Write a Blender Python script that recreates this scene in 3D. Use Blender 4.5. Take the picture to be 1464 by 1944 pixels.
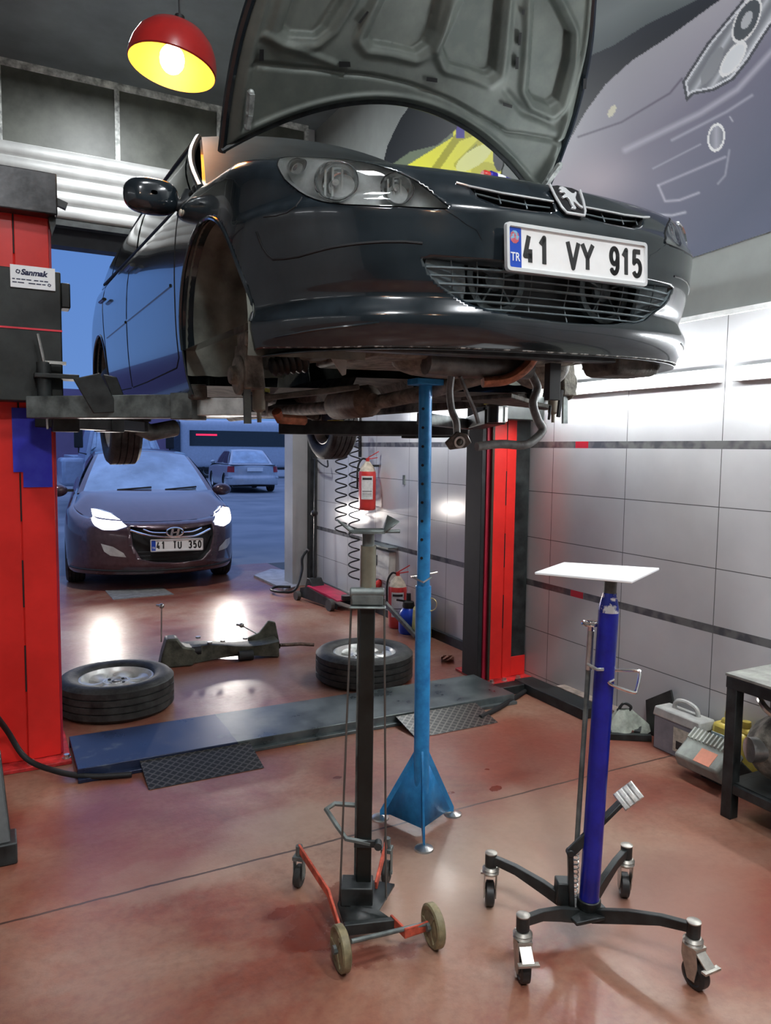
import bpy, bmesh, math, random
from mathutils import Vector, Matrix
from mathutils.bvhtree import BVHTree
random.seed(7)
for o in list(bpy.data.objects): bpy.data.objects.remove(o, do_unlink=True)
SC = bpy.context.scene
COL = SC.collection
pi = math.pi; sin = math.sin; cos = math.cos; rad = math.radians

# ------------------------------------------------------------------ camera
FPX = 1420.0; YAW = rad(27.6); PITCH = rad(4.8); ROLL = rad(0.7); EYE = Vector((0, 0, 1.5))
_r0 = Vector((cos(YAW), -sin(YAW), 0)); _f = Vector((sin(YAW)*cos(PITCH), cos(YAW)*cos(PITCH), -sin(PITCH)))
_u0 = Vector((sin(YAW)*sin(PITCH), cos(YAW)*sin(PITCH), cos(PITCH)))
_r = _r0*cos(ROLL)+_u0*sin(ROLL); _u = _u0*cos(ROLL)-_r0*sin(ROLL)
cd = bpy.data.cameras.new('camera'); cam = bpy.data.objects.new('camera', cd); COL.objects.link(cam)
m = Matrix.Identity(4)
for i in range(3): m[i][0] = _r[i]; m[i][1] = _u[i]; m[i][2] = -_f[i]; m[i][3] = EYE[i]
cam.matrix_world = m
cd.sensor_fit = 'VERTICAL'; cd.sensor_height = 36.0; cd.lens = 36.0*FPX/1944.0; cd.clip_start = 0.02; cd.clip_end = 300
SC.camera = cam

# ------------------------------------------------------------------ light and exposure
SC.view_settings.view_transform = 'Standard'; SC.view_settings.look = 'None'
SC.view_settings.gamma = 1; SC.view_settings.exposure = 0.0
SC.view_settings.use_curve_mapping = False
w = bpy.data.worlds.new('dusk_sky'); SC.world = w; w.use_nodes = True
nt = w.node_tree; nt.nodes.clear()
wo = nt.nodes.new('ShaderNodeOutputWorld'); bg = nt.nodes.new('ShaderNodeBackground')
tc = nt.nodes.new('ShaderNodeTexCoord'); sx = nt.nodes.new('ShaderNodeSeparateXYZ'); rp = nt.nodes.new('ShaderNodeValToRGB')
rp.color_ramp.elements[0].position = 0.0; rp.color_ramp.elements[0].color = (0.105, 0.21, 0.47, 1)
rp.color_ramp.elements[1].position = 0.30; rp.color_ramp.elements[1].color = (0.075, 0.17, 0.44, 1)
e = rp.color_ramp.elements.new(0.55); e.color = (0.30, 0.46, 0.95, 1)
e = rp.color_ramp.elements.new(1.0); e.color = (0.34, 0.5, 1.0, 1)
nt.links.new(tc.outputs['Generated'], sx.inputs[0]); nt.links.new(sx.outputs[2], rp.inputs[0])
nt.links.new(rp.outputs[0], bg.inputs[0]); bg.inputs[1].default_value = 1.35; nt.links.new(bg.outputs[0], wo.inputs[0])
def area(name, loc, size, power, color=(1, 1, 1), rot=(0, 0, 0), sy=None):
    l = bpy.data.lights.new(name, 'AREA'); l.shape = 'RECTANGLE'; l.size = size; l.size_y = sy or size
    l.energy = power; l.color = color
    o = bpy.data.objects.new(name, l); o.location = loc; o.rotation_euler = rot; COL.objects.link(o); return o
area('ceiling_tube_light', (0.6, 1.2, 4.7), 0.4, 60, (0.93, 0.97, 1.0), sy=0.4)  # added fill lamps under the ceiling, with no fixtures
area('ceiling_tube_light', (-0.4, -1.6, 4.7), 0.4, 150, (0.93, 0.97, 1.0), sy=0.4)
area('ceiling_tube_light', (1.0, 6.2, 4.7), 0.4, 110, (0.93, 0.97, 1.0), sy=0.4)
area('ceiling_tube_light', (2.2, -0.6, 4.7), 0.4, 95, (0.93, 0.97, 1.0), sy=0.4)

# ------------------------------------------------------------------ pixel helpers (points on known planes)
def ray(x, y): return _f+_r*((x-732)/FPX)-_u*((y-972)/FPX)
def hit(x, y, ax, val):
    d = ray(x, y); return EYE+d*((val-EYE[ax])/d[ax])
def G(x, y, z=0.0): return hit(x, y, 2, z)
def lerp(a, b, t): return a+(b-a)*t
def interp(tab, x):
    if x <= tab[0][0]: return tab[0][1]
    for (x0, y0), (x1, y1) in zip(tab, tab[1:]):
        if x <= x1:
            t = (x-x0)/(x1-x0); return y0+(y1-y0)*t
    return tab[-1][1]
def sinterp(tab, x):
    if x <= tab[0][0]: return tab[0][1]
    if x >= tab[-1][0]: return tab[-1][1]
    n = len(tab)
    for i in range(n-1):
        if x <= tab[i+1][0]:
            x0, y0 = tab[i]; x1, y1 = tab[i+1]; h = x1-x0
            def sl(j):
                if j <= 0: return (tab[1][1]-tab[0][1])/(tab[1][0]-tab[0][0])
                if j >= n-1: return (tab[-1][1]-tab[-2][1])/(tab[-1][0]-tab[-2][0])
                return (tab[j+1][1]-tab[j-1][1])/(tab[j+1][0]-tab[j-1][0])
            t = (x-x0)/h; m0 = sl(i)*h; m1 = sl(i+1)*h
            return (2*t**3-3*t*t+1)*y0+(t**3-2*t*t+t)*m0+(-2*t**3+3*t*t)*y1+(t**3-t*t)*m1

# ------------------------------------------------------------------ materials
MATS = {}
def M(name, col, rough=0.5, metal=0.0, var=0.12, scale=9.0, bump=0.0, coat=0.0, col2=None, emit=None, es=0.0, detail=5.0, rvar=0.0, lo=0.35, hi=0.68, trans=0.0, ior=1.45):
    if name in MATS: return MATS[name]
    mt = bpy.data.materials.new(name); mt.use_nodes = True; nt = mt.node_tree; b = nt.nodes['Principled BSDF']
    t = nt.nodes.new('ShaderNodeTexCoord'); n = nt.nodes.new('ShaderNodeTexNoise'); r = nt.nodes.new('ShaderNodeValToRGB')
    n.inputs['Scale'].default_value = scale; n.inputs['Detail'].default_value = detail; n.inputs['Roughness'].default_value = 0.6
    nt.links.new(t.outputs['Object'], n.inputs['Vector']); nt.links.new(n.outputs[0], r.inputs[0])
    c2 = col2 if col2 else tuple(min(1, c*(1+var*2.2)+var*0.02) for c in col)
    c1 = col if col2 else tuple(c*(1-var) for c in col)
    r.color_ramp.elements[0].position = lo; r.color_ramp.elements[0].color = (*c1, 1)
    r.color_ramp.elements[1].position = hi; r.color_ramp.elements[1].color = (*c2, 1)
    nt.links.new(r.outputs[0], b.inputs['Base Color'])
    b.inputs['Roughness'].default_value = rough; b.inputs['Metallic'].default_value = metal
    b.inputs['Coat Weight'].default_value = coat; b.inputs['Coat Roughness'].default_value = 0.04
    b.inputs['Transmission Weight'].default_value = trans; b.inputs['IOR'].default_value = ior
    if rvar:
        mr = nt.nodes.new('ShaderNodeMapRange'); mr.inputs[3].default_value = max(0.02, rough-rvar); mr.inputs[4].default_value = min(1, rough+rvar)
        nt.links.new(n.outputs[0], mr.inputs[0]); nt.links.new(mr.outputs[0], b.inputs['Roughness'])
    if bump:
        bp = nt.nodes.new('ShaderNodeBump'); bp.inputs['Strength'].default_value = bump; bp.inputs['Distance'].default_value = 0.01
        n2 = nt.nodes.new('ShaderNodeTexNoise'); n2.inputs['Scale'].default_value = scale*6
        nt.links.new(t.outputs['Object'], n2.inputs['Vector']); nt.links.new(n2.outputs[0], bp.inputs['Height']); nt.links.new(bp.outputs[0], b.inputs['Normal'])
    if emit:
        b.inputs['Emission Color'].default_value = (*emit, 1); b.inputs['Emission Strength'].default_value = es
    MATS[name] = mt; return mt
carpaint = M('black_car_paint', (0.008, 0.013, 0.017), 0.2, 0.0, 0.15, 14, coat=0.8, rvar=0.05)
carplastic = M('black_bumper_plastic', (0.018, 0.021, 0.023), 0.35, var=0.3, scale=20)
chromes = M('bright_chrome_trim', (0.82, 0.83, 0.84), 0.2, 0.55, 0.03)
gap = M('panel_gap_black', (0.004, 0.004, 0.005), 0.7)
chrome = M('chrome', (0.78, 0.79, 0.8), 0.12, 1.0, 0.04)
glassd = M('dark_window_glass', (0.02, 0.024, 0.026), 0.1, 0.0, 0.05, coat=.4)
blackmetal = M('black_painted_steel', (0.009, 0.011, 0.011), 0.45, 0.0, 0.5, 12, bump=0.05, rvar=0.1)
greymetal = M('worn_grey_steel', (0.11, 0.125, 0.12), 0.45, 0.35, 0.4, 10, bump=0.06, rvar=0.12)
steel = M('bright_steel', (0.5, 0.5, 0.48), 0.3, 0.9, 0.2, 16)
redpaint = M('red_lift_paint', (0.62, 0.018, 0.014), 0.38, 0.0, 0.1, 3, rvar=0.06)
redside = M('dark_red_lift_paint', (0.3, 0.012, 0.03), 0.42, 0.0, 0.15, 4)
rubber = M('tyre_rubber', (0.018, 0.018, 0.017), 0.62, 0.0, 0.5, 14, bump=0.15)
alloy = M('silver_alloy', (0.62, 0.62, 0.6), 0.36, 0.35, 0.15, 12)
dirt = M('dirty_underbody', (0.055, 0.05, 0.042), 0.75, 0.1, 0.5, 14, bump=0.4)
dirt2 = M('dusty_cast_metal', (0.13, 0.12, 0.1), 0.65, 0.25, 0.5, 18, bump=0.3)
liner = M('dusty_arch_liner', (0.13, 0.14, 0.12), 0.8, 0.0, 0.3, 6, bump=0.2)
rust = M('rusty_orange_pipe', (0.26, 0.09, 0.045), 0.7, 0.2, 0.4, 22, bump=0.2)
bluepaint = M('scratched_light_blue_paint', (0.015, 0.16, 0.42), 0.36, 0.1, 0.35, 22, bump=0.08, col2=(0.03, 0.26, 0.58), lo=0.3, hi=0.6)
bluedeep = M('deep_blue_paint', (0.004, 0.009, 0.20), 0.3, 0.0, 0.25, 8, coat=0.2)
white = M('white_paint', (0.8, 0.81, 0.82), 0.5, 0.0, 0.03)
black = M('matt_black', (0.01, 0.01, 0.011), 0.6)
yellow = M('yellow_rubber_pad', (0.45, 0.42, 0.03), 0.6, var=0.2)

# ------------------------------------------------------------------ mesh builder
OFF = {}
class MB:
    def __init__(s): s.bm = bmesh.new(); s.mi = 0
    def _f(s, vs):
        try:
            f = s.bm.faces.new(vs); f.material_index = s.mi; return f
        except ValueError: return None
    def box(s, c, size, R=None, taper=1.0):
        c = Vector(c); vs = []
        for z in (-.5, .5):
            for x, y in ((-.5, -.5), (.5, -.5), (.5, .5), (-.5, .5)):
                k = taper if z > 0 else 1
                v = Vector((x*size[0]*k, y*size[1]*k, z*size[2]))
                if R: v = R @ v
                vs.append(s.bm.verts.new(v+c))
        for q in ((3, 2, 1, 0), (4, 5, 6, 7), (0, 1, 5, 4), (1, 2, 6, 5), (2, 3, 7, 6), (3, 0, 4, 7)): s._f([vs[i] for i in q])
        return s
    def bb(s, x0, x1, y0, y1, z0, z1): return s.box(((x0+x1)/2, (y0+y1)/2, (z0+z1)/2), (abs(x1-x0), abs(y1-y0), abs(z1-z0)))
    def cyl(s, p0, p1, r0, r1=None, n=16, caps=True):
        r1 = r0 if r1 is None else r1
        return s.tube([p0, p1], r0, n, radii=[r0, r1], caps=caps)
    def tube(s, pts, r, n=8, closed=False, radii=None, caps=True, flat=None):
        pts = [Vector(p) for p in pts]; N = len(pts)
        ts = []
        for i in range(N):
            if closed: d = pts[(i+1) % N]-pts[i-1]
            else: d = pts[min(i+1, N-1)]-pts[max(i-1, 0)]
            ts.append(d.normalized() if d.length > 1e-9 else Vector((0, 0, 1)))
        t = ts[0]; a = Vector((0, 0, 1)) if abs(t.z) < .9 else Vector((1, 0, 0))
        nx = (a-t*a.dot(t)).normalized(); rings = []
        for i in range(N):
            t = ts[i]; nx = nx-t*nx.dot(t)
            nx = nx.normalized() if nx.length > 1e-6 else Vector((1, 0, 0)); ny = t.cross(nx)
            rr = radii[i] if radii else r
            fx, fy = flat if flat else (1, 1)
            rings.append([s.bm.verts.new(pts[i]+nx*(rr*fx*cos(2*pi*k/n))+ny*(rr*fy*sin(2*pi*k/n))) for k in range(n)])
        for i in range(N if closed else N-1):
            A = rings[i]; B = rings[(i+1) % N]
            for k in range(n): s._f([A[k], A[(k+1) % n], B[(k+1) % n], B[k]])
        if caps and not closed: s._f(rings[0][::-1]); s._f(rings[-1])
        return s
    def bar(s, p0, p1, wd, h, up=Vector((0, 0, 1))):
        p0 = Vector(p0); p1 = Vector(p1); d = (p1-p0).normalized(); up = Vector(up)
        x = d.cross(up)
        if x.length < 1e-4: x = d.cross(Vector((1, 0, 0)))
        x.normalize(); y = x.cross(d)
        R = Matrix((x, d, y)).transposed()
        return s.box((p0+p1)/2, (wd, (p1-p0).length, h), R)
    def lathe(s, prof, mat=None, n=40, closed=False, skip=None):
        mat = mat or Matrix.Identity(4); rings = []
        for r, z in prof:
            rings.append([s.bm.verts.new(mat @ Vector((r*cos(2*pi*k/n), r*sin(2*pi*k/n), z))) for k in range(n)])
        L = len(prof)
        for i in range(L if closed else L-1):
            A = rings[i]; B = rings[(i+1) % L]
            for k in range(n): s._f([A[k], A[(k+1) % n], B[(k+1) % n], B[k]])
        return s
    def prism(s, poly, mat=None, depth=0.01):
        mat = mat or Matrix.Identity(4)
        a = [s.bm.verts.new(mat @ Vector((x, y, 0))) for x, y in poly]; b = [s.bm.verts.new(mat @ Vector((x, y, depth))) for x, y in poly]
        s._f(a[::-1]); s._f(b); n = len(poly)
        for i in range(n): s._f([a[i], a[(i+1) % n], b[(i+1) % n], b[i]])
        return s
    def grid(s, f, nu, nv, cu=False, cv=False):
        g = [[s.bm.verts.new(f(i/nu, j/nv)) for j in range(nv+(0 if cv else 1))] for i in range(nu+(0 if cu else 1))]
        for i in range(nu):
            for j in range(nv):
                i2 = (i+1) % nu if cu else i+1; j2 = (j+1) % nv if cv else j+1
                s._f([g[i][j], g[i2][j], g[i2][j2], g[i][j2]])
        return s
    def sphere(s, c, r, sc=(1, 1, 1), n=16):
        c = Vector(c)
        return s.grid(lambda u, v: c+Vector((r*sc[0]*cos(2*pi*u)*max(1e-3, sin(pi*v)), r*sc[1]*sin(2*pi*u)*max(1e-3, sin(pi*v)), r*sc[2]*cos(pi*v))), n, n//2+2, cu=True)
    def mesh(s, verts, faces):
        vs = [s.bm.verts.new(v) for v in verts]
        for f in faces: s._f([vs[i] for i in f])
        return s
    def poly(s, pts): s._f([s.bm.verts.new(p) for p in pts]); return s
    def xf(s, mat): s.bm.transform(mat); return s
    def text(s, txt, mat, h=None, wd=None, ext=0.001, bold=0.0, align='CENTER'):
        cu = bpy.data.curves.new('t', 'FONT'); cu.body = txt; cu.extrude = ext; cu.offset = bold; cu.resolution_u = 4
        ob = bpy.data.objects.new('t', cu); COL.objects.link(ob); bpy.context.view_layer.update()
        me = bpy.data.meshes.new_from_object(ob.evaluated_get(bpy.context.evaluated_depsgraph_get()))
        xs = [v.co.x for v in me.vertices]; ys = [v.co.y for v in me.vertices]
        x0, x1, y0, y1 = min(xs), max(xs), min(ys), max(ys)
        sy = (h/(y1-y0)) if h else 1; sxx = (wd/(x1-x0)) if wd else sy
        vs = [s.bm.verts.new(mat @ Vector(((v.co.x-(x0+x1)/2)*sxx, (v.co.y-(y0+y1)/2)*sy, v.co.z))) for v in me.vertices]
        for p in me.polygons: s._f([vs[i] for i in p.vertices])
        bpy.data.objects.remove(ob); bpy.data.curves.remove(cu); bpy.data.meshes.remove(me)
        return s
    def build(s, name, mats, parent=None, loc=None, sharp=38, bevel=0, solid=0, sub=0, normals=True, flat=False):
        bm = s.bm
        off = Vector(loc) if loc is not None else (OFF.get(parent.name, Vector()) if parent else Vector())
        if off.length: bm.transform(Matrix.Translation(-off))
        if normals: bmesh.ops.recalc_face_normals(bm, faces=bm.faces)
        th = rad(sharp)
        for f in bm.faces: f.smooth = not flat
        for e in bm.edges:
            if len(e.link_faces) == 2 and e.calc_face_angle(0) > th: e.smooth = False
        me = bpy.data.meshes.new(name); bm.to_mesh(me); bm.free()
        for mm in (mats if isinstance(mats, (list, tuple)) else [mats]): me.materials.append(mm)
        o = bpy.data.objects.new(name, me); COL.objects.link(o)
        if parent: o.parent = parent; OFF[o.name] = OFF.get(parent.name, Vector()).copy() if loc is None else Vector(loc)
        elif loc is not None: o.location = loc; OFF[o.name] = Vector(loc)
        if bevel:
            md = o.modifiers.new('bevel', 'BEVEL'); md.width = bevel; md.segments = 2; md.limit_method = 'ANGLE'; md.angle_limit = rad(40)
        if solid:
            md = o.modifiers.new('solid', 'SOLIDIFY'); md.thickness = solid; md.offset = -1
        if sub:
            md = o.modifiers.new('sub', 'SUBSURF'); md.levels = sub; md.render_levels = sub
        return o
def tag(o, label, cat, group=None):
    o['label'] = label; o['category'] = cat
    if group: o['group'] = group
    return o
def thing(name, label, cat, loc=(0, 0, 0), group=None):
    o = bpy.data.objects.new(name, None); COL.objects.link(o); o.location = loc; o.empty_display_size = 0.1
    OFF[o.name] = Vector(loc); return tag(o, label, cat, group)
def struct(o): o['kind'] = 'structure'; return o
def lab(o, l): o['label'] = l; return o
def copy_tree(o, parent=None):
    c = o.copy(); COL.objects.link(c); c.parent = parent
    for ch in list(o.children): copy_tree(ch, c)
    return c
def TR(loc, rx=0, ry=0, rz=0):
    return Matrix.Translation(Vector(loc)) @ Matrix.Rotation(rz, 4, 'Z') @ Matrix.Rotation(ry, 4, 'Y') @ Matrix.Rotation(rx, 4, 'X')
def basis(o, x, y, z=None):
    x = Vector(x).normalized(); y = Vector(y); z = x.cross(y).normalized() if z is None else Vector(z); y = z.cross(x)
    mm = Matrix.Identity(4)
    for i in range(3): mm[i][0] = x[i]; mm[i][1] = y[i]; mm[i][2] = z[i]; mm[i][3] = o[i]
    return mm
def smooth_path(pts, k=6):
    pts = [Vector(p) for p in pts]; out = []
    P = [pts[0]*2-pts[1]]+pts+[pts[-1]*2-pts[-2]]
    for i in range(1, len(P)-2):
        for j in range(k):
            t = j/k; a, b, c, d = P[i-1], P[i], P[i+1], P[i+2]
            out.append(0.5*((2*b)+(c-a)*t+(2*a-5*b+4*c-d)*t*t+(3*b-a-3*c+d)*t**3))
    out.append(pts[-1]); return out
def inpoly(p, poly):
    x, y = p; c = False; n = len(poly)
    for i in range(n):
        x0, y0 = poly[i]; x1, y1 = poly[i-1]
        if (y0 > y) != (y1 > y) and x < (x1-x0)*(y-y0)/(y1-y0)+x0: c = not c
    return c
def closest(p, poly):
    best = None; bd = 1e9; P = Vector(p)
    for i in range(len(poly)):
        a = Vector(poly[i-1]); b = Vector(poly[i]); d = b-a
        t = 0 if d.length_squared < 1e-12 else max(0, min(1, (P-a).dot(d)/d.length_squared))
        q = a+d*t; L = (P-q).length
        if L < bd: bd = L; best = (q.x, q.y)
    return best, bd
# ================================================================== SETTING
UW = 3.10; VD = 7.6; ZC = 4.85; ZL = 2.165
class NT:
    def __init__(s, mt): s.t = mt.node_tree; s.b = s.t.nodes['Principled BSDF']
    def n(s, typ, **kw):
        nd = s.t.nodes.new(typ)
        for k, v in kw.items(): setattr(nd, k, v)
        return nd
    def l(s, a, b): s.t.links.new(a, b)
    def m(s, op, a, b=None, c=None):
        nd = s.t.nodes.new('ShaderNodeMath'); nd.operation = op
        for i, v in enumerate((a, b, c)):
            if v is None: continue
            if isinstance(v, (int, float)): nd.inputs[i].default_value = v
            else: s.l(v, nd.inputs[i])
        return nd.outputs[0]
    def ramp(s, f, stops):
        r = s.t.nodes.new('ShaderNodeValToRGB'); els = r.color_ramp.elements
        while len(els) < len(stops): els.new(0.5)
        for e, (p, c) in zip(els, stops): e.position = p; e.color = (*c, 1) if len(c) == 3 else c
        s.l(f, r.inputs[0]); return r.outputs[0]
    def mix(s, f, a, b):
        nd = s.t.nodes.new('ShaderNodeMixRGB')
        for i, v in enumerate((f, a, b)):
            if isinstance(v, (int, float)): nd.inputs[i].default_value = v
            elif isinstance(v, tuple): nd.inputs[i].default_value = (*v, 1)
            else: s.l(v, nd.inputs[i])
        return nd.outputs[0]
def newmat(name):
    mt = bpy.data.materials.new(name); mt.use_nodes = True; MATS[name] = mt; return mt, NT(mt)
# --- floor
mt, N = newmat('red_epoxy_floor')
tc = N.n('ShaderNodeTexCoord').outputs['Object']
def noise(sc, det=6, rgh=.6, vec=None, dist=0):
    nd = N.n('ShaderNodeTexNoise'); nd.inputs['Scale'].default_value = sc; nd.inputs['Detail'].default_value = det; nd.inputs['Roughness'].default_value = rgh
    nd.inputs['Distortion'].default_value = dist
    N.l(vec or tc, nd.inputs['Vector']); return nd.outputs[0]
n1 = noise(1.3, 8, .62, dist=.6); n2 = noise(5, 8, .7); n3 = noise(34, 4, .6); n4 = noise(.55, 5, .5)
col = N.ramp(n1, [(0.32, (0.15, 0.038, 0.022)), (0.45, (0.23, 0.068, 0.042)), (0.53, (0.27, 0.115, 0.072)), (0.66, (0.34, 0.205, 0.145))])
col = N.mix(N.m('MULTIPLY', N.ramp(n2, [(.45, (0, 0, 0)), (.75, (1, 1, 1))]), .45), col, (0.30, 0.20, 0.145))
col = N.mix(N.m('MULTIPLY', N.ramp(n3, [(.42, (0, 0, 0)), (.7, (1, 1, 1))]), .30), col, (0.10, 0.035, 0.025))
sp = N.n('ShaderNodeSeparateXYZ'); N.l(tc, sp.inputs[0])
dx = N.m('ADD', sp.outputs[0], N.m('MULTIPLY', N.m('SUBTRACT', n2, .5), .22)); dy = N.m('ADD', sp.outputs[1], N.m('MULTIPLY', N.m('SUBTRACT', noise(6.3, 6), .5), .22))
dx2 = N.m('ADD', sp.outputs[0], N.m('MULTIPLY', N.m('SUBTRACT', noise(30, 3), .5), .025)); dy2 = N.m('ADD', sp.outputs[1], N.m('MULTIPLY', N.m('SUBTRACT', noise(36, 3), .5), .025))
def blob(px, py, rx, ry, rot=0, soft=.35):
    c = G(px, py); cx, cy = c.x, c.y; sm = rx < .05
    ax = N.m('SUBTRACT', dx2 if sm else dx, cx); ay = N.m('SUBTRACT', dy2 if sm else dy, cy)
    a = N.m('DIVIDE', N.m('ADD', N.m('MULTIPLY', ax, cos(rot)), N.m('MULTIPLY', ay, sin(rot))), rx)
    b = N.m('DIVIDE', N.m('SUBTRACT', N.m('MULTIPLY', ay, cos(rot)), N.m('MULTIPLY', ax, sin(rot))), ry)
    d = N.m('ADD', N.m('MULTIPLY', a, a), N.m('MULTIPLY', b, b))
    mr = N.n('ShaderNodeMapRange'); mr.inputs[1].default_value = 1+soft; mr.inputs[2].default_value = 1-soft; N.l(d, mr.inputs[0]); return mr.outputs[0]
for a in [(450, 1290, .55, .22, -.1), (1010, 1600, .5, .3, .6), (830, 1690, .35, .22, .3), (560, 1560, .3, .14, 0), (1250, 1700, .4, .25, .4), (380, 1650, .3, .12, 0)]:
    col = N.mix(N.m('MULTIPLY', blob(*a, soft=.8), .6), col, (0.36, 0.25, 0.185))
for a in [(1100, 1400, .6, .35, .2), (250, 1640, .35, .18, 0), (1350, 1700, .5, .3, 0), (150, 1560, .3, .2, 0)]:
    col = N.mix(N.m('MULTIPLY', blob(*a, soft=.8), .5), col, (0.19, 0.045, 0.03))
wets = None
for a in [(620, 1730, .15, .09, .5, .5), (545, 1735, .07, .04, .2, .5), (720, 1810, .13, .05, -.2, .5), (590, 1780, .1, .05, 0, .5), (680, 1700, .12, .07, 0, .5)]:
    k = blob(*a[:5], soft=a[5]); wets = k if wets is None else N.m('MAXIMUM', wets, k)
for a in [(941, 1497, .035, .022, .3, .2), (925, 1461, .013, .011, 0, .2), (640, 1476, .02, .014, 0, .2), (857, 1505, .016, .012, 0, .2)]:
    k = blob(*a[:5], soft=a[5]); wets = N.m('MAXIMUM', wets, k)
col = N.mix(N.m('MULTIPLY', wets, N.m('ADD', .45, N.m('MULTIPLY', n2, .4))), col, (0.12, 0.02, 0.014))
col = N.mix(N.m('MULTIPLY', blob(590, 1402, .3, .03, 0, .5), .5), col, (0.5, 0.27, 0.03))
jn = None
for yy, wob in ((2.53, .02),):
    d = N.m('ABSOLUTE', N.m('SUBTRACT', N.m('ADD', sp.outputs[1], N.m('MULTIPLY', N.m('SUBTRACT', n2, .5), wob)), yy))
    jn = N.m('LESS_THAN', d, .0055)
col = N.mix(N.m('MULTIPLY', jn, .85), col, (0.03, 0.015, 0.012))
N.l(col, N.b.inputs['Base Color'])
rg = N.m('ADD', N.m('ADD', N.m('MULTIPLY', n2, .34), N.m('MULTIPLY', n3, .12)), .13)
rg = N.m('SUBTRACT', rg, N.m('MULTIPLY', wets, .12)); N.l(N.m('MAXIMUM', rg, .06), N.b.inputs['Roughness'])
N.b.inputs['Coat Weight'].default_value = .08; N.b.inputs['Coat Roughness'].default_value = .12
bp = N.n('ShaderNodeBump'); bp.inputs['Strength'].default_value = .2; bp.inputs['Distance'].default_value = .012; N.l(n2, bp.inputs['Height']); N.l(bp.outputs[0], N.b.inputs['Normal'])
floorm = mt
VR = 9.3
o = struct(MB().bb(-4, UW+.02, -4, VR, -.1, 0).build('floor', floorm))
# --- tiled wall
mt, N = newmat('pale_glazed_wall_tiles')
tc = N.n('ShaderNodeTexCoord').outputs['Object']; sp = N.n('ShaderNodeSeparateXYZ'); N.l(tc, sp.inputs[0])
def line(src, off, per, wd):
    f = N.m('FRACT', N.m('ADD', N.m('DIVIDE', N.m('SUBTRACT', src, off), per), 100.0))
    f = N.m('MINIMUM', f, N.m('SUBTRACT', 1.0, f)); return N.m('LESS_THAN', f, wd/per)
gv = line(sp.outputs[1], 2.45, .612, .0022); gh = line(sp.outputs[2], .64+.0, .3, .0022)
gh = N.m('MULTIPLY', gh, N.m('LESS_THAN', sp.outputs[2], 1.5))
g = N.m('MAXIMUM', gv, gh)
nz = N.n('ShaderNodeTexNoise'); nz.inputs['Scale'].default_value = 2.2; nz.inputs['Detail'].default_value = 6; N.l(tc, nz.inputs['Vector'])
c = N.ramp(nz.outputs[0], [(.3, (0.50, 0.50, 0.515)), (.7, (0.62, 0.62, 0.63))])
lowm = N.n('ShaderNodeMapRange'); lowm.inputs[1].default_value = .5; lowm.inputs[2].default_value = 0; N.l(sp.outputs[2], lowm.inputs[0])  # tiles turn darker and browner towards the floor
c = N.mix(N.m('MULTIPLY', N.m('MULTIPLY', lowm.outputs[0], nz.outputs[0]), .7), c, (0.22, 0.2, 0.17))
bd = N.m('MAXIMUM', N.m('LESS_THAN', N.m('ABSOLUTE', N.m('SUBTRACT', sp.outputs[2], 1.54)), .02), N.m('LESS_THAN', N.m('ABSOLUTE', N.m('SUBTRACT', sp.outputs[2], .64)), .02))
nz2 = N.n('ShaderNodeTexNoise'); nz2.inputs['Scale'].default_value = 14; N.l(tc, nz2.inputs['Vector'])
bc = N.ramp(nz2.outputs[0], [(.4, (0.09, 0.09, 0.10)), (.6, (0.17, 0.17, 0.17))])
redp = N.m('LESS_THAN', N.m('ABSOLUTE', N.m('SUBTRACT', N.m('FRACT', N.m('DIVIDE', N.m('ADD', sp.outputs[1], 10-3.40), 3.6)), .777)), .012)
redp2 = N.m('LESS_THAN', N.m('ABSOLUTE', N.m('SUBTRACT', sp.outputs[1], 3.42)), .055)
bc = N.mix(redp2, bc, (0.55, 0.02, 0.03))
c = N.mix(g, c, (0.12, 0.12, 0.12)); c = N.mix(bd, c, bc); N.l(c, N.b.inputs['Base Color'])
N.b.inputs['Roughness'].default_value = .16; N.b.inputs['Coat Weight'].default_value = .1
bp = N.n('ShaderNodeBump'); bp.inputs['Strength'].default_value = .03; bp.inputs['Distance'].default_value = .02; N.l(nz.outputs[0], bp.inputs['Height']); N.l(bp.outputs[0], N.b.inputs['Normal'])
tilem = mt
greywall = M('grey_painted_plaster', (0.30, 0.32, 0.305), 0.7, var=.06, scale=3)
darkceil = M('dark_grey_ceiling', (0.135, 0.155, 0.165), 0.6, var=.12, scale=2)
palewall = M('white_painted_plaster', (0.4, 0.4, 0.4), 0.55, var=.06, scale=3)
wr = MB(); wr.bb(UW+.012, UW+.2, -4, VD+.2, ZL, ZC+.1); wr.mi = 1; wr.bb(UW, UW+.2, -4, VD+.2, -.1, ZL)
struct(wr.build('wall_right', [greywall, tilem]))
struct(MB().bb(UW-.012, UW+.02, -4, VD, ZL-.012, ZL+.012).build('trim_1', M('pale_tile_edge_strip', (0.62, 0.63, 0.62), .4)))
struct(MB().bb(UW-.03, UW+.0, 4.25, VD-.1, 0.0, .07).build('baseboard_right', blackmetal, bevel=.003))
struct(MB().bb(-4.2, UW+.2, -4.2, VD+.2, ZC, ZC+.15).build('ceiling', darkceil))
struct(MB().bb(-4.2, -4.0, -4.2, VD+.2, -.1, ZC).build('wall_left', palewall))
struct(MB().bb(-4.2, UW+.2, -4.2, -4.0, -.1, ZC).build('wall_back', M('dark_teal_plaster', (0.10, 0.125, 0.135), .7, var=.05)))
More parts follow.
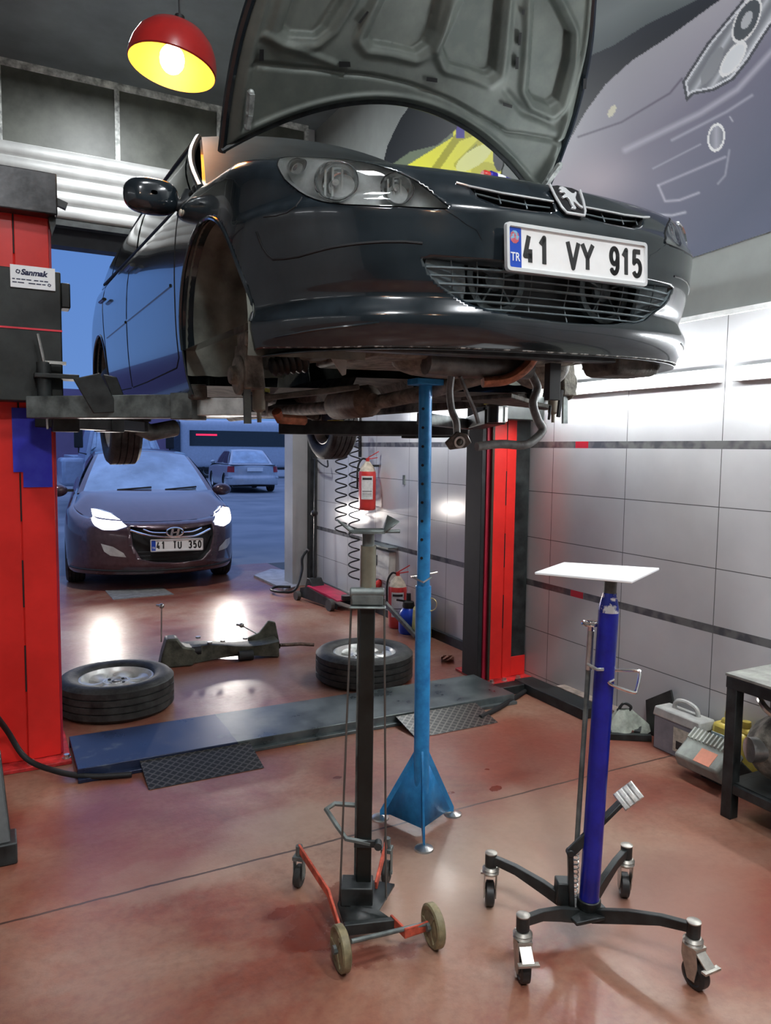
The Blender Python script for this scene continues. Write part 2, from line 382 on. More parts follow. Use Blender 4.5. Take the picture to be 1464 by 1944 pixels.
# door wall: left leaf off frame, right pillar, beam over the opening
wd = MB(); wd.bb(-4.2, -2.2, VD, VD+.25, -.1, ZC); wd.bb(2.84, UW+.0, VD, VD+.25, -.1, 3.52); wd.bb(-2.2, UW, VD+.05, VD+.25, 3.52, ZC)
struct(wd.build('wall_front', [palewall]))
struct(MB().bb(-2.2, 2.84, VD+.05, VD+.22, 3.33, 3.52).build('trim_2', M('dark_door_beam', (0.02, 0.022, 0.03), .5)))
struct(MB().bb(3.01, 3.06, VD-.09, VD-.001, 0, 3.5).build('trim_3', blackmetal))
# dark panels with pale frames above the shutter
fr = MB()
fr.bb(-4, 3.0, VD-.02, VD+.04, 4.79, 4.85); fr.bb(-4, 3.0, VD-.02, VD+.04, 4.08, 4.12)
for u in (-2.9, -1.9, -.9, .12, 1.10, 2.06, 2.98): fr.bb(u-.022, u+.022, VD-.02, VD+.04, 4.12, 4.79)
wf = struct(fr.build('window_1', M('chalky_white_frame', (0.42, 0.43, 0.41), .6, var=.5, scale=12)))
struct(MB().bb(-4, 3.0, VD+.0, VD+.045, 4.1, 4.8).build('window_pane', M('dusty_dark_panel', (0.075, 0.078, 0.066), .45, var=.25, scale=3), wf))
# rolled shutter
sh = MB(); prof = []
for k in range(5):
    z0 = 3.52+k*.118
    prof += [(VD-.145, z0+.003), (VD-.165, z0+.016), (VD-.172, z0+.058), (VD-.165, z0+.100), (VD-.145, z0+.115)]
sh.grid(lambda a, b: Vector((lerp(-4, 2.98, a), interp([(i/(len(prof)-1), p[0]) for i, p in enumerate(prof)], b), interp([(i/(len(prof)-1), p[1]) for i, p in enumerate(prof)], b))), 1, len(prof)-1)
sh.bb(-4, 2.98, VD-.12, VD-.03, 3.50, 4.12)
dr = sh.build('door_1', M('white_roller_shutter', (0.36, 0.36, 0.35), .45, .1, var=.1, scale=4), sharp=60); struct(dr)
struct(MB().bb(-4, 2.98, VD-.15, VD-.05, 3.46, 3.51).build('door_bottom_rail', blackmetal, dr))
# --- outside
mt, N = newmat('dusk_asphalt')
tc = N.n('ShaderNodeTexCoord').outputs['Object']; nz = N.n('ShaderNodeTexNoise'); nz.inputs['Scale'].default_value = .8; nz.inputs['Detail'].default_value = 9; N.l(tc, nz.inputs['Vector'])
N.l(N.ramp(nz.outputs[0], [(.35, (0.11, 0.12, 0.14)), (.5, (0.17, 0.18, 0.2)), (.7, (0.25, 0.25, 0.27))]), N.b.inputs['Base Color'])
rr = N.m('ADD', N.m('MULTIPLY', nz.outputs[0], .5), .3); N.l(rr, N.b.inputs['Roughness'])
g_ = struct(MB().bb(-40, 70, VR, 90, -.16, -.005).build('street_ground', mt)); g_.name = 'floor_street'
struct(MB().bb(-20, 9.2, 42, 43, -.1, 4.4).build('wall_street', M('mauve_rendered_wall', (0.20, 0.13, 0.21), .8, var=.08, scale=.4)))
struct(MB().bb(3.3, 9, VD+.2, VD+.8, -.1, 5).build('wall_facade', palewall))

# ================================================================== MURALS (flat vinyl prints on the right wall)
def s2l(c): return tuple(((v/255)/12.92 if v/255 < .04045 else ((v/255+.055)/1.055)**2.4) for v in c)
def mural(name, x0, x1, y0, y1, step, fn, off, label, k):
    mb = MB(); nx = int((x1-x0)/step); ny = int((y1-y0)/step); cols = {}; vs = []
    for i in range(nx+1):
        row = []
        for j in range(ny+1):
            px = x0+(x1-x0)*i/nx; py = y0+(y1-y0)*j/ny
            p = hit(px, py, 0, UW-off+.012); v = mb.bm.verts.new(p); v.index = len(cols); cols[len(cols)] = fn(px, py); row.append(v)
        vs.append(row)
    for i in range(nx):
        for j in range(ny):
            q = [vs[i][j], vs[i+1][j], vs[i+1][j+1], vs[i][j+1]]
            cs = [cols[i*(ny+1)+j], cols[(i+1)*(ny+1)+j], cols[(i+1)*(ny+1)+j+1], cols[i*(ny+1)+j+1]]
            if any(c is None for c in cs): continue
            if max(v.co.z for v in q) > ZC or max(v.co.y for v in q) > VD-.05: continue
            mb.bm.faces.new(q)
    loc = sum((v.co for v in mb.bm.verts), Vector())/len(mb.bm.verts)
    lay = mb.bm.verts.layers.float_color.new('print')
    for i, v in enumerate(mb.bm.verts):
        c = cols[i] or (0, 0, 0); v[lay] = (*s2l(tuple(min(255, x*k) for x in c)), 1)
    for v in [v for v in mb.bm.verts if not v.link_faces]: mb.bm.verts.remove(v)
    if 'mural_print' not in MATS:
        mt, N = newmat('mural_print'); a = N.n('ShaderNodeAttribute', attribute_name='print'); N.l(a.outputs['Color'], N.b.inputs['Base Color']); N.b.inputs['Roughness'].default_value = .5
    return tag(mb.build(name, MATS['mural_print'], loc=loc), label, 'mural')
def segd(p, pts):
    b = 1e9
    for (x0, y0), (x1, y1) in zip(pts, pts[1:]):
        dx, dy = x1-x0, y1-y0; t = max(0, min(1, ((p[0]-x0)*dx+(p[1]-y0)*dy)/(dx*dx+dy*dy))); b = min(b, math.hypot(p[0]-x0-t*dx, p[1]-y0-t*dy))
    return b
def mixc(a, b, t): t = max(0, min(1, t)); return tuple(x+(y-x)*t for x, y in zip(a, b))
def ell(px, py, cx, cy, a, b, r):
    dx, dy = px-cx, py-cy; u = (dx*cos(r)+dy*sin(r))/a; v = (dy*cos(r)-dx*sin(r))/b; return math.hypot(u, v)
cA = [(1000, 160), (1165, 86), (1230, 45), (1300, 12), (1380, -30), (1500, -80)]
cB = [(1040, 340), (1110, 215), (1150, 160), (1200, 115), (1270, 70), (1350, 12), (1480, -80)]
lamp = [(1401, 10), (1470, -75), (1540, -80), (1500, 0), (1452, 68), (1421, 117), (1393, 152), (1355, 173), (1317, 180), (1303, 193), (1295, 155), (1342, 82)]
ml = [([(1187, 285), (1330, 215), (1400, 170), (1500, 60)], 7, (158, 156, 164)), ([(1276, 266), (1380, 212), (1428, 181)], 3.5, (150, 149, 158)), ([(1240, 320), (1330, 274)], 2, (150, 148, 158)),
      ([(1250, 352), (1377, 298)], 3, (155, 152, 162)), ([(1250, 352), (1263, 382), (1290, 380), (1327, 366)], 3, (165, 162, 170)), ([(1385, 285), (1377, 333), (1363, 349)], 2.5, (140, 140, 150)),
      ([(1244, 407), (1276, 409), (1301, 403)], 3, (175, 175, 180)), ([(1386, 222), (1391, 230)], 2, (170, 170, 175))]
def carprint(px, py):
    yB = interp(cB, px); yA = interp(cA, px)
    ang = (px-1000)*-.335+ (595)   # lower edge of the print
    if py > 595-(px-1000)*.333-.0: return None
    if py < yA: c = mixc((112, 118, 118), (70, 76, 78), (py-yA+60)/80)
    elif py < yB: c = mixc((40, 43, 50), (30, 32, 38), (py-yA)/60)
    else:
        c = mixc((138, 136, 142), (100, 97, 110), (py-yB)/170)
        c = mixc(c, (146, 136, 142), .8*math.exp(-(((px-1130)/90)**2+((py-345)/60)**2)))
        c = mixc(c, (70, 74, 88), ((px-1230)/230+(py-250)/260)*.75)
        d = segd((px, py), [(1098, 260), (1180, 232), (1272, 177), (1295, 149)])
        c = mixc(c, (75, 70, 82), 1-d/3.0)
    for pts, wd, cc in ml:
        d = segd((px, py), pts)
        if d < wd*1.3: c = mixc(cc, c, .35+.65*d/(wd*1.3))
    d = ell(px, py, 1360, 261, 15, 25, .15)
    if d < 1.1: c = (205, 205, 210) if d > .86 else mixc((130, 130, 138), (90, 92, 100), abs(px-1360)/14)
    d = ell(px, py, 1162, 211, 6, 13, .5)
    if d < 1: c = (172, 168, 150)
    if inpoly((px, py), lamp):
        dd = closest((px, py), lamp)[1]
        if dd < 5: c = (55, 57, 62)
        elif dd < 9: c = (165, 166, 170)
        else:
            c = mixc((150, 152, 156), (95, 97, 102), abs(sin(px*.11+py*.07)))
            d = ell(px, py, 1418, 38, 19, 42, .45)
            if d < 1: c = (62, 66, 70) if d > .45 else (140, 142, 145)
            elif d < 1.15: c = (195, 196, 198)
            d = ell(px, py, 1392, 112, 16, 40, .6)
            if d < 1: c = (168, 170, 172) if d < .8 else (205, 205, 208)
            d = ell(px, py, 1352, 125, 12, 40, .5)
            if d < 1: c = (110, 112, 116)
    return c
mural('wall_mural', 1020, 1600, -120, 600, 2.0, carprint, .006, 'grey printed mural of a car front on the right wall', 1.45)
yb = [(746, 311), (779, 288), (831, 275), (867, 245), (868, 160), (905, 150), (905, 238), (926, 258), (946, 278), (952, 300), (952, 330), (930, 345), (700, 345)]
bk = [(782, 193), (759, 225), (735, 275), (722, 330), (700, 345), (600, 420), (760, 420), (900, 300), (905, 120), (830, 120)]
def yellowprint(px, py):
    p = (px, py)
    if ell(px, py, 946, 300, 10, 26, -.1) < 1: return (25, 28, 32)
    if inpoly(p, yb) or (py >= 330 and 700 < px < 935 and py < 420):
        c = (205, 200, 60)
        if abs((px-752)*.62+(py-311)) < 16 and px < 860: c = (95, 105, 85)
        if segd(p, [(820, 330), (868, 262), (905, 248)]) < 7: c = (150, 145, 22)
        if segd(p, [(868, 313), (918, 262)]) < 6: c = (165, 160, 25)
        if ell(px, py, 920, 325, 25, 18, 0) < 1: c = (175, 170, 35)
        if segd(p, [(872, 305), (905, 275)]) < 1.5: c = (120, 120, 40)
        if 865 < px < 882 and 218 < py < 262: c = (60, 50, 130)
        if ell(px, py, 900, 300, 40, 16, -.6) < 1: c = (222, 220, 130)
        return c
    if inpoly(p, bk): return (24, 28, 34)
    return None
mural('wall_mural', 690, 975, 130, 420, 1.8, yellowprint, .006, 'yellow and black printed car mural seen under the open bonnet', 1.25)

# ================================================================== WALL TUBE LIGHTS
tubem = M('lit_tube', (1, 1, 1), .5, emit=(0.93, 0.98, 1.0), es=95.0)
for k, (a, b) in enumerate([(1.15, 2.39), (2.46, 3.78), (4.25, 5.5)]):
    t = thing('tube_light', ['white fluorescent tube on the right wall, nearest the right edge', 'long white fluorescent tube on the right wall, beside the lifted bumper corner', 'white fluorescent tube on the right wall beyond the red lift column'][k], 'light', (UW, (a+b)/2, 1.87), 'fluorescent tubes on the right wall')
    MB().bb(UW-.035, UW-.001, a, b, 1.835, 1.905).build('light_housing', white, t, bevel=.004)
    MB().cyl((UW-.052, a+.02, 1.87), (UW-.052, b-.02, 1.87), .02, n=14).build('tube', tubem, t)
# ================================================================== PENDANT LAMP
def pendant(c, tilt, label, power):
    t = thing('pendant_lamp', label, 'lamp', c, 'red pendant lamps')
    R = TR(c, tilt[0], tilt[1], 0)
    prof = [(.198, 0), (.196, .03), (.186, .075), (.165, .12), (.13, .158), (.085, .182), (.04, .193), (.0, .195)]
    sh = MB().lathe([(max(r, .001), z) for r, z in prof]+[(max(r-.004, .001), z-.004) for r, z in prof[::-1]], R, 48, closed=True)
    red = M('red_enamel_shade', (0.42, 0.02, 0.018), .3, var=.05, coat=.5)
    shade = sh.build('lamp_shade', red, t)
    inr = MB().lathe([(max(r-.006, .001), z-.0055) for r, z in prof], R, 48)
    inr.build('shade_lining', M('yellow_shade_lining', (0.9, 0.42, 0.03), .5, var=.03), shade)
    bulb = MB().sphere(c+Vector((0, 0, .035)), .055, (1, 1, 1.15)); bulb.build('bulb', M('lit_bulb', (1, 1, 1), .5, emit=(1.0, .93, .78), es=25), t)
    cap = MB().cyl(R @ Vector((0, 0, .19)), R @ Vector((0, 0, .235)), .022); cap.build('lamp_cap', black, t)
    MB().tube([R @ Vector((0, 0, .23)), Vector((c.x, c.y, ZC))], .004, 6).build('lamp_cable', black, t)
    MB().lathe([(.001, 0), (.05, 0), (.05, -.02), (.001, -.025)], TR((c.x, c.y, ZC)), 20).build('ceiling_rose', black, t)
    l = bpy.data.lights.new('pendant_bulb_light', 'POINT'); l.energy = power; l.color = (1, .86, .66); l.shadow_soft_size = .06
    lo = bpy.data.objects.new('pendant_bulb_light', l); COL.objects.link(lo); lo.location = c+Vector((0, 0, -.01))
    return t
c0 = hit(327, 128, 1, 4.0)
# depth from the shade's width: 165 px wide for 0.396 m
d0 = ray(327, 128); dep = FPX*.396/165.0; c0 = EYE+d0*dep
pendant(c0, (0, rad(9)), 'lit red dome pendant lamp with yellow inside, hanging upper left', 5)
pendant(Vector((-.3, -.6, 3.3)), (0, 0), 'lit red dome pendant lamp hanging behind the camera on the left', 10)  # two added lamps out of view, for highlights and extra light
pendant(Vector((1.1, -1.2, 3.3)), (0, 0), 'lit red dome pendant lamp hanging behind the camera on the right', 10)
# added unseen tube lamps on the left wall, put in to brighten the room
for k, y in enumerate((-1.4, .6, 2.6)):
    t = thing('tube_light', ['white fluorescent tube on the left wall behind the camera', 'white fluorescent tube on the left wall level with the camera', 'white fluorescent tube on the left wall before the garage door'][k], 'light', (-4, y, 3.2), 'fluorescent tubes on the left wall')
    MB().bb(-3.999, -3.96, y-.7, y+.7, 3.16, 3.24).build('light_housing', white, t, bevel=.004)
    MB().cyl((-3.94, y-.68, 3.2), (-3.94, y+.68, 3.2), .022, n=14).build('tube', M('lit_tube_dim', (1, 1, 1), .5, emit=(0.95, 0.98, 1.0), es=12.0), t)
# ================================================================== LIFT POSTS
def U(px, y, v): return hit(px, y, 1, v).x
def bolt(mb, p, r=.014, h=.02): mb.lathe([(.001, 0), (r*1.5, 0), (r*1.5, h*.25), (r, h*.25), (r, h), (.001, h)], TR(p), 6)
def make_post(x0, x1, vf, side, label, grp='lift columns'):
    # x0..x1 red front; side=+1: black box on the right, -1: on the left
    t = thing('lift_column', label, 'car lift', ((x0+x1)/2, vf+.15, 0), grp)
    xm = (x0+x1)/2+.012*side
    H = 2.6
    mb = MB()   # folded front: two slightly angled faces
    pts = [(x0, vf+.004), (xm-.004, vf-.002), (xm, vf+.004), (xm+.004, vf-.002), (x1, vf+.004), (x1, vf+.20), (x0, vf+.20)]
    mb.prism(pts, TR((0, 0, .02)), H); mb.build('column_shell', redpaint, t, bevel=.002)
    sl = MB()
    for z in (.35, .75, 1.15, 1.55, 2.35): sl.bb(xm-.003, xm+.003, vf-.0035, vf-.001, z, z+.22)
    sl.build('front_slot', gap, t)
    xb0, xb1 = (x1, x1+.115) if side > 0 else (x0-.115, x0)
    MB().bb(xb0, xb1, vf+.01, vf+.25, .02, H-.05).build('side_cover', blackmetal, t, bevel=.004)
    MB().bb(xb0-.001, xb1+.001, vf+.006, vf+.252, .02, .15).build('side_cover_foot', redpaint, t, bevel=.003)
    q = x0 if side > 0 else x1
    e = MB(); e.bb(q-.035*side-.0*side, q, vf+.02, vf+.2, .02, H) if side > 0 else e.bb(q, q+.012, vf+.02, vf+.3, .02, H)
    e.build('inner_flange', redside, t, bevel=.002)
    if side > 0:
        MB().bb(x0-.012, x0+.004, vf-.006, vf+.01, .02, H).build('corner_trim', M('dull_olive_edge', (0.045, 0.04, 0.03), .35, .3), t)
        MB().bb(x0-.066, x0-.036, vf+.03, vf+.21, .02, H).build('inner_cover', black, t, bevel=.003)
    MB().bb(min(x0, xb0)-.04, max(x1, xb1)+.04, vf-.09, vf+.33, 0, .018).build('base_plate', M('red_base_plate', (0.42, 0.02, 0.02), .5, var=.35, scale=14, bump=.1), t, bevel=.003)
    b = MB()
    for x in (x0-.01, (x0+x1)/2, x1+.02): bolt(b, (x, vf-.05, .017))
    b.build('anchor_bolt', steel, t)
    return t, xm
xl1 = U(116, 1420, 3.8); xl0 = xl1-.262
LP, xm = make_post(xl0, xl1, 3.8, -1, 'red and black lift column at the left edge with a white maker plate')
xr0 = U(928, 1250, 3.88); xr1 = U(971, 1250, 3.88)
RP, xmr = make_post(xr0, xr1, 3.88, 1, 'red and black lift column beside the tiled right wall')
# left post head cap
MB().bb(xl0-.13, xl1+.035, 3.72, 4.1, 2.52, 2.70).build('head_cap', M('mottled_black_cap', (0.03, 0.03, 0.032), .33, .2, var=.6, scale=7, bump=.05), LP, bevel=.006)
MB().bar((xl1+.035, 3.8, 2.6), (xl1+.08, 3.8, 2.585), .03, .03).build('cap_bracket', blackmetal, LP)
MB().prism([(xl1+.0, 2.52), (xl1+.03, 2.52), (xl1+.03, 2.49), (xl1+.012, 2.44)], basis((0, 3.8, 0), (1, 0, 0), (0, 0, 1)), .03).build('cap_clip', blackmetal, LP)
MB().bb(xr0-.11, xr1+.13, 3.8, 4.18, 2.52, 2.70).build('head_cap', MATS['mottled_black_cap'], RP, bevel=.006)
# blue sheet on the left post
yv = 3.794
bs = MB(); x0b, x1b = U(24, 850, yv), U(98, 850, yv); zt, zb = hit(60, 775, 1, yv).z, hit(60, 925, 1, yv).z
bs.prism([(x0b, zt), (x1b, zt), (x1b, zb), (x0b+.04, zb), (x0b+.04, zb+.07), (x0b, zb+.07)], basis((0, yv, 0), (1, 0, 0), (0, 0, 1)), .003)
bs.build('blue_sheet', M('blue_paint_patch', (0.02, 0.02, 0.42), .4, var=.2, scale=10, col2=(0.04, 0.05, 0.5)), LP)
# carriages
def carriage(P, x0, x1, vf, ins):
    c = MB().bb(x0, x1, vf, vf+.13, 1.69, 2.26); c.bb(x1 if ins > 0 else x0-.04, x1+.04 if ins > 0 else x0, vf+.02, vf+.12, 2.11, 2.22)
    o = c.build('carriage', M('black_carriage', (0.006, 0.008, 0.007), .5, .0, var=.4, scale=9), P, bevel=.006)
    return o
xc1 = U(117, 600, 3.66); xc0 = xc1-.36
cl = carriage(LP, xc0, xc1, 3.66, 1)
carriage(RP, xr0-.08, xr1+.1, 3.74, -1)
MB().bb(xc0, xc1+.001, 3.657, 3.659, 2.0, 2.008).build('red_line', M('red_line_paint', (0.6, 0.03, 0.05), .5), cl)
# maker plate, lettering
a = hit(19, 509, 1, 3.655); b_ = hit(105, 545, 1, 3.655)
px0, px1, pz1, pz0 = a.x, b_.x, a.z, b_.z
pw = px1-px0; ph = .095; zc_ = (pz0+pz1)/2
sk = MB().bb(px0, px1, 3.653, 3.658, zc_-ph/2, zc_+ph/2).build('maker_plate', white, cl)
inkb = M('dark_blue_ink', (0.01, 0.012, 0.05), .6)
BX = lambda x, z, y=3.6525: basis((x, y, z), (1, 0, 0), (0, 0, 1))
shr = Matrix.Identity(4); shr[0][1] = .22
tx = MB().text('Sanmak', BX(px0+pw*.545, zc_+.020) @ shr, .026, pw*.60, .0005, .045)
for k, z in enumerate((-.012, -.026)):
    for a0, a1 in (((.04, .10), (.13, .22), (.24, .33), (.35, .46), (.52, .62), (.65, .73), (.75, .84)) if k == 0 else ((.04, .14), (.16, .30), (.40, .55), (.57, .68), (.70, .78))):
        tx.bb(px0+pw*a0, px0+pw*a1, 3.652, 3.6528, zc_+z-.0022, zc_+z+.0022)
for cx, cz, r in ((px0+.030, zc_+.02, .012), (px1-.024, zc_-.026, .009)):
    for k in range(4):
        an = k*pi/2+.4; p = Vector((cx+cos(an)*r*.55, 3.6525, cz+sin(an)*r*.55)); tx.bar(p-Vector((sin(an)*r*.4, 0, -cos(an)*r*.4)), p+Vector((sin(an)*r*.4, 0, -cos(an)*r*.4)), r*.4, .001, up=(0, 1, 0))
tx.build('plate_lettering', inkb, sk, flat=True)
# control rod and lock on the carriage
r_ = MB(); r_.tube([(xc1-.10, 3.62, 1.98), (xc1-.085, 3.62, 1.9), (xc1-.078, 3.62, 1.86)], .007); r_.cyl((xc1-.075, 3.62, 1.80), (xc1-.07, 3.62, 1.57), .006)
r_.bb(xc1-.075, xc1+.01, 3.60, 3.63, 1.852, 1.865)
r_.build('release_rod', steel, cl)
r_ = MB(); r_.bb(xc1-.12, xc1+.06, 3.58, 3.72, 1.79, 1.81); r_.cyl((xc1-.08, 3.62, 1.70), (xc1-.08, 3.62, 1.86), .03); r_.bb(xc1-.06, xc1+.03, 3.57, 3.7, 1.67, 1.685)
r_.build('arm_pivot', blackmetal, cl, bevel=.003)
# arms
def arm(P, p0, p1, p2, pad, nm='lift_arm', padm=yellow, wd=.10, h=.094):
    a = MB().bar(p0, p1, wd, h); d = (Vector(p1)-Vector(p0)).normalized()
    a.bar(Vector(p1)-d*.10, Vector(p1), wd+.012, h+.012)
    o = a.build(nm, greymetal if padm is None else blackmetal, P, bevel=.004)
    i = MB().bar(Vector(p1)-d*.3, p2, wd*.8, h*.78).build('arm_extension', steel if padm is None else blackmetal, o, bevel=.003)
    pp = Vector(pad); pm = MB().lathe([(.001, -.06), (.04, -.06), (.04, 0), (.055, .005), (.055, .018), (.001, .02)], TR(pp), 20)
    po = pm.build('pad_post', blackmetal, o)
    MB().lathe([(.001, .02), (.057, .02), (.057, .034), (.001, .036)], TR(pp), 20).build('rubber_pad', yellow, po)
    return o
za = 1.662
LA = arm(LP, (xc1-.12, 3.64, za), (.74, 3.05, za), (.96, 2.89, za), (.93, 2.91, 1.70), padm=None)
gp = MB(); poly = [(139, 719), (189, 708), (231, 782), (178, 785)]
P_ = [hit(x, y, 1, 3.28) for x, y in poly]
gp.prism([(p.x, p.z) for p in P_], basis((0, 3.28, 0), (1, 0, 0), (0, 0, 1)), -.015)
P_ = [hit(x, y, 1, 3.33) for x, y in [(196, 710), (222, 716), (238, 757), (214, 757)]]
gp.prism([(p.x, p.z) for p in P_], basis((0, 3.33, 0), (1, 0, 0), (0, 0, 1)), -.05)
gp.build('arm_gusset', blackmetal, LA, bevel=.003)
arm(LP, (xc1-.08, 3.72, 1.62), (.56, 4.1, 1.615), (.78, 4.75, 1.615), (.82, 4.85, 1.65), nm='lift_arm', h=.08)
MB().bb(xc1-.05, xc1+.06, 3.60, 3.72, 1.56, 1.66).build('pivot_block', blackmetal, LP, bevel=.004)
arm(RP, (2.62, 3.95, 1.62), (2.35, 4.25, 1.62), (2.1, 4.75, 1.62), (2.10, 4.78, 1.66), nm='lift_arm', h=.085)
MB().bar((2.55, 3.80, 1.63), (1.62, 4.55, 1.63), .09, .085).build('lift_arm', blackmetal, RP, bevel=.004)
fp = MB().lathe([(.001, -.085), (.045, -.085), (.045, -.01), (.052, -.01), (.052, 0), (.001, 0)], TR((2.1, 2.9, 1.715)), 10)
fp.build('pad_post', blackmetal, RP); MB().lathe([(.001, 0), (.062, 0), (.062, .02), (.001, .022)], TR((2.1, 2.9, 1.715)), 24).build('rubber_pad', yellow, RP)
MB().bb(2.07, 2.095, 2.845, 2.855, 1.63, 1.705).bb(2.105, 2.12, 2.842, 2.85, 1.635, 1.70).build('pad_thread_shine', steel, RP)  # steel strips modelled as glints on the black pad thread
MB().bar((2.12, 2.94, 1.66), (2.55, 3.75, 1.66), .10, .07).build('lift_arm', blackmetal, RP, bevel=.004)
MB().bar((1.95, 3.35, 1.66), (2.5, 3.72, 1.65), .05, .06).build('arm_bracket', greymetal, RP, bevel=.003)
# hydraulic hose on the left
hp = [G(-30, 1330, .45), G(12, 1385, .22), G(50, 1440, .07), G(110, 1465, .035), G(170, 1474, .02), G(225, 1472, .016), G(250, 1470, .016)]
o = MB().tube(smooth_path(hp), .013, 10).build('hydraulic_hose', black, loc=G(110, 1465)); tag(o, 'black rubber hose curling over the floor from the left lift column', 'hose')
hp = [G(912, 1362, .016), G(945, 1345, .016), G(985, 1320, .016), G(1010, 1304, .016), G(1028, 1300, .016)]
o = MB().tube(smooth_path(hp), .014, 10).build('power_cable', black, loc=hp[0]); tag(o, 'black cable lying at the foot of the right lift column', 'cable')
# ================================================================== FLOOR COVER PLATE AND RAMPS
cx0, cx1 = xl1+.045, xr0-.08
cm = MB(); cm.bb(cx0, cx1, 3.50, 3.93, .045, .055); cm.bb(cx0, cx1, 3.50, 3.512, .0, .05); cm.bb(cx0, cx1, 3.918, 3.93, 0, .05); cm.bb(cx0, cx1, 3.47, 3.5, 0, .018)
mt, N = newmat('cover_plate_paint')
tc = N.n('ShaderNodeTexCoord').outputs['Object']; sp = N.n('ShaderNodeSeparateXYZ'); N.l(tc, sp.inputs[0])
nz = N.n('ShaderNodeTexNoise'); nz.inputs['Scale'].default_value = 9; nz.inputs['Detail'].default_value = 8; N.l(tc, nz.inputs['Vector'])
ccx = (cx0+cx1)/2
isb = N.m('LESS_THAN', N.m('ADD', sp.outputs[0], N.m('MULTIPLY', nz.outputs[0], .02)), 1.035-ccx)
base = N.ramp(nz.outputs[0], [(.35, (0.05, 0.062, 0.066)), (.65, (0.13, 0.15, 0.15))])
blu = N.ramp(nz.outputs[0], [(.4, (0.014, 0.022, 0.055)), (.62, (0.03, 0.042, 0.09)), (.72, (0.10, 0.12, 0.15))])
N.l(N.mix(isb, base, blu), N.b.inputs['Base Color']); N.l(N.m('ADD', N.m('MULTIPLY', nz.outputs[0], .45), .12), N.b.inputs['Roughness']); N.b.inputs['Metallic'].default_value = .35
o = cm.build('cable_cover_plate', [mt], loc=(ccx, 3.7, 0), bevel=.003); tag(o, 'long grey and dark blue steel cover plate on the floor between the lift columns', 'floor plate')
mt, N = newmat('diamond_tread_steel')
tc = N.n('ShaderNodeTexCoord').outputs['Object']; sp = N.n('ShaderNodeSeparateXYZ'); N.l(tc, sp.inputs[0])
def dl(sg):
    v = N.m('ADD', sp.outputs[0], N.m('MULTIPLY', sp.outputs[1], sg*1.1)); f = N.m('FRACT', N.m('ADD', N.m('DIVIDE', v, .045), 50)); return N.m('LESS_THAN', N.m('ABSOLUTE', N.m('SUBTRACT', f, .5)), .12)
dd = N.m('MAXIMUM', dl(1), dl(-1)); N.l(N.mix(dd, (0.035, 0.035, 0.033), (0.13, 0.12, 0.11)), N.b.inputs['Base Color'])
N.b.inputs['Metallic'].default_value = .5; N.b.inputs['Roughness'].default_value = .38
bp = N.n('ShaderNodeBump'); bp.inputs['Distance'].default_value = .004; N.l(dd, bp.inputs['Height']); N.l(bp.outputs[0], N.b.inputs['Normal'])
for k, (xa, xb) in enumerate(((G(258, 1445).x, G(478, 1430).x), (G(722, 1345, .03).x, G(893, 1340, .01).x))):
    r = MB(); r.mesh([(xa, 3.498, .045), (xb, 3.498, .045), (xb+.0, 3.27, .003), (xa-.0, 3.27, .003), (xa, 3.498, .038), (xb, 3.498, .038), (xb, 3.28, .0), (xa, 3.28, .0)],
                     [(0, 1, 2, 3), (4, 7, 6, 5), (0, 4, 5, 1), (1, 5, 6, 2), (2, 6, 7, 3), (3, 7, 4, 0)])
    o = r.build('ramp_plate', [mt], loc=((xa+xb)/2, 3.4, 0)); tag(o, ['dark diamond tread ramp plate nearer the left red column', 'shiny diamond tread ramp plate behind the light blue stand'][k], 'ramp', 'tread plate ramps')
# ================================================================== WHEELS
def tyre_mesh(mb, R, W, ri, mat=None, n=64):
    h = W/2; s = R-ri
    prof = [(ri, -h*.72), (ri+s*.15, -h*.9), (ri+s*.5, -h), (ri+s*.82, -h*.94), (R-.006, -h*.78)]
    for k in range(4):
        z = lerp(-h*.78, h*.78, (k+.5)/4); wv = h*.78/4*.80
        prof += [(R-.001+.002*(1-abs(z)/h), z-wv), (R-.001+.002*(1-abs(z)/h), z+wv)]
        if k < 3: prof += [(R-.008, z+wv+.002), (R-.008, z+wv+.006)]
    prof += [(R-.006, h*.78), (ri+s*.82, h*.94), (ri+s*.5, h), (ri+s*.15, h*.9), (ri, h*.72)]
    return mb.lathe(prof, mat, n, closed=True)
def rim_mesh(mb, ri, W, mat, spokes=7, deep=.03):
    h = W/2
    mb.lathe([(ri, -h*.72), (ri+.004, -h*.74), (ri-.004, -h*.76), (ri-.02, -h*.5), (ri-.022, h*.45), (ri-.012, h*.66), (ri-.006, h*.78), (ri+.006, h*.76), (ri, h*.70)], mat, 48)
    z1 = h*.62
    mb.lathe([(.001, z1-.012), (.028, z1-.012), (.032, z1-.02), (.075, z1-.006), (.078, z1-.03), (.001, z1-.035)], mat, 32)
    for k in range(spokes):
        a = 2*pi*k/spokes
        def f(u, v, a=a):
            r = lerp(.06, ri-.012, u); w0 = lerp(.022, .044, u)*(1+.7*max(0, u-.7)/.3)
            q = (v-.5)*2; an = a+q*w0/r
            z = z1-.004-.014*sin(pi*u)-.012*abs(q)**3
            return mat @ Vector((r*cos(an), r*sin(an), z))
        mb.grid(f, 8, 6)
        def g(u, v, a=a):
            r = lerp(.06, ri-.012, u); w0 = lerp(.022, .044, u)*(1+.7*max(0, u-.7)/.3)
            q = (v-.5)*2; an = a+q*w0/r
            return mat @ Vector((r*cos(an), r*sin(an), z1-.04-.014*sin(pi*u)))
        for sg in (0, 1):
            mb.grid(lambda u, v, sg=sg: f(u, sg).lerp(g(u, sg), v), 8, 1)
        mb.grid(g, 8, 2)
    return mb
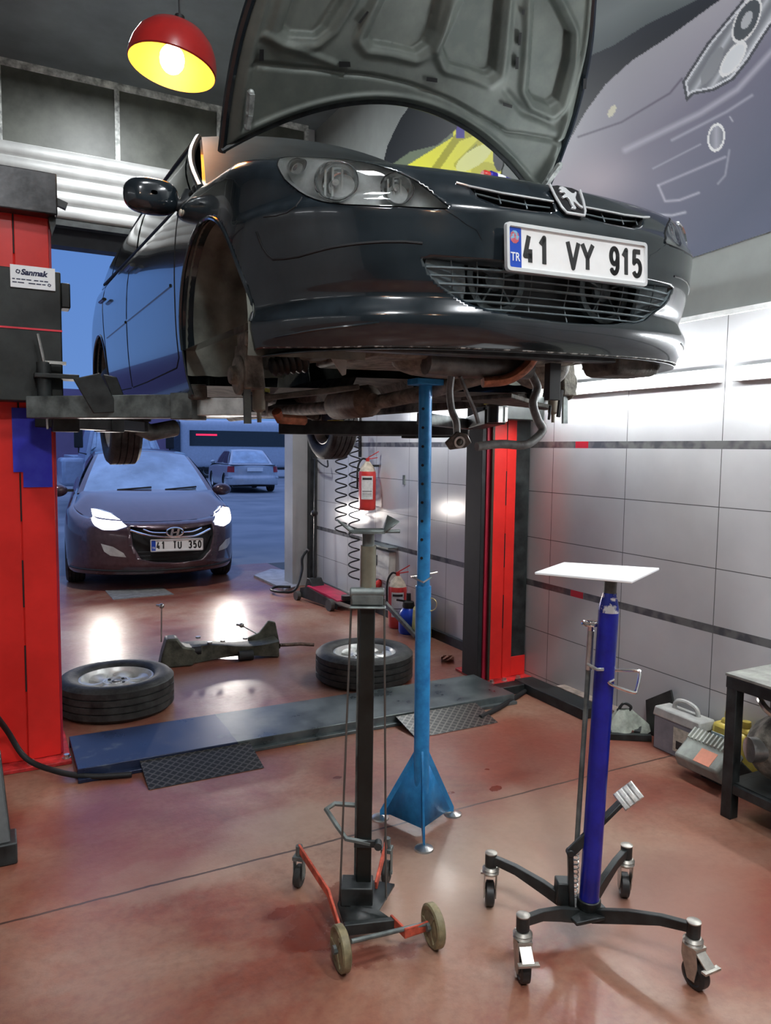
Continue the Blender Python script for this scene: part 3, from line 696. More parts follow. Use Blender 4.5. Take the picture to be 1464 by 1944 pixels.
def floor_wheel(px, py, z, label, rz):
    c = G(px, py, z); loc = Vector((c.x, c.y, 0)); t = thing('car_wheel', label, 'wheel', loc, 'wheels lying on the floor')
    T = TR((c.x, c.y, z/2), 0, 0, rz)
    tyre_mesh(MB(), .318, z, .20, T).build('tyre', rubber, t, sharp=50)
    rm = rim_mesh(MB(), .20, z, T).build('rim', alloy, t)
    d = MB().lathe([(.001, -.02), (.185, -.02)], T @ Matrix.Translation((0, 0, z*.1)), 32); d.build('rim_back', M('dark_rim_inside', (0.03, 0.03, 0.028), .6), rm)
    MB().lathe([(.001, .004), (.022, .003), (.028, -.004), (.028, -.014)], T @ Matrix.Translation((0, 0, z/2*.62-.008)), 20).build('centre_cap', M('grey_cap', (0.12, 0.12, 0.12), .4, .3), rm)
    b = MB()
    for k in range(4): b.cyl(T @ Vector((.052*cos(k*pi/2+.4), .052*sin(k*pi/2+.4), z*.31-.012)), T @ Vector((.052*cos(k*pi/2+.4), .052*sin(k*pi/2+.4), z*.31-.007)), .009, n=10)
    b.build('bolt_hole', gap, rm)
floor_wheel(221, 1277, .2, 'black tyre on a silver rim lying flat beside the left lift column', .3)
floor_wheel(692, 1230, .2, 'black tyre on a silver rim lying flat behind the black transmission jack', .9)
# ================================================================== SUBFRAME ON THE FLOOR
sfm = M('dull_olive_black_steel', (0.055, 0.055, 0.04), .55, .25, var=.5, scale=12, bump=.15)
a = Vector((.98, 5.20, 0)); b = Vector((1.80, 5.12, 0)); xd = (b-a).normalized(); yd = Vector((-xd.y, xd.x, 0)); L = (b-a).length
def SP(x, y, z): return a+xd*x+yd*y+Vector((0, 0, z))
t = thing('axle_subframe', 'dismantled olive black axle subframe lying between the two floor wheels', 'car part', a)
mb = MB()
def beamf(u, v):
    x = L*(.1+.88*u); w_ = .085+.02*cos(u*7); h = .105+.03*sin(u*6.2+.4)+.03*max(0, u-.6)
    cx_ = .02*sin(u*5); k = v*2*pi
    sy = max(-1, min(1, 1.4*cos(k))); sz = max(-1, min(1, 1.4*sin(k)))
    return SP(x, cx_+sy*w_*.9, .062+sz*h*.48)
mb.grid(beamf, 26, 18, cv=True)
mb.build('cross_beam', sfm, t, sharp=50)
mb = MB()
mb.prism([(-.02, 0), (.20, 0), (.24, .06), (.22, .12), (.14, .14), (.10, .20), (.03, .20), (0, .10)], basis(SP(0, -.12, .0), xd, (0, 0, 1)), -.13)
mb.build('mounting_bracket', sfm, t, bevel=.012)
mb = MB(); mb.prism([(.62, .02), (.86, .02), (.84, .12), (.82, .22), (.77, .235), (.70, .15), (.62, .12)], basis(SP(0, .05, .0), xd, (0, 0, 1)), -.03); mb.build('mounting_horn', sfm, t, bevel=.006)
MB().cyl(SP(.52, -.1, .035), SP(.62, -.1, .035), .035).build('bush_hole', black, t); MB().cyl(SP(.20, -.09, .10), SP(.26, -.09, .10), .03).build('bush_hole', black, t)
for p0, p1 in ((SP(.0, -.05, .17), SP(.005, -.06, .42)), (SP(.67, .0, .16), SP(.56, .0, .23))):
    m_ = MB(); m_.cyl(p0, p1, .005); m_.sphere(p1, .018); m_.cyl(p1, p1+yd*.03-xd*.03, .008); m_.build('stabiliser_link', steel, t)
m_ = MB(); m_.tube([SP(.84, 0, .06), SP(1.0, .02, .05), SP(1.1, 0, .04)], .013); m_.build('link_rod', M('rusty_rod', (0.09, 0.06, 0.045), .6, .3, var=.5, scale=30), t)
b_ = MB()
for x, z in ((.33, .125), (.42, .13), (.58, .135), (.25, .17)): b_.cyl(SP(x, -.03, z), SP(x, -.03, z+.012), .018, n=10)
b_.build('mounting_bolt', steel, t)
# ================================================================== LIGHT BLUE STAND
base = G(800, 1567, .0); base = G(799, 1570); bx, by = base.x, base.y
t = thing('support_stand', 'tall light blue height adjustable stand propping the car engine', 'stand', (bx, by, 0))
top = hit(808, 728, 1, by+.03); lean = Vector((top.x-bx, top.y-by, 0))
ztop = 1.745
def SPn(z): return Vector((bx, by, z))+lean*(z/ztop)
MB().cyl(SPn(.06), SPn(.97), .0305, n=24).build('lower_tube', bluepaint, t)
up = MB().cyl(SPn(.9), SPn(ztop), .0255, n=24).build('upper_tube', bluepaint, t)
dirn = (EYE-Vector((bx, by, 1.5))); dirn.z = 0; dirn.normalize(); side = Vector((-dirn.y, dirn.x, 0)); hd = (dirn*.9-side*.0).normalized()
h_ = MB()
for k in range(9):
    z = 1.655-.0715*k; c = SPn(z)+hd*.024-Vector((_r0.x, _r0.y, 0))*.008
    h_.cyl(c, c+hd*.004, .0055, n=12)
h_.build('pin_hole', gap, up)
MB().box(SPn(ztop+.012), (.115, .085, .024)).build('saddle_plate', bluepaint, t, bevel=.003)
ft = [G(722, 1553), G(860, 1546), G(805, 1612)]
for i, f in enumerate(ft):
    d = Vector((f.x-bx, f.y-by, 0)); n_ = d.normalized(); q = Vector((-n_.y, n_.x, 0)); L_ = d.length
    o0 = Vector((bx, by, 0))
    m_ = MB(); vs = []
    for sg in (-1, 1):
        vs += [o0+n_*.02+q*.004*sg+Vector((0, 0, .33)), o0+n_*(L_-.0)+q*.004*sg+Vector((0, 0, .035)), o0+n_*(L_)+q*.004*sg+Vector((0, 0, .015)), o0+n_*.0+q*.004*sg+Vector((0, 0, .055))]
    m_.mesh(vs, [(0, 1, 2, 3), (7, 6, 5, 4), (0, 4, 5, 1), (1, 5, 6, 2), (2, 6, 7, 3), (3, 7, 4, 0)])
    m_.build('fin', bluepaint, t)
    MB().lathe([(.001, .014), (.012, .014), (.035, .006), (.037, 0), (.001, 0)], TR((f.x, f.y, 0)), 24).build('foot_disc', steel, t)
# skirts between the fins
for i, j in ((0, 2), (1, 2), (0, 1)):
    A = Vector((ft[i].x, ft[i].y, .03)); B = Vector((ft[j].x, ft[j].y, .03)); T_ = SPn(.33)
    A = A.lerp(SPn(.03), .12); B = B.lerp(SPn(.03), .6 if j == 2 else .12)
    if j == 2: MB().mesh([A, B, SPn(.33)+(B-SPn(.03))*.05, A.lerp(SPn(.33), .93)], [(0, 1, 2, 3)]).build('skirt_plate', bluepaint, t, solid=.004)
pin = MB(); pz = 1.005
pin.tube([SPn(pz)-Vector((_r0.x, _r0.y, 0))*.05, SPn(pz)+Vector((_r0.x, _r0.y, 0))*.055+Vector((0, 0, .02))], .005)
pin.tube([SPn(pz)-Vector((_r0.x, _r0.y, 0))*.045, SPn(pz)+hd*.05-Vector((0, 0, .012)), SPn(pz)+Vector((_r0.x, _r0.y, 0))*.03], .004)
pin.build('locking_pin', steel, t)
rg_ = MB(); cR = SPn(.90)+Vector((_r0.x, _r0.y, 0))*.03+hd*.012
rg_.tube([cR+Vector((_r0.x, _r0.y, 0))*.022*cos(a_)+Vector((0, 0, .025*sin(a_))) for a_ in [k*2*pi/20 for k in range(20)]], .002, closed=True)
rg_.build('key_ring', M('brass_wire', (0.5, 0.4, 0.2), .35, .9), t)
# ================================================================== BLACK TRANSMISSION JACK (left)
RX = Vector((_r0.x, _r0.y, 0)); FX = Vector((sin(YAW), cos(YAW), 0))
jb = G(690, 1712, .06); jx, jy = jb.x, jb.y
t = thing('transmission_jack', 'black wheeled transmission jack with orange arms and olive wheels', 'jack', (jx, jy, 0))
def J(r, f, z): return Vector((jx, jy, 0))+RX*r+FX*f+Vector((0, 0, z))
zc = 1.055
MB().bar(J(0, 0, .06), J(0.004, .0, zc), .047, .047, up=FX).build('mast', M('glossy_black_steel', (0.005, 0.007, 0.006), .35, .0, var=.3), t, bevel=.004)
MB().bar(J(-.026, .03, .0+.05), J(-.022, .03, zc), .012, .02, up=FX).build('mast_rail', greymetal, t)
MB().cyl(J(.004, 0, zc), J(.004, 0, 1.205), .0245, n=28).build('lift_cylinder', M('olive_grey_metal', (0.26, 0.25, 0.19), .33, .6, var=.15), t)
MB().cyl(J(.004, 0, 1.2), J(.004, 0, 1.245), .019, n=20).build('ram', greymetal, t)
s_ = MB(); z0 = 1.247
pl = [[(-.045, -.06), (.075, -.06), (.085, .04), (-.035, .05)]]
s_.mesh([J(-.04, -.06, z0), J(.055, -.05, z0), (J(.05, .06, z0)), J(-.04, .05, z0), J(-.04, -.06, z0+.006), J(.055, -.05, z0+.006), J(.05, .06, z0+.006), J(-.04, .05, z0+.006)],
        [(3, 2, 1, 0), (4, 5, 6, 7), (0, 1, 5, 4), (1, 2, 6, 5), (2, 3, 7, 6), (3, 0, 4, 7)])
s_.mesh([J(-.04, -.06, z0+.003), J(-.04, .05, z0+.003), J(-.095, .04, z0+.035), J(-.085, -.02, z0+.035)], [(0, 1, 2, 3)])
s_.mesh([J(.055, -.05, z0+.003), J(.05, .06, z0+.003), J(.065, .06, z0+.045), J(.1, -.03, z0+.035)], [(0, 1, 2, 3)])
s_.mesh([J(-.055, -.058, z0+.003), J(.1, -.035, z0+.003), J(.1, -.03, z0+.012), J(-.05, -.055, z0+.012)], [(0, 1, 2, 3)])
s_.build('saddle', greymetal, t, solid=.005, sharp=20)
c_ = MB(); c_.bar(J(-.045, 0, zc-.012), J(.052, 0, zc-.012), .07, .034); c_.cyl(J(-.05, -.02, zc+.008), J(.055, -.02, zc+.008), .016); c_.bb(*(0, 0, 0, 0, 0, 0)) if False else None
c_.bar(J(-.05, -.03, zc-.035), J(.06, -.03, zc-.035), .03, .008)
c_.build('clamp', greymetal, t, bevel=.004)
for x, xb in ((-.045, -.074), (.055, .072)):
    MB().cyl(J(x, -.02, zc-.01), J(xb, -.01 if x > 0 else -.03, .075), .0035, n=8).build('guide_rod', M('grey_rod', (0.14, 0.14, 0.13), .35, .7), t)
hd_ = MB(); hd_.tube([J(.02, -.03, .27), J(-.055, -.03, .285), J(-.085, .0, .31), J(-.125, .06, .335), J(-.10, .10, .335), J(-.02, .09, .335)], .0085, 6); hd_.build('handle_loop', greymetal, t)
cb = MB(); cb.bar(J(-.03, -.03, .27), J(.05, -.03, .27), .012, .02); cb.cyl(J(.045, -.03, .275), J(.045, -.06, .275), .012); cb.build('mast_clamp', blackmetal, t)
bp_ = MB(); bp_.mesh([J(-.08, -.05, .085), J(.05, -.08, .085), J(.10, .06, .085), J(-.05, .10, .085), J(-.055, -.12, .062), J(.09, -.09, .062)], [(0, 1, 2, 3), (0, 4, 5, 1)])
bp_.build('base_plate', blackmetal, t, solid=.008, bevel=.001)
MB().bar(J(-.055, -.13, .055), J(.10, -.10, .055), .02, .035).build('base_bar', blackmetal, t, bevel=.003)
MB().bar(J(-.02, -.02, .08), J(-.02, -.02, .14), .1, .08, up=FX).build('pump_block', blackmetal, t, bevel=.004)
w1 = G(647, 1840); w2 = G(822, 1795); w3 = G(568, 1682)
orange = M('chipped_orange_paint', (0.40, 0.065, 0.035), .5, var=.35, scale=30)
def flatbar(pts, wdt, h, nm, mat):
    m_ = MB()
    for p, q in zip(pts, pts[1:]):
        d = (Vector(q)-Vector(p)).normalized()*.004; m_.bar(Vector(p)-d, Vector(q)+d, wdt, h)
    return m_.build(nm, mat, t, bevel=.0015)
flatbar([Vector((w3.x, w3.y, .135)), J(-.11, -.02, .10), J(-.065, -.14, .055), Vector((w1.x, w1.y, .10))], .008, .028, 'leg_arm', orange)
flatbar([J(.09, -.09, .06), J(.13, -.16, .065), Vector((w2.x, w2.y, .062))+RX*-.02], .008, .03, 'leg_arm', orange)
flatbar([J(.04, .03, .10), J(.07, .18, .15)], .008, .03, 'leg_arm', orange)
olive = M('dirty_olive_plastic', (0.17, 0.14, 0.075), .55, var=.3, scale=20)
for c, nm in ((w1, 0), (w2, 1)):
    A_ = RX*.9-FX*.35; A_.normalize()
    T = basis((c.x, c.y, .064), FX*.92-RX*.38, (0, 0, 1)); ax = Vector((T[0][2], T[1][2], T[2][2]))
    wv = MB().lathe([(.008, -.012), (.03, -.014), (.045, -.010), (.05, -.013), (.058, -.014), (.064, -.010), (.064, .010), (.058, .014), (.05, .013), (.045, .010), (.03, .014), (.008, .012)], T, 36)
    for k in range(3):
        an = k*2*pi/3; wv.bar(T @ Vector((.01*cos(an), .01*sin(an), 0)), T @ Vector((.05*cos(an), .05*sin(an), 0)), .012, .03, up=ax)
    o = wv.build('wheel', olive, t); MB().cyl(T @ Vector((0, 0, -.024)), T @ Vector((0, 0, .024)), .013, n=8).build('wheel_hub', greymetal, o)
MB().cyl(Vector((w1.x, w1.y, .085))+RX*.03, Vector((w2.x, w2.y, .07))-RX*.02, .007).build('axle_rod', greymetal, t)
def small_caster(c, zt):
    T = basis((c.x, c.y, .038), (RX*.25+FX*.97), (0, 0, 1)); ax = Vector((T[0][2], T[1][2], T[2][2]))
    m_ = MB().lathe([(.006, -.011), (.034, -.011), (.038, -.007), (.038, .007), (.034, .011), (.006, .011)], T, 28); o = m_.build('wheel', rubber, t)
    f_ = MB()
    for s in (-1, 1): f_.bar(Vector((c.x, c.y, .03))+ax*.016*s, Vector((c.x, c.y, zt-.03))+ax*.016*s, .026, .003, up=ax)
    f_.bar(Vector((c.x, c.y, zt-.03))-ax*.018, Vector((c.x, c.y, zt-.03))+ax*.018, .04, .012); f_.cyl((c.x, c.y, zt-.03), (c.x, c.y, zt+.01), .012)
    f_.cyl(Vector((c.x, c.y, .038))-ax*.02, Vector((c.x, c.y, .038))+ax*.02, .006)
    f_.build('caster_fork', greymetal, o)
small_caster(w3, .135); small_caster(J(.075, .21, 0), .15)
# ================================================================== BLUE TRANSMISSION JACK (right)
bb_ = G(1108, 1722, .10); jx, jy = bb_.x, bb_.y
t = thing('transmission_jack', 'deep blue wheeled transmission jack with a white square plate on top', 'jack', (jx, jy, 0))
lean = (hit(1131, 1140, 1, jy+.0)-Vector((jx, jy, 1.02))); lx = lean.x*.886-.0
def B(r, f, z): return Vector((jx, jy, 0))+RX*(r+.03*z)+FX*f+Vector((0, 0, z))
tilt_r = 0
MB().lathe([(.030, .0), (.030, .90), (.0295, .93), (.017, .985), (.001, .99)], basis(B(.012, 0, .10), (RX-Vector((0, 0, .03))), FX.cross(RX) if False else FX), 32).build('mast', bluedeep, t) if False else None
m_ = MB().tube([B(.012, 0, .10), B(.012, 0, 1.025)], .030, 32); m_.build('mast', bluedeep, t)
MB().tube([B(.012, 0, 1.025), B(.012, 0, 1.04), B(.012, 0, 1.083)], .03, 32, radii=[.030, .0295, .020]).build('mast_cone', M('blue_worn_to_metal', (0.02, 0.03, 0.22), .25, .3, col2=(0.6, 0.6, 0.6), scale=25, lo=.5, hi=.56), t)
MB().tube([B(.012, 0, 1.08), B(.012, 0, 1.128)], .019, 24).build('ram', greymetal, t)
zt = 1.134
q4 = [G(1015, 1086, zt), G(1200, 1103, zt), G(1252, 1078, zt), G(1070, 1067, zt)]
q4 = [Vector((p.x, p.y, 0)) for p in q4]
MB().mesh([p+Vector((0, 0, zt-.008)) for p in q4]+[p+Vector((0, 0, zt)) for p in q4], [(3, 2, 1, 0), (4, 5, 6, 7), (0, 1, 5, 4), (1, 2, 6, 5), (2, 3, 7, 6), (3, 0, 4, 7)]).build('top_plate', white, t, bevel=.002)
MB().tube([B(-.028, .03, .28), B(-.028, .03, .84)], .008, 12).build('release_tube', greymetal, t)
MB().tube([B(-.028, .03, .84), B(-.028, .03, .96)], .011, 14).build('release_shaft', steel, t)
hw = MB(); c_ = B(-.030, .03, .982)
hw.tube([c_+RX*.024*cos(k*2*pi/20)+FX*.024*sin(k*2*pi/20) for k in range(20)], .006, 8, closed=True); hw.cyl(c_-Vector((0, 0, .03)), c_-Vector((0, 0, .003)), .009)
for k in range(3): hw.cyl(c_, c_+RX*.02*cos(k*2.1)+FX*.02*sin(k*2.1), .003)
hw.build('release_knob', chrome, t)
hw = MB(); hw.tube([B(-.04, .0, .865), B(-.02, -.03, .858), B(.0, -.028, .858)], .005); hw.build('tube_clip', steel, t)
hn = MB(); hn.tube(smooth_path([B(.035, -.02, .825), B(.02, -.03, .815), B(.09, -.03, .79), B(.105, -.02, .795), B(.125, .02, .833), B(.115, .03, .838), B(.035, .03, .838)], 5), .0048, 8); hn.build('handle', chrome, t)
# pedal with arms
pm = MB(); pm.bar(B(-.055, .0, .275), B(.0, .0, .335), .014, .03); pm.bar(B(.0, .0, .335), B(.095, .02, .425), .014, .03, up=FX); pm.cyl(B(-.055, -.012, .275), B(-.055, .014, .275), .012)
pm.bar(B(-.055, .0, .275), B(-.04, .0, .10), .016, .022, up=FX); o = pm.build('pedal_arm', blackmetal, t, bevel=.003)
pp = MB(); pd = basis(B(.118, .02, .448), RX*.75+Vector((0, 0, .62)), FX*.5+Vector((0, 0, .6))-RX*.4)
for k in range(4): pp.prism([(-.034+k*.018, -.028), (-.02+k*.018, -.028), (-.02+k*.018, .028), (-.034+k*.018, .028)], pd @ Matrix.Translation((0, 0, .004)), .008)
pp.prism([(-.036, -.029), (.036, -.029), (.036, .029), (-.036, .029)], pd, .006)
pp.build('pedal', M('worn_aluminium', (0.5, 0.5, 0.48), .38, .7, var=.3, scale=30), o, bevel=.002)
sp_ = MB(); sp_.tube([B(-.026, .02, .115)+Vector((.008*cos(k*.8), .008*sin(k*.8), k*.0019)) for k in range(90)], .0022, 5); sp_.build('return_spring', steel, t)
bs_ = MB(); bs_.box((jx, jy, .096), (.13, .13, .012), Matrix.Rotation(rad(-10), 3, 'Z')); bs_.cyl(B(.012, 0, .10), B(.012, 0, .13), .036, n=24); bs_.build('base_plate', blackmetal, t, bevel=.003)
MB().bar(B(-.06, .03, .10), B(-.06, .03, .17), .05, .05, up=FX).build('pump_block', blackmetal, t, bevel=.004)
cast = [(G(930, 1722), 1), (G(1186, 1705), 0), (G(990, 1855), 1), (G(1312, 1868), 1)]
rub2 = M('caster_tyre', (0.02, 0.02, 0.02), .45)
for k, (c, br) in enumerate(cast):
    d = Vector((c.x-jx, c.y-jy, 0)); L_ = d.length; n_ = d.normalized(); q = Vector((-n_.y, n_.x, 0))
    A0 = Vector((jx, jy, 0)); zt_ = .168
    path = [A0+n_*.03+Vector((0, 0, .085)), A0+n_*(L_*.42)+q*(.0)+Vector((0, 0, .125)), A0+n_*(L_*.72)+Vector((0, 0, .155)), Vector((c.x, c.y, zt_))]
    hs = [.045, .042, .03, .026]
    m_ = MB(); vs = []
    for p, h in zip(path, hs):
        for a_, b2 in ((-1, -1), (1, -1), (1, 1), (-1, 1)): vs.append(p+q*.010*a_+Vector((0, 0, h/2*b2)))
    fs = [(0, 3, 2, 1), (12, 13, 14, 15)]
    for i in range(3):
        for j in range(4): fs.append((4*i+j, 4*i+(j+1) % 4, 4*i+4+(j+1) % 4, 4*i+4+j))
    m_.mesh(vs, fs); m_.build('leg_arm', blackmetal, t, bevel=.002, sharp=25)
    ca = MB(); ca.cyl((c.x, c.y, .145), (c.x, c.y, .185), .019, n=20); ca.build('swivel_post', blackmetal, t)
    MB().lathe([(.001, .006), (.012, .006), (.020, .003), (.020, 0), (.001, 0)], TR((c.x, c.y, .185)), 20).build('swivel_cap', MATS['caster_zinc'] if 'caster_zinc' in MATS else M('caster_zinc', (0.40, 0.38, 0.34), .42, .85, var=.15, scale=30), t); cp = MB()
    cp.lathe([(.001, 0), (.026, 0), (.028, .006), (.024, .012), (.028, .016), (.022, .024), (.001, .026)], TR((c.x, c.y, .118)), 24)
    wdir = {0: RX*.1+FX*1.0, 1: RX*.15+FX*1.0, 2: RX*.1-FX*1.0, 3: RX*.45-FX*.9}[k].normalized(); ax = Vector((wdir.y, -wdir.x, 0))
    wc = Vector((c.x, c.y, .040))+wdir*.014
    for s in (-1, 1):
        T = basis(wc+ax*.019*s-ax*.0015, wdir, (0, 0, 1)); cp.prism([(-.012, -.012), (.012, -.012), (.020, .03), (.012, .082), (-.034, .082), (-.036, .05)], T, .003)
    cp.bar(wc-wdir*.03+Vector((0, 0, .078)), wc+wdir*.015+Vector((0, 0, .078)), .042, .008)
    if br:
        cp.bar(wc+wdir*.012+Vector((0, 0, .07)), wc+wdir*.05+Vector((0, 0, .042)), .034, .004); cp.bar(wc+wdir*.05+Vector((0, 0, .042))-ax*.03, wc+wdir*.05+Vector((0, 0, .042))+ax*.03, .016, .006)
    cf = cp.build('caster_fork', M('caster_zinc', (0.40, 0.38, 0.34), .42, .85, var=.15, scale=30), t)
    T = basis(wc, wdir, (0, 0, 1)); wm = MB().lathe([(.006, -.014), (.026, -.012), (.03, -.015), (.040, -.011), (.040, .011), (.03, .015), (.026, .012), (.006, .014)], T, 32); wo_ = wm.build('wheel', rub2, t)
    MB().lathe([(.001, -.0165), (.012, -.0165), (.012, .0165), (.001, .0165)], T, 14).build('wheel_hub', steel, wo_)
# ================================================================== BLACK FOOT at the lower left edge
c = G(34, 1640); o = MB().bb(c.x-.35, c.x-.0, c.y, c.y+.12, 0, .08); o.mesh([(c.x-.35, c.y+.02, .08), (c.x-.02, c.y+.02, .08), (c.x-.02, c.y+.12, .08), (c.x-.35, c.y+.12, .08), (c.x-.3, c.y+.2, .34), (c.x-.045, c.y+.2, .34), (c.x-.045, c.y+.26, .34), (c.x-.3, c.y+.26, .34)], [(0, 1, 5, 4), (1, 2, 6, 5), (2, 3, 7, 6), (3, 0, 4, 7), (4, 5, 6, 7)])
o = o.build('equipment_foot', blackmetal, loc=(c.x-.15, c.y, 0), bevel=.006); tag(o, 'black steel foot of a machine cut off by the lower left edge', 'machine foot')
# ================================================================== THINGS ALONG THE RIGHT WALL
exred = M('extinguisher_red', (0.55, 0.035, 0.03), .3, var=.08, scale=6, coat=.4)
dusty = M('dusty_cream_paint', (0.42, 0.36, 0.28), .6, var=.2, scale=20)
paper = M('white_label_paper', (0.62, 0.62, 0.6), .6, var=.08, scale=40)
def extinguisher(c, label, fl):
    t = thing('fire_extinguisher', label, 'fire extinguisher', c, 'red fire extinguishers')
    c = Vector(c); H_ = .44; r = .078
    MB().lathe([(.001, .0), (r-.01, .0), (r-.002, .012), (r, .03), (r, .33), (r-.004, .35)], TR(c), 32).build('cylinder', exred, t)
    MB().lathe([(r-.004, .35), (r-.02, .39), (.03, .425), (.02, .44), (.001, .44)], TR(c), 32).build('shoulder', dusty, t)
    v = MB(); v.cyl(c+Vector((0, 0, .43)), c+Vector((0, 0, .47)), .017); v.bar(c+Vector((0, 0, .46)), c+RX*.09+Vector((0, 0, .475)), .018, .008); v.bar(c+Vector((0, 0, .47)), c+RX*.10+Vector((0, 0, .53)), .018, .008)
    v.build('valve_handle', exred, t)
    MB().tube(smooth_path([c+Vector((0, 0, .455)), c-RX*.05+Vector((0, 0, .46)), c-RX*.088+Vector((0, 0, .38)), c-RX*.09+Vector((0, 0, .2))]), .009, 8).build('hose', black, t)
    LB = MB().grid(lambda u, w: c+Vector(((r+.002)*cos(lerp(-2.75, -1.35, u)-YAW*0), (r+.002)*sin(lerp(-2.75, -1.35, u)), lerp(.1, .31, w))), 10, 1); lb = LB.build('label', paper, t)
    k = MB()
    for z0, z1 in ((.275, .295), (.17, .176), (.15, .153), (.14, .142), (.13, .132)): k.grid(lambda u, w: c+Vector(((r+.003)*cos(lerp(-2.6, -1.5, u)), (r+.003)*sin(lerp(-2.6, -1.5, u)), lerp(z0, z1, w))), 8, 1)
    k.build('label_print', M('black_print', (0.02, 0.02, 0.02), .6), lb)
    if not fl: MB().bar(c+Vector((.03, 0, .4)), Vector((UW-.001, c.y, c.z+.4)), .03, .02).build('wall_bracket', blackmetal, t)
    return t
e1 = hit(697, 968, 0, 2.99); extinguisher((2.99, e1.y, e1.z), 'red fire extinguisher hanging on the tiled wall', False)
e2 = G(758, 1190); extinguisher((e2.x-.02, e2.y, 0), 'red fire extinguisher standing on the floor by the wall', True)
# coiled air hoses
def coil(x, y0, z0, z1, turns, r, nm, lbl, extra=()):
    N_ = turns*14; pts = [Vector((x+r*cos(k*2*pi/14), y0+r*1.0*sin(k*2*pi/14), lerp(z0, z1, k/N_))) for k in range(N_+1)]
    o = MB().tube(list(extra)+pts, .007, 6).build(nm, black, loc=(x, y0, z1)); return tag(o, lbl, 'hose', 'coiled air hoses')
h1 = hit(648, 870, 0, 2.95); h1b = hit(652, 1015, 0, 2.95)
coil(2.95, h1.y, h1.z+.1, h1b.z, 9, .055, 'coiled_air_hose', 'left black coiled air hose hanging on the tiled wall')
h2 = hit(672, 850, 0, 2.93); h2b = hit(668, 1100, 0, 2.93)
coil(2.93, h2.y-.02, h2.z+.35, h2b.z, 17, .05, 'coiled_air_hose', 'right black coiled air hose hanging on the tiled wall beside the extinguisher')
o = MB().tube([hit(683, 868, 0, 3.085), hit(683, 780, 0, 3.085)], .014, 8).build('wall_conduit', black, loc=hit(683, 868, 0, 3.085)); tag(o, 'thin black vertical pipe on the tiled wall above the hanging extinguisher', 'pipe')
o = MB().tube(smooth_path([hit(588, 869, 0, 3.07), hit(600, 872, 0, 3.0), hit(612, 882, 0, 3.02), hit(622, 886, 0, 3.03), hit(622, 874, 0, 3.05)]), .008, 6).build('wall_hook', black, loc=hit(600, 872, 0, 3.05)); tag(o, 'thin black bent hook on the wall left of the coiled hoses', 'hook')
o = MB().bb(3.088, 3.1, hit(768, 910, 0, 3.1).y-.012, hit(768, 910, 0, 3.1).y+.012, hit(768, 920, 0, 3.1).z, hit(768, 902, 0, 3.1).z).build('wall_clip', greymetal, loc=(3.095, hit(768, 910, 0, 3.1).y, hit(768, 910, 0, 3.1).z)); tag(o, 'small grey metal clip on a tile joint right of the hanging extinguisher', 'clip')
# pillar hose
hp = [hit(583, 1045, 1, VD-.06), hit(574, 1060, 1, VD-.08), hit(573, 1085, 1, VD-.14), G(560, 1120, .045), G(535, 1124, .04), G(515, 1120, .04), G(525, 1114, .04), G(552, 1114, .04)]
t = MB().tube(smooth_path(hp), .014, 8).build('water_hose', black, loc=hp[3]); tag(t, 'black water hose with tap looped at the foot of the door pillar', 'hose')
tp = MB(); q = hp[0]; tp.cyl(q, q+Vector((.0, .02, .0)), .02); tp.bar(q-Vector((.06, 0, 0)), q+Vector((.04, 0, 0)), .012, .012); tp.build('tap', steel, t)
# junction box with sockets
v0 = hit(712, 1060, 0, 3.1).y; v1 = hit(752, 1060, 0, 3.1).y; zb_, zt_ = hit(730, 1098, 0, 3.1).z, hit(730, 1042, 0, 3.1).z
t = thing('socket_box', 'pale grey electrical box with red sockets on the tiled wall', 'electrical box', (3.06, (v0+v1)/2, zb_), None)
MB().bb(3.03, 3.099, v1, v0, zb_, zt_).build('box_housing', M('pale_box_plastic', (0.5, 0.5, 0.46), .5), t, bevel=.006)
MB().bb(3.024, 3.032, lerp(v1, v0, .55), lerp(v1, v0, .95), lerp(zb_, zt_, .45), lerp(zb_, zt_, .8)).build('breaker_window', M('dark_window', (0.08, 0.09, 0.09), .2), t, bevel=.002)
k_ = MB(); k_.bb(3.0, 3.1, lerp(v1, v0, -.1), lerp(v1, v0, 1.0), zt_+.03, zt_+.045); k_.build('top_shelf', greymetal, t)
for f in (.25, .75):
    y_ = lerp(v1, v0, f+.25); MB().cyl((3.06, y_, zb_-.03), (2.985, y_-.02, zb_-.06), .033, n=16).build('red_socket', exred, t)
MB().bb(3.05, 3.1, v1-.02, v0+.1, zb_-.12, zb_+.0).build('socket_mount', M('grey_mount', (0.3, 0.3, 0.3), .5), t)
# blue sprayer
c = G(778, 1198); c.x = min(c.x, 3.0)
t = thing('sprayer_bottle', 'blue pressure sprayer bottle with black top beside the floor extinguisher', 'bottle', (c.x-.03, c.y-.05, 0)); cc = Vector((c.x-.03, c.y-.05, 0))
MB().lathe([(.001, 0), (.07, 0), (.08, .02), (.08, .13), (.07, .18), (.045, .21), (.001, .212)], TR(cc), 28).build('bottle_body', M('blue_plastic', (0.01, 0.05, 0.45), .3, var=.1), t)
k_ = MB().lathe([(.001, .21), (.045, .21), (.05, .225), (.045, .26), (.02, .27), (.018, .33), (.001, .33)], TR(cc), 20); k_.bar(cc+Vector((0, 0, .26)), cc-RX*.1+Vector((0, 0, .275)), .02, .014); k_.build('pump_head', black, t)
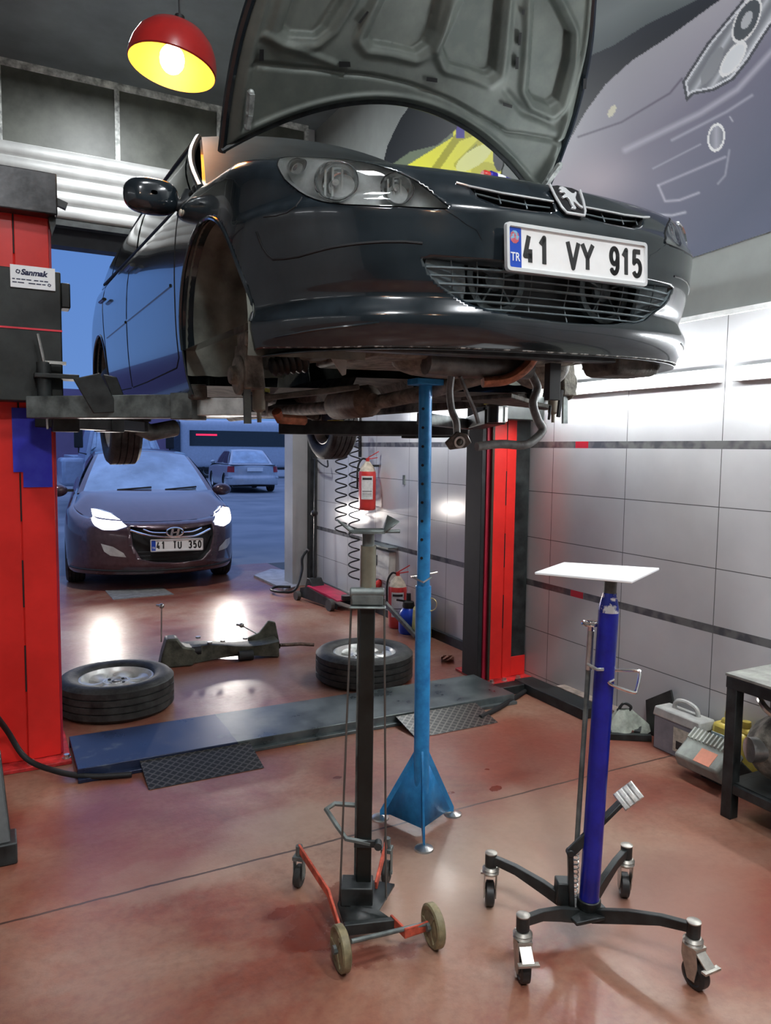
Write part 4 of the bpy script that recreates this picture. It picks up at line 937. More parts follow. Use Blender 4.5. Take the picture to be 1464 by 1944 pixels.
# yellow jug
c = G(815, 1200); cc = Vector((2.98, c.y-.15, 0))
t = thing('oil_jug', 'yellow green plastic jug by the wall behind the light blue stand', 'jug', cc)
MB().box(cc+Vector((0, 0, .13)), (.12, .17, .26), taper=.85).build('jug_body', M('yellow_green_plastic', (0.45, 0.43, 0.13), .4, var=.15), t, bevel=.03)
MB().cyl(cc+Vector((0, .03, .26)), cc+Vector((0, .03, .30)), .022).build('jug_cap', redside, t)
# floor jack with long handle
p0 = G(600, 1135); p1 = G(692, 1165); xd = (Vector((p1.x, p1.y, 0))-Vector((p0.x, p0.y, 0))).normalized(); yd = Vector((-xd.y, xd.x, 0)); p0 = Vector((p0.x, p0.y, 0))-xd*.02-Vector((.06, 0, 0))
def FJ(x, y, z): return p0+xd*x+yd*y+Vector((0, 0, z))
t = thing('trolley_jack', 'black and red trolley jack with a long upright handle by the wall', 'jack', p0)
for s in (-1, 1):
    MB().prism([(0, .03), (.70, .02), (.72, .07), (.45, .11), (.16, .15), (.02, .12)], basis(FJ(0, .11*s, 0), xd, (0, 0, 1)), .008).build('side_plate', blackmetal, t)
MB().prism([(.12, .155), (.5, .125), (.68, .10), (.68, .09), (.12, .14)], basis(FJ(0, .10, 0), xd, (0, 0, 1)), .2).build('red_top_plate', M('crimson_paint', (0.4, 0.01, 0.05), .45, var=.15), t)
MB().bb(*(0,)*6).bm.free()
MB().prism([(.02, .1), (.2, .12), (.12, .22), (.07, .22)], basis(FJ(0, .07, 0), xd, (0, 0, 1)), .14).build('handle_socket', blackmetal, t, bevel=.004)
for x, y, r in ((.02, .15, .045), (.02, -.15, .045), (.62, .14, .055), (.62, -.14, .055)):
    T = basis(FJ(x, y, r), xd, (0, 0, 1)); MB().lathe([(.001, -.02), (r, -.02), (r, .02), (.001, .02)], T, 24).build('wheel', M('dull_grey_wheel', (0.07, 0.065, 0.06), .5), t)
hx = hit(600, 872, 1, FJ(.1, 0, 0).y+.15)
MB().tube([FJ(.1, 0, .2), Vector((hx.x, hx.y, hx.z))], .017, 10).build('handle', blackmetal, t)
MB().sphere(FJ(.1, 0, .2).lerp(hx, .55)-RX*.01, .035).build('handle_grip', black, t)
sd = MB().cyl(FJ(.68, 0, .10), FJ(.68, 0, .14), .05); sd.build('saddle', blackmetal, t)
# second handle lying diagonally by the extinguisher
o = MB().bar(hit(722, 1135, 0, 2.82), G(790, 1208, .03), .03, .03).build('steel_bar', greymetal, loc=G(790, 1208)); tag(o, 'dark steel bar leaning diagonally between the trolley jack and floor extinguisher', 'bar')
# leaf like rag on floor
rg_ = MB().grid(lambda u, v: G(lerp(838, 862, u), lerp(1244, 1253, v), .004+.03*abs(sin(u*7+v*4))), 8, 4).build('dirty_rag', M('brown_rag', (0.2, 0.08, 0.05), .8), loc=G(850, 1250), solid=.003); tag(rg_, 'small brown crumpled rag on the floor left of the right lift column', 'rag')
# threshold board, drain plate
q = [G(482, 1092, .02), G(541, 1119, .02), G(566, 1112, .02), G(566, 1084, .02), G(515, 1080, .02)]
o = MB().prism([(p.x, p.y) for p in q], TR((0, 0, .0)), .022).build('threshold_board', M('pale_stone_board', (0.35, 0.34, 0.36), .6, var=.15), loc=(q[0].x, q[0].y, 0)); tag(o, 'pale flat board on the ground at the foot of the door pillar', 'board')
q = [G(200, 1122), G(215, 1139), G(330, 1129), G(308, 1116)]
o = MB().prism([(p.x, p.y) for p in q], TR((0, 0, 0)), .006).build('drain_cover', M('dull_drain_plate', (0.22, 0.21, 0.2), .5, .2, var=.2, scale=20), loc=(q[0].x, q[0].y, 0)); tag(o, 'flat grey metal drain cover in the floor before the brown car', 'drain cover')
# black channel along the wall right of the column
ch = MB(); y0_, y1_ = 3.62, 3.10; ch.bb(2.88, 3.02, y1_, y0_+.1, 0, .06); ch.bb(2.7, 3.0, y0_+.0, y0_+.09, 0, .055)
o = ch.build('steel_channel', blackmetal, loc=(2.95, 3.3, 0), bevel=.004); tag(o, 'black steel channel on the floor along the wall beside the right column', 'channel')
# brick kerb strip
o = MB().bb(3.03, 3.098, 2.95, 3.5, 0, .06).build('kerb_strip', M('dusty_kerb', (0.25, 0.2, 0.17), .8, var=.3, scale=14), loc=(3.06, 2.8, 0)); tag(o, 'dusty brown kerb strip at the foot of the tiled wall', 'kerb')
# plastic bracket pile
def pixp(x, y, z): return G(x, y, z)
gr = M('pale_green_grey_plastic', (0.25, 0.27, 0.23), .6, var=.25, scale=18, bump=.1)
c = G(1200, 1385); cc = Vector((c.x-.10, c.y-.03, 0))
t = thing('headlamp_bracket', 'dusty grey green plastic bracket on the floor left of the battery case', 'car part', cc)
mb = MB()
def lump(u, v):
    r = .11*(1+.25*sin(u*2*pi*3+1)+.12*sin(u*2*pi*7)); an = u*2*pi; k = sin(v*pi/2)
    return cc+RX*(r*1.15*cos(an)*(1-.75*k))+FX*(r*.55*sin(an)*(1-.75*k))+Vector((0, 0, .02+.12*k+.02*sin(an*4)*(1-k)))
mb.grid(lump, 42, 7, cu=True); mb.build('bracket_shell', gr, t, sharp=30)
mb = MB()
for k in range(5): mb.bar(cc+RX*(-.14+.05*k)+FX*(-.05)+Vector((0, 0, .03)), cc+RX*(-.10+.05*k)+FX*.03+Vector((0, 0, .05)), .03, .015)
mb.tube(smooth_path([cc+RX*-.03+Vector((0, 0, .13)), cc+RX*0+Vector((0, 0, .17)), cc+RX*.04+Vector((0, 0, .15)), cc+RX*.02+Vector((0, 0, .12))]), .008, 6)
mb.bar(cc+RX*-.12-FX*.06+Vector((0, 0, .015)), cc+RX*.12-FX*.09+Vector((0, 0, .02)), .03, .03)
mb.build('bracket_ribs', blackmetal, t)
# black panel
P4 = [hit(1227, 1330, 0, 2.99), hit(1276, 1310, 0, 3.02), hit(1288, 1345, 0, 3.0), hit(1236, 1408, 0, 2.93)]
P4 = [hit(x, y, 0, 3.06) for x, y in ((1226, 1329), (1273, 1310), (1280, 1345), (1275, 1375), (1240, 1410), (1228, 1390))]
o = MB().prism([(p.y, p.z) for p in P4], basis((3.06, 0, 0), (0, 1, 0), (0, 0, 1)), .012); o = o.build('black_panel', M('dull_black_plastic', (0.025, 0.027, 0.025), .55, var=.3), loc=(3.06, P4[4].y, P4[4].z)); tag(o, 'black plastic panel leaning on the wall behind the battery case', 'panel')
# battery case / tool box with handle
c0 = G(1240, 1408); c1 = G(1310, 1445); 
xd = Vector((-.13, -1, 0)).normalized(); yd = Vector((1, -.13, 0)); A0 = Vector((2.80, 2.80, 0)) 
A0 = G(1240, 1411); A0.x = 2.945; A0.y = hit(1240, 1411, 0, 2.945).y; xd = Vector((0, -1, 0)); wl = .28; yd = Vector((1, 0, 0))
if yd.x < 0: yd = -yd
dp = .10
def BC(x, y, z): return Vector((A0.x, A0.y, 0))+xd*x+yd*y+Vector((0, 0, z))
t = thing('battery_case', 'grey battery with lid and carrying handle on the floor by the wall', 'battery', BC(wl/2, dp/2, 0))
gb = M('grey_battery_plastic', (0.2, 0.2, 0.225), .5, var=.12, scale=10); gl = M('pale_battery_lid', (0.36, 0.36, 0.34), .5, var=.15, scale=12)
Rb = Matrix((xd, yd, Vector((0, 0, 1)))).transposed()
MB().box(BC(wl/2, dp/2, .085), (wl, dp, .17), Rb).build('case_body', gb, t, bevel=.006)
MB().box(BC(wl/2, dp/2, .195), (wl+.015, dp+.015, .05), Rb, taper=.93).build('case_lid', gl, t, bevel=.008)
MB().tube(smooth_path([BC(wl*.25, dp*.6, .215), BC(wl*.3, dp*.6, .255), BC(wl*.5, dp*.6, .27), BC(wl*.72, dp*.6, .255), BC(wl*.78, dp*.6, .215)]), .011, 8).build('carry_handle', gl, t)
lb = MB().box(BC(wl*.66, -.002, .09), (wl*.42, .002, .12), Rb).build('label', M('faded_label', (0.42, 0.4, 0.33), .6, var=.15, scale=50), t)
MB().box(BC(wl*.68, -.004, .065), (wl*.32, .002, .04), Rb).build('label_band', M('black_print2', (0.02, 0.02, 0.02), .6), lb)
# air filter housing with orange label
c = G(1345, 1478, .05); t = thing('air_filter_housing', 'grey ribbed plastic filter housing with an orange label, tilted on the floor', 'car part', (c.x, c.y, 0))
Rt = Matrix.Rotation(rad(-20), 3, 'Z') @ Matrix.Rotation(rad(-35), 3, 'X'); fx = Rb @ Matrix.Rotation(rad(38), 3, 'X')
C0 = G(1348, 1440, .10); C0 = Vector((C0.x-.02, C0.y, .115))
hs = MB().box(C0, (.26, .17, .08), fx, taper=.9); hs.build('housing_shell', M('grey_green_plastic', (0.27, 0.29, 0.26), .5, var=.15, scale=14), t, bevel=.012)
rb = MB()
for k in range(11): rb.box(C0+fx @ Vector((-.10+.02*k, .06, .045)), (.008, .06, .02), fx)
rb.build('cooling_ribs', M('pale_ribs', (0.36, 0.37, 0.33), .5), t)
MB().box(C0+fx @ Vector((.03, -.03, .041)), (.085, .075, .003), fx).build('orange_label', M('faded_orange_label', (0.75, 0.3, 0.2), .6, var=.08), t)
ub = MB().box(C0+Vector((.05, -.05, -.055)), (.2, .14, .10), fx, taper=.8); ub.bar(C0+Vector((.02, -.12, -.08)), C0+Vector((.03, -.16, -.112)), .02, .03); ub.build('lower_housing', M('black_housing', (0.03, 0.03, 0.028), .5), t, bevel=.01)
# oil bottles
ybm = M('yellow_oil_plastic', (0.55, 0.42, 0.08), .35, var=.15, coat=.3)
for k, (px, h) in enumerate(((1360, .30), (1392, .28), (1416, .24))):
    c = Vector((3.045, hit(px, 1380, 0, 3.04).y-.045, 0))
    t = thing('oil_bottle', ['yellow oil bottle with a pale blue label right behind the battery', 'yellow oil bottle half hidden behind the workbench leg', 'yellow oil bottle standing under the workbench, rightmost of the three'][k], 'bottle', c, 'yellow oil bottles')
    MB().box(c+Vector((0, 0, h*.38)), (.09, .105, h*.76), taper=.88).build('bottle_body', ybm, t, bevel=.02)
    MB().box(c+Vector((0, -.02, h*.80)), (.05, .07, h*.10), taper=.8).build('bottle_shoulder', ybm, t, bevel=.01)
    MB().lathe([(.001, 0), (.02, 0), (.022, .01), (.02, .03), (.001, .032)], TR(c+Vector((0, -.02, h*.85))), 16).build('bottle_cap', M('gold_cap', (0.35, 0.26, 0.05), .4), t)
    if k == 0: MB().bb(c.x-.047, c.x-.043, c.y-.04, c.y+.04, h*.15, h*.6).build('label', M('pale_blue_label', (0.35, 0.45, 0.48), .5, var=.2, scale=20), t)
# workbench
c = G(1383, 1553); bx0, by1 = c.x-.01, c.y+.035; zt = .62
zt = hit(1384, 1285, 1, by1-.03).z
t = thing('workbench', 'black steel workbench with grey top cut off by the right edge', 'workbench', (bx0+.3, by1-.5, 0))
ls = [(bx0, by1-.05), (bx0, by1-1.25), (bx0+.38, by1-.05), (bx0+.38, by1-1.25)]
for x, y in ls: MB().bb(x, x+.048, y, y+.048, 0, zt-.01).build('leg', blackmetal, t, bevel=.003)
rl = MB(); rl.bb(bx0-.001, bx0+.046, by1-1.2, by1+.001, zt-.055, zt-.007); rl.bb(bx0+.048, bx0+.384, by1-.045, by1+.001, zt-.055, zt-.007); rl.bb(bx0+.385, bx0+.43, by1-1.2, by1, zt-.055, zt-.006)
rl.bb(bx0+.05, bx0+.38, by1-.045, by1-.005, .11, .15); rl.bb(bx0+.004, bx0+.044, by1-1.2, by1-.05, .11, .15); rl.build('frame_rail', blackmetal, t, bevel=.003)
MB().bb(bx0-.004, bx0+.43, by1-1.2, by1+.004, zt-.006, zt+.006).build('bench_top', M('worn_grey_bench_top', (0.22, 0.22, 0.2), .55, .2, var=.25, scale=12), t, bevel=.002)
MB().bb(bx0+.02, bx0+.42, by1-1.2, by1-.05, .145, .155).build('shelf', blackmetal, t)
# engine part on the shelf
c = Vector((bx0+.20, by1-.17, .156))
t = thing('engine_part', 'dark cast engine part on the lower shelf of the workbench', 'car part', c)
mb = MB().grid(lambda u, v: c+Vector((.13*cos(2*pi*u)*sin(pi*v)*(1+.2*sin(u*19)), .17*sin(2*pi*u)*sin(pi*v)*(1+.15*sin(u*13+v*9)), .15-.15*cos(pi*v)+.0*u)), 36, 14, cu=True)
mb.build('casting', dirt2, t)
mb = MB(); mb.cyl(c+Vector((-.10, .05, .15)), c+Vector((-.16, .08, .15)), .05); mb.build('pulley', steel, t); mb = MB(); mb.cyl(c+Vector((0, .05, .26)), c+Vector((0, .05, .36)), .05); mb.build('oil_filter', blackmetal, t); mb = MB(); mb.tube(smooth_path([c+Vector((-.08, 0, .28)), c+Vector((-.12, .05, .33)), c+Vector((-.08, .1, .36)), c+Vector((0, .08, .36))]), .014); mb.build('engine_pipe', steel, t)
# ================================================================== CAR SHELLS
class Shell:
    def __init__(s, T, W, Lc, n, IC, IS, ZT, ZB, L, Lr=.4, Rf=.03, Rs=.08, shoulder=1.0):
        s.T = T; s.W = W; s.Lc = Lc; s.n = n; s.IC = IC; s.IS = IS; s.ZT = ZT; s.ZB = ZB; s.L = L; s.Lr = Lr; s.Rf = Rf; s.Rs = Rs
        s.IS2 = None; s.sB = 1+(L-Lr-Lc); s.sE = s.sB+1
    def b2s(s, b):
        if b >= s.Lc: return 1+b-s.Lc
        return math.acos(max(0, min(1, (1-b/s.Lc)))**(s.n/2))/(pi/2)
    def zt(s, a): return sinterp(s.ZT, a)
    def zb(s, a): return interp(s.ZB, a)
    def loc(s, q, z, off=0.0, sh=True):
        a = abs(q); sg = 1 if q >= 0 else -1
        k = min(1, a); R = lerp(s.Rf, s.Rs, k); d = s.zt(a)-z; ex = 0
        if sh and d < R:
            t = 1-max(0, d)/R; ex = R*(1-math.sqrt(max(0, 1-t*t)))*.9
        ic = sinterp(s.IC, z)+ex+off; e = 2/s.n; kk = max(0, min(1, (a-.78)/.2)); kk = kk*kk*(3-2*kk); isd = lerp(sinterp(s.IS, z), sinterp(s.IS2 or s.IS, z), kk)+ex+off
        if a <= 1:
            th = a*pi/2; l = (s.W-isd)*max(0, sin(th))**e; b = ic+(s.Lc-ic)*(1-max(0, cos(th))**e)
        elif a <= s.sB: l = s.W-isd; b = s.Lc+a-1
        else:
            th = min(1, a-s.sB)*pi/2; l = (s.W-isd)*max(0, cos(th))**e; b = s.L-s.Lr+(s.Lr-off)*max(0, sin(th))**e
        return Vector((sg*l, b, z))
    def P(s, q, z, off=0.0, sh=True): return s.T @ s.loc(q, z, off, sh)
    def build(s, name, mat, parent, holes=(), ns=54, nz=52, ds=.03, pinch=None):
        qs = [i/ns for i in range(ns+1)]; q = 1.0
        while q < s.sB-ds: q += ds; qs.append(q)
        qs += [s.sB+i/20 for i in range(1, 21)]
        allq = [-x for x in qs[::-1]][:-1]+qs
        prm = [[(x, lerp(s.zb(abs(x)), s.zt(abs(x)), (j/nz))) for j in range(nz+1)] for x in allq]
        n = len(allq); hs = [(h, min(p[0] for p in h), max(p[0] for p in h), min(p[1] for p in h), max(p[1] for p in h)) for h in holes]
        keep = {}
        for i in range(n-1):
            for j in range(nz):
                cx = (prm[i][j][0]+prm[i+1][j+1][0])/2; cz = sum(prm[a][b][1] for a in (i, i+1) for b in (j, j+1))/4; k = -1
                for hi, (h, a0, a1, b0, b1) in enumerate(hs):
                    if a0 <= cx <= a1 and b0 <= cz <= b1 and inpoly((cx, cz), h): k = hi; break
                keep[i, j] = k
        new = {}
        for i in range(n):
            for j in range(nz+1):
                ks = [keep.get(c) for c in ((i-1, j-1), (i, j-1), (i-1, j), (i, j)) if c in keep]
                hk = [k for k in ks if k >= 0]
                if hk and -1 in ks:
                    p, d = closest(prm[i][j], hs[hk[0]][0]); 
                    if d < .05: new[i, j] = p
        mb = MB(); vs = {}
        for (i, j), k in keep.items():
            if k >= 0: continue
            f = []
            for c in ((i, j), (i+1, j), (i+1, j+1), (i, j+1)):
                if c not in vs:
                    p = new.get(c, prm[c[0]][c[1]]); vs[c] = mb.bm.verts.new(s.P(p[0], p[1]))
                f.append(vs[c])
            mb._f(f)
        return mb.build(name, mat, parent, sharp=50, solid=.006)
    def bvh(s, qa=-1.0, qb=1.0, extra=.12):
        N1, N2 = 90, 50; s.par = []; vs = []; fs = []
        for i in range(N1+1):
            for j in range(N2+1):
                q = lerp(qa, qb, i/N1); z = lerp(s.zb(abs(q)), s.zt(abs(q))+extra, j/N2); vs.append(s.P(q, z, 0, False)); s.par.append((q, z))
        for i in range(N1):
            for j in range(N2): a = i*(N2+1)+j; fs.append((a, a+N2+1, a+N2+2, a+1))
        s.fs = fs; s.vs = vs; s.tree = BVHTree.FromPolygons(vs, fs)
    def pix(s, x, y):
        d = ray(x, y).normalized(); h = s.tree.ray_cast(EYE, d)
        if h[0] is None:
            best = None; bd = 1e9
            for v, p in zip(s.vs, s.par):
                w = v-EYE; e = (w-d*w.dot(d)).length
                if e < bd: bd = e; best = p
            return best
        f = s.fs[h[2]]; A, Bv, Cv, D = [s.vs[k] for k in f]; u, w = .5, .5
        pa, pb, pc, pd = [s.par[k] for k in f]
        for _ in range(5):
            p = A*(1-u)*(1-w)+Bv*u*(1-w)+Cv*u*w+D*(1-u)*w; du = (Bv-A)*(1-w)+(Cv-D)*w; dw = (D-A)*(1-u)+(Cv-Bv)*u
            r = h[0]-p; a11 = du.dot(du); a12 = du.dot(dw); a22 = dw.dot(dw); b1 = r.dot(du); b2 = r.dot(dw); det = a11*a22-a12*a12 or 1e-9
            u += (b1*a22-b2*a12)/det; w += (a11*b2-a12*b1)/det
        return tuple(pa[k]*(1-u)*(1-w)+pb[k]*u*(1-w)+pc[k]*u*w+pd[k]*(1-u)*w for k in (0, 1))
    def patch(s, mb, poly, off, rings=7, dens=4, flip=False):
        P = []
        for i in range(len(poly)):
            a = poly[i]; b = poly[(i+1) % len(poly)]
            for k in range(dens): P.append((lerp(a[0], b[0], k/dens), lerp(a[1], b[1], k/dens)))
        cx = sum(p[0] for p in P)/len(P); cz = sum(p[1] for p in P)/len(P); n = len(P)
        c = mb.bm.verts.new(s.P(cx, cz, off)); R = []
        for r in range(1, rings+1): R.append([mb.bm.verts.new(s.P(lerp(cx, x, r/rings), lerp(cz, z, r/rings), off)) for x, z in P])
        for k in range(n): mb._f([c, R[0][k], R[0][(k+1) % n]])
        for r in range(rings-1):
            for k in range(n): mb._f([R[r][k], R[r+1][k], R[r+1][(k+1) % n], R[r][(k+1) % n]])
        return mb
    def rim(s, mb, poly, off0, off1, dens=4):
        P = []
        for i in range(len(poly)):
            a = poly[i]; b = poly[(i+1) % len(poly)]
            for k in range(dens): P.append((lerp(a[0], b[0], k/dens), lerp(a[1], b[1], k/dens)))
        A = [mb.bm.verts.new(s.P(x, z, off0)) for x, z in P]; B_ = [mb.bm.verts.new(s.P(x, z, off1)) for x, z in P]; n = len(P)
        for k in range(n): mb._f([A[k], A[(k+1) % n], B_[(k+1) % n], B_[k]])
        return mb
    def linep(s, pts, off=0.0, k=6):
        o = []
        for a, b in zip(pts, pts[1:]):
            for i in range(k): o.append(s.P(lerp(a[0], b[0], i/k), lerp(a[1], b[1], i/k), off))
        o.append(s.P(pts[-1][0], pts[-1][1], off)); return o
def mir(poly): return [(-a, b) for a, b in poly]
def circle_sz(sh, bc, zc, r, n=48, z0=None, rz=None):
    out = []
    for k in range(n):
        an = 2*pi*k/n; b = bc+r*cos(an); z = zc+(rz or r)*sin(an); out.append((sh.b2s(b), z if z0 is None else max(z0, z)))
    return out
class Cabin:
    def __init__(s, T, lb, lr, bF, cf, bR, rF, cr, rR, zb, zr, crown, arch, bul=.03, zF=None):
        s.__dict__.update(locals()); s.T = T
    def ws(s, u, t):
        a = Vector((u*s.lb, s.bF+s.cf*u*u, interp(s.zb, 0))); b = Vector((u*s.lr, s.rF+s.cr*u*u, s.zr+s.crown*(1-u*u))); p = a.lerp(b, t); p.z += .02*sin(pi*t); return p
    def rw(s, u, t):
        a = Vector((u*s.lb, s.bR-s.cf*u*u, interp(s.zb, 1))); b = Vector((u*s.lr, s.rR-s.cr*u*u, s.zr+s.crown*(1-u*u))); p = a.lerp(b, t); p.z += .02*sin(pi*t); return p
    def sd(s, v, t, sg=1):
        a = Vector((s.lb, lerp(s.bF+s.cf, s.bR-s.cf, v), interp(s.zb, v))); b = Vector((s.lr, lerp(s.rF+s.cr, s.rR-s.cr, v), s.zr+s.arch*sin(pi*v)))
        p = a.lerp(b, t); p.x += s.bul*sin(pi*t); p.z += .01*sin(pi*t)*0; return Vector((p.x*sg, p.y, p.z))
    def rf(s, u, v):
        b = lerp(s.rF+s.cr*u*u, s.rR-s.cr*u*u, v); return Vector((u*s.lr, b, s.zr+s.arch*sin(pi*v)+s.crown*(1-u*u)))
    def body(s, name, mat, parent):
        mb = MB(); T = s.T
        mb.grid(lambda a, b: T @ s.rf(a*2-1, b), 16, 16); mb.grid(lambda a, b: T @ s.ws(a*2-1, b), 16, 8); mb.grid(lambda a, b: T @ s.rw(a*2-1, b), 16, 8)
        for sg in (1, -1): mb.grid(lambda a, b: T @ s.sd(a, b, sg), 20, 8)
        bmesh.ops.remove_doubles(mb.bm, verts=mb.bm.verts, dist=.0008)
        return mb.build(name, mat, parent, sharp=55)
    def quad(s, fn, u0, u1, t0, t1, off, mb=None, nu=12, nt=6, skew0=0, skew1=0):
        mb = mb or MB(); e = 1e-3
        def f(a, b):
            t = lerp(t0, t1, b); u = lerp(lerp(u0, u0+skew0, b), lerp(u1, u1+skew1, b), a)
            p = fn(u, t); n = (fn(u+e, t)-fn(u-e, t)).cross(fn(u, t+e)-fn(u, t-e)).normalized()
            c = Vector((0, (s.bF+s.bR)/2, s.zr-.4))
            if n.dot(p-c) < 0: n = -n
            return s.T @ (p+n*off)
        return mb.grid(f, nu, nt)
def car_wheel_at(parent, T, bc, zc, l, R=.316, W=.2, ri=.2, nm='wheel', dark=False):
    M_ = T @ Matrix.Translation((l, bc, zc)) @ Matrix.Rotation(pi/2 if l > 0 else -pi/2, 4, 'Y')
    ty = tyre_mesh(MB(), R, W, ri, M_, 48).build(nm, rubber, parent, sharp=50)
    rim_mesh(MB(), ri, W, M_).build('rim', alloy, ty)
    MB().lathe([(.001, 0), (ri*.93, 0)], M_, 24).build('rim_back', MATS['dark_rim_inside'], ty)
    return ty
def arc_(cx, cy, rx, ry, a0, a1, n=14): return [(cx+rx*cos(rad(lerp(a0, a1, k/n))), cy+ry*sin(rad(lerp(a0, a1, k/n)))) for k in range(n+1)]
GLY = {'1': [[(.1, .74), (.75, 1), (.75, 0)]], '4': [[(.55, 1), (.0, .24), (1, .24)], [(.72, .5), (.72, 0)]], 'V': [[(0, 1), (.5, 0), (1, 1)]], 'Y': [[(0, 1), (.5, .45), (1, 1)], [(.5, .45), (.5, 0)]],
       '9': [arc_(.5, .69, .5, .31, 0, 360, 22), [(1, .69), (1, .4)]+arc_(.5, .33, .5, .33, 10, -150)], '5': [[(.95, 1), (.12, 1), (.08, .52)]+arc_(.48, .32, .5, .32, 130, -150, 16)],
       'T': [[(0, 1), (1, 1)], [(.5, 1), (.5, 0)]], 'U': [[(0, 1), (0, .35)]+arc_(.5, .33, .5, .33, 180, 360)+[(1, 1)]], '3': [arc_(.45, .75, .48, .25, 150, -80)+arc_(.45, .26, .5, .26, 80, -150)], '0': [arc_(.5, .5, .5, .5, 0, 360, 28)]}
def plate(parent, Tm, w_, h_, txt, sy=1.0):
    # Tm: x right, y up, z towards the viewer
    fr = MB(); r = .012
    def rr(w, h, r):
        o = []
        for cx, cy, a0 in ((w/2-r, h/2-r, 0), (-w/2+r, h/2-r, pi/2), (-w/2+r, -h/2+r, pi), (w/2-r, -h/2+r, 1.5*pi)):
            for k in range(5): o.append((cx+r*cos(a0+k*pi/8), cy+r*sin(a0+k*pi/8)))
        return o
    a = rr(w_+.016, h_+.018, .012); b = rr(w_-.004, h_-.004, .006); n = len(a)
    va = [fr.bm.verts.new(Tm @ Vector((x, y, -.004))) for x, y in a]; vb = [fr.bm.verts.new(Tm @ Vector((x*.996, y*.985, .008))) for x, y in a]; vc = [fr.bm.verts.new(Tm @ Vector((x, y, .008))) for x, y in b]; vd = [fr.bm.verts.new(Tm @ Vector((x, y, .001))) for x, y in b]
    for A, B_ in ((va, vb), (vb, vc), (vc, vd)):
        for k in range(n): fr._f([A[k], A[(k+1) % n], B_[(k+1) % n], B_[k]])
    fr._f(va[::-1])
    fo = fr.build('plate_frame', chromes, parent, sharp=25)
    pf = MB().prism(rr(w_-.004, h_-.004, .006), Tm @ Matrix.Translation((0, 0, 0)), .002).build('plate_face', M('plate_white', (0.78, 0.78, 0.77), .4, var=.03), fo)
    bw = w_*.088
    MB().prism([(-w_/2+.004, -h_/2+.004), (-w_/2+bw, -h_/2+.004), (-w_/2+bw, h_/2-.004), (-w_/2+.004, h_/2-.004)], Tm @ Matrix.Translation((0, 0, .002)), .0008).build('blue_band', M('plate_blue', (0.01, 0.06, 0.42), .4, var=.05), fo)
    L_ = MB().text('TR', Tm @ Matrix.Translation((-w_/2+bw/2+.002, -h_*.22, .0032)), h_*.2, bw*.7, .0004, .01); L_.build('band_letters', white, fo, flat=True)
    if txt == '41 VY 915':
        MB().prism([(-w_/2+bw/2+.016*cos(k*pi/5), h_*.24+.018*sin(k*pi/5)) for k in range(10)], Tm @ Matrix.Translation((0, 0, .0028)), .0006).build('hologram_sticker', M('hologram', (0.6, 0.12, 0.15), .3, .3, col2=(0.2, 0.55, 0.75), scale=60, lo=.45, hi=.55), fo)
    ink = M('plate_black', (0.02, 0.02, 0.02), .5)
    x0 = -w_/2+bw+.006; tw = w_/2-.008-x0
    grp = txt.split(' ')
    ex = {'41': (0, .205), 'VY': (.335, .575), '915': (.70, 1.0), 'TU': (.36, .54), '350': (.68, 1.0)}
    lay_ = {'41 VY 915': [(0, .085), (.115, .19), (.335, .455), (.455, .575), (.70, .79), (.805, .875), (.90, .995)], '41 TU 350': [(0, .085), (.11, .18), (.36, .445), (.465, .555), (.70, .785), (.805, .89), (.91, .995)]}[txt]
    for ch_, (a0, a1) in zip(txt.replace(' ', ''), lay_):
        k_ = MB(); ww = tw*(a1-a0); H2 = h_*.75; st = h_*.125
        def gp(x, y): return Vector((x0+tw*a0+st/2+x*(ww-st), -H2/2+st/2+y*(H2-st), .0026))
        for ln in GLY[ch_]:
            P_ = [gp(x, y) for x, y in ln]
            for a_, b_ in zip(P_, P_[1:]):
                d_ = (b_-a_); L2 = d_.length; d_.normalize(); n_ = Vector((-d_.y, d_.x, 0))*st/2
                k_.prism([(a_.x+n_.x, a_.y+n_.y), (b_.x+n_.x, b_.y+n_.y), (b_.x-n_.x, b_.y-n_.y), (a_.x-n_.x, a_.y-n_.y)][::-1], Tm @ Matrix.Translation((0, 0, .002)), .0012)
            for a_ in P_[1:-1]: k_.prism([(a_.x+st/2*cos(q*pi/6), a_.y+st/2*sin(q*pi/6)) for q in range(12)], Tm @ Matrix.Translation((0, 0, .002)), .0012)
        k_.build('plate_character', ink, fo, flat=True)
    return fo
# ------------------------------------------------------------------ the lifted car
TP = Matrix.Translation((1.538, 1.742, 1.604)) @ Matrix.Rotation(.009, 4, 'Z') @ Matrix.Rotation(-.027, 4, 'Y')
P_IC = [(.10, .22), (.15, .11), (.19, .05), (.22, .022), (.27, .008), (.31, .018), (.335, .022), (.37, .008), (.45, .0), (.52, 0), (.57, .004), (.60, .022), (.64, .04), (.68, .07), (.72, .115), (.76, .175), (.9, .4)]
P_IS = [(.06, .05), (.14, .02), (.2, .04), (.24, .03), (.28, .022), (.33, .05), (.37, .045), (.44, .02), (.52, .003), (.55, -.004), (.575, -.004), (.60, .010), (.7, .006), (.8, .02), (.9, .05), (1.05, .085), (1.2, .12)]
P_ZT = [(0, .70), (.15, .70), (.3, .706), (.45, .722), (.6, .743), (.7, .758), (.8, .773), (.9, .788), (1.0, .806), (1.15, .828), (1.3, .85), (1.5, .88), (2.2, .915), (3.4, .97), (4.6, 1.0), (6, .95)]
P_IS2 = [(.06, .06), (.12, .04), (.2, .02), (.35, .004), (.5, 0), (.62, .002), (.75, .012), (.85, .03), (.95, .055), (1.05, .085), (1.2, .12)]
P_ZB = [(0, .19), (.6, .195), (.85, .21), (.95, .2), (1.1, .14), (1.5, .115), (3.5, .12), (4.0, .22), (6, .25)]
S = Shell(TP, .873, .62, 2.6, P_IC, P_IS, P_ZT, P_ZB, 4.2)
S.IS2 = P_IS2
S.bvh(-1.05, 0.05)
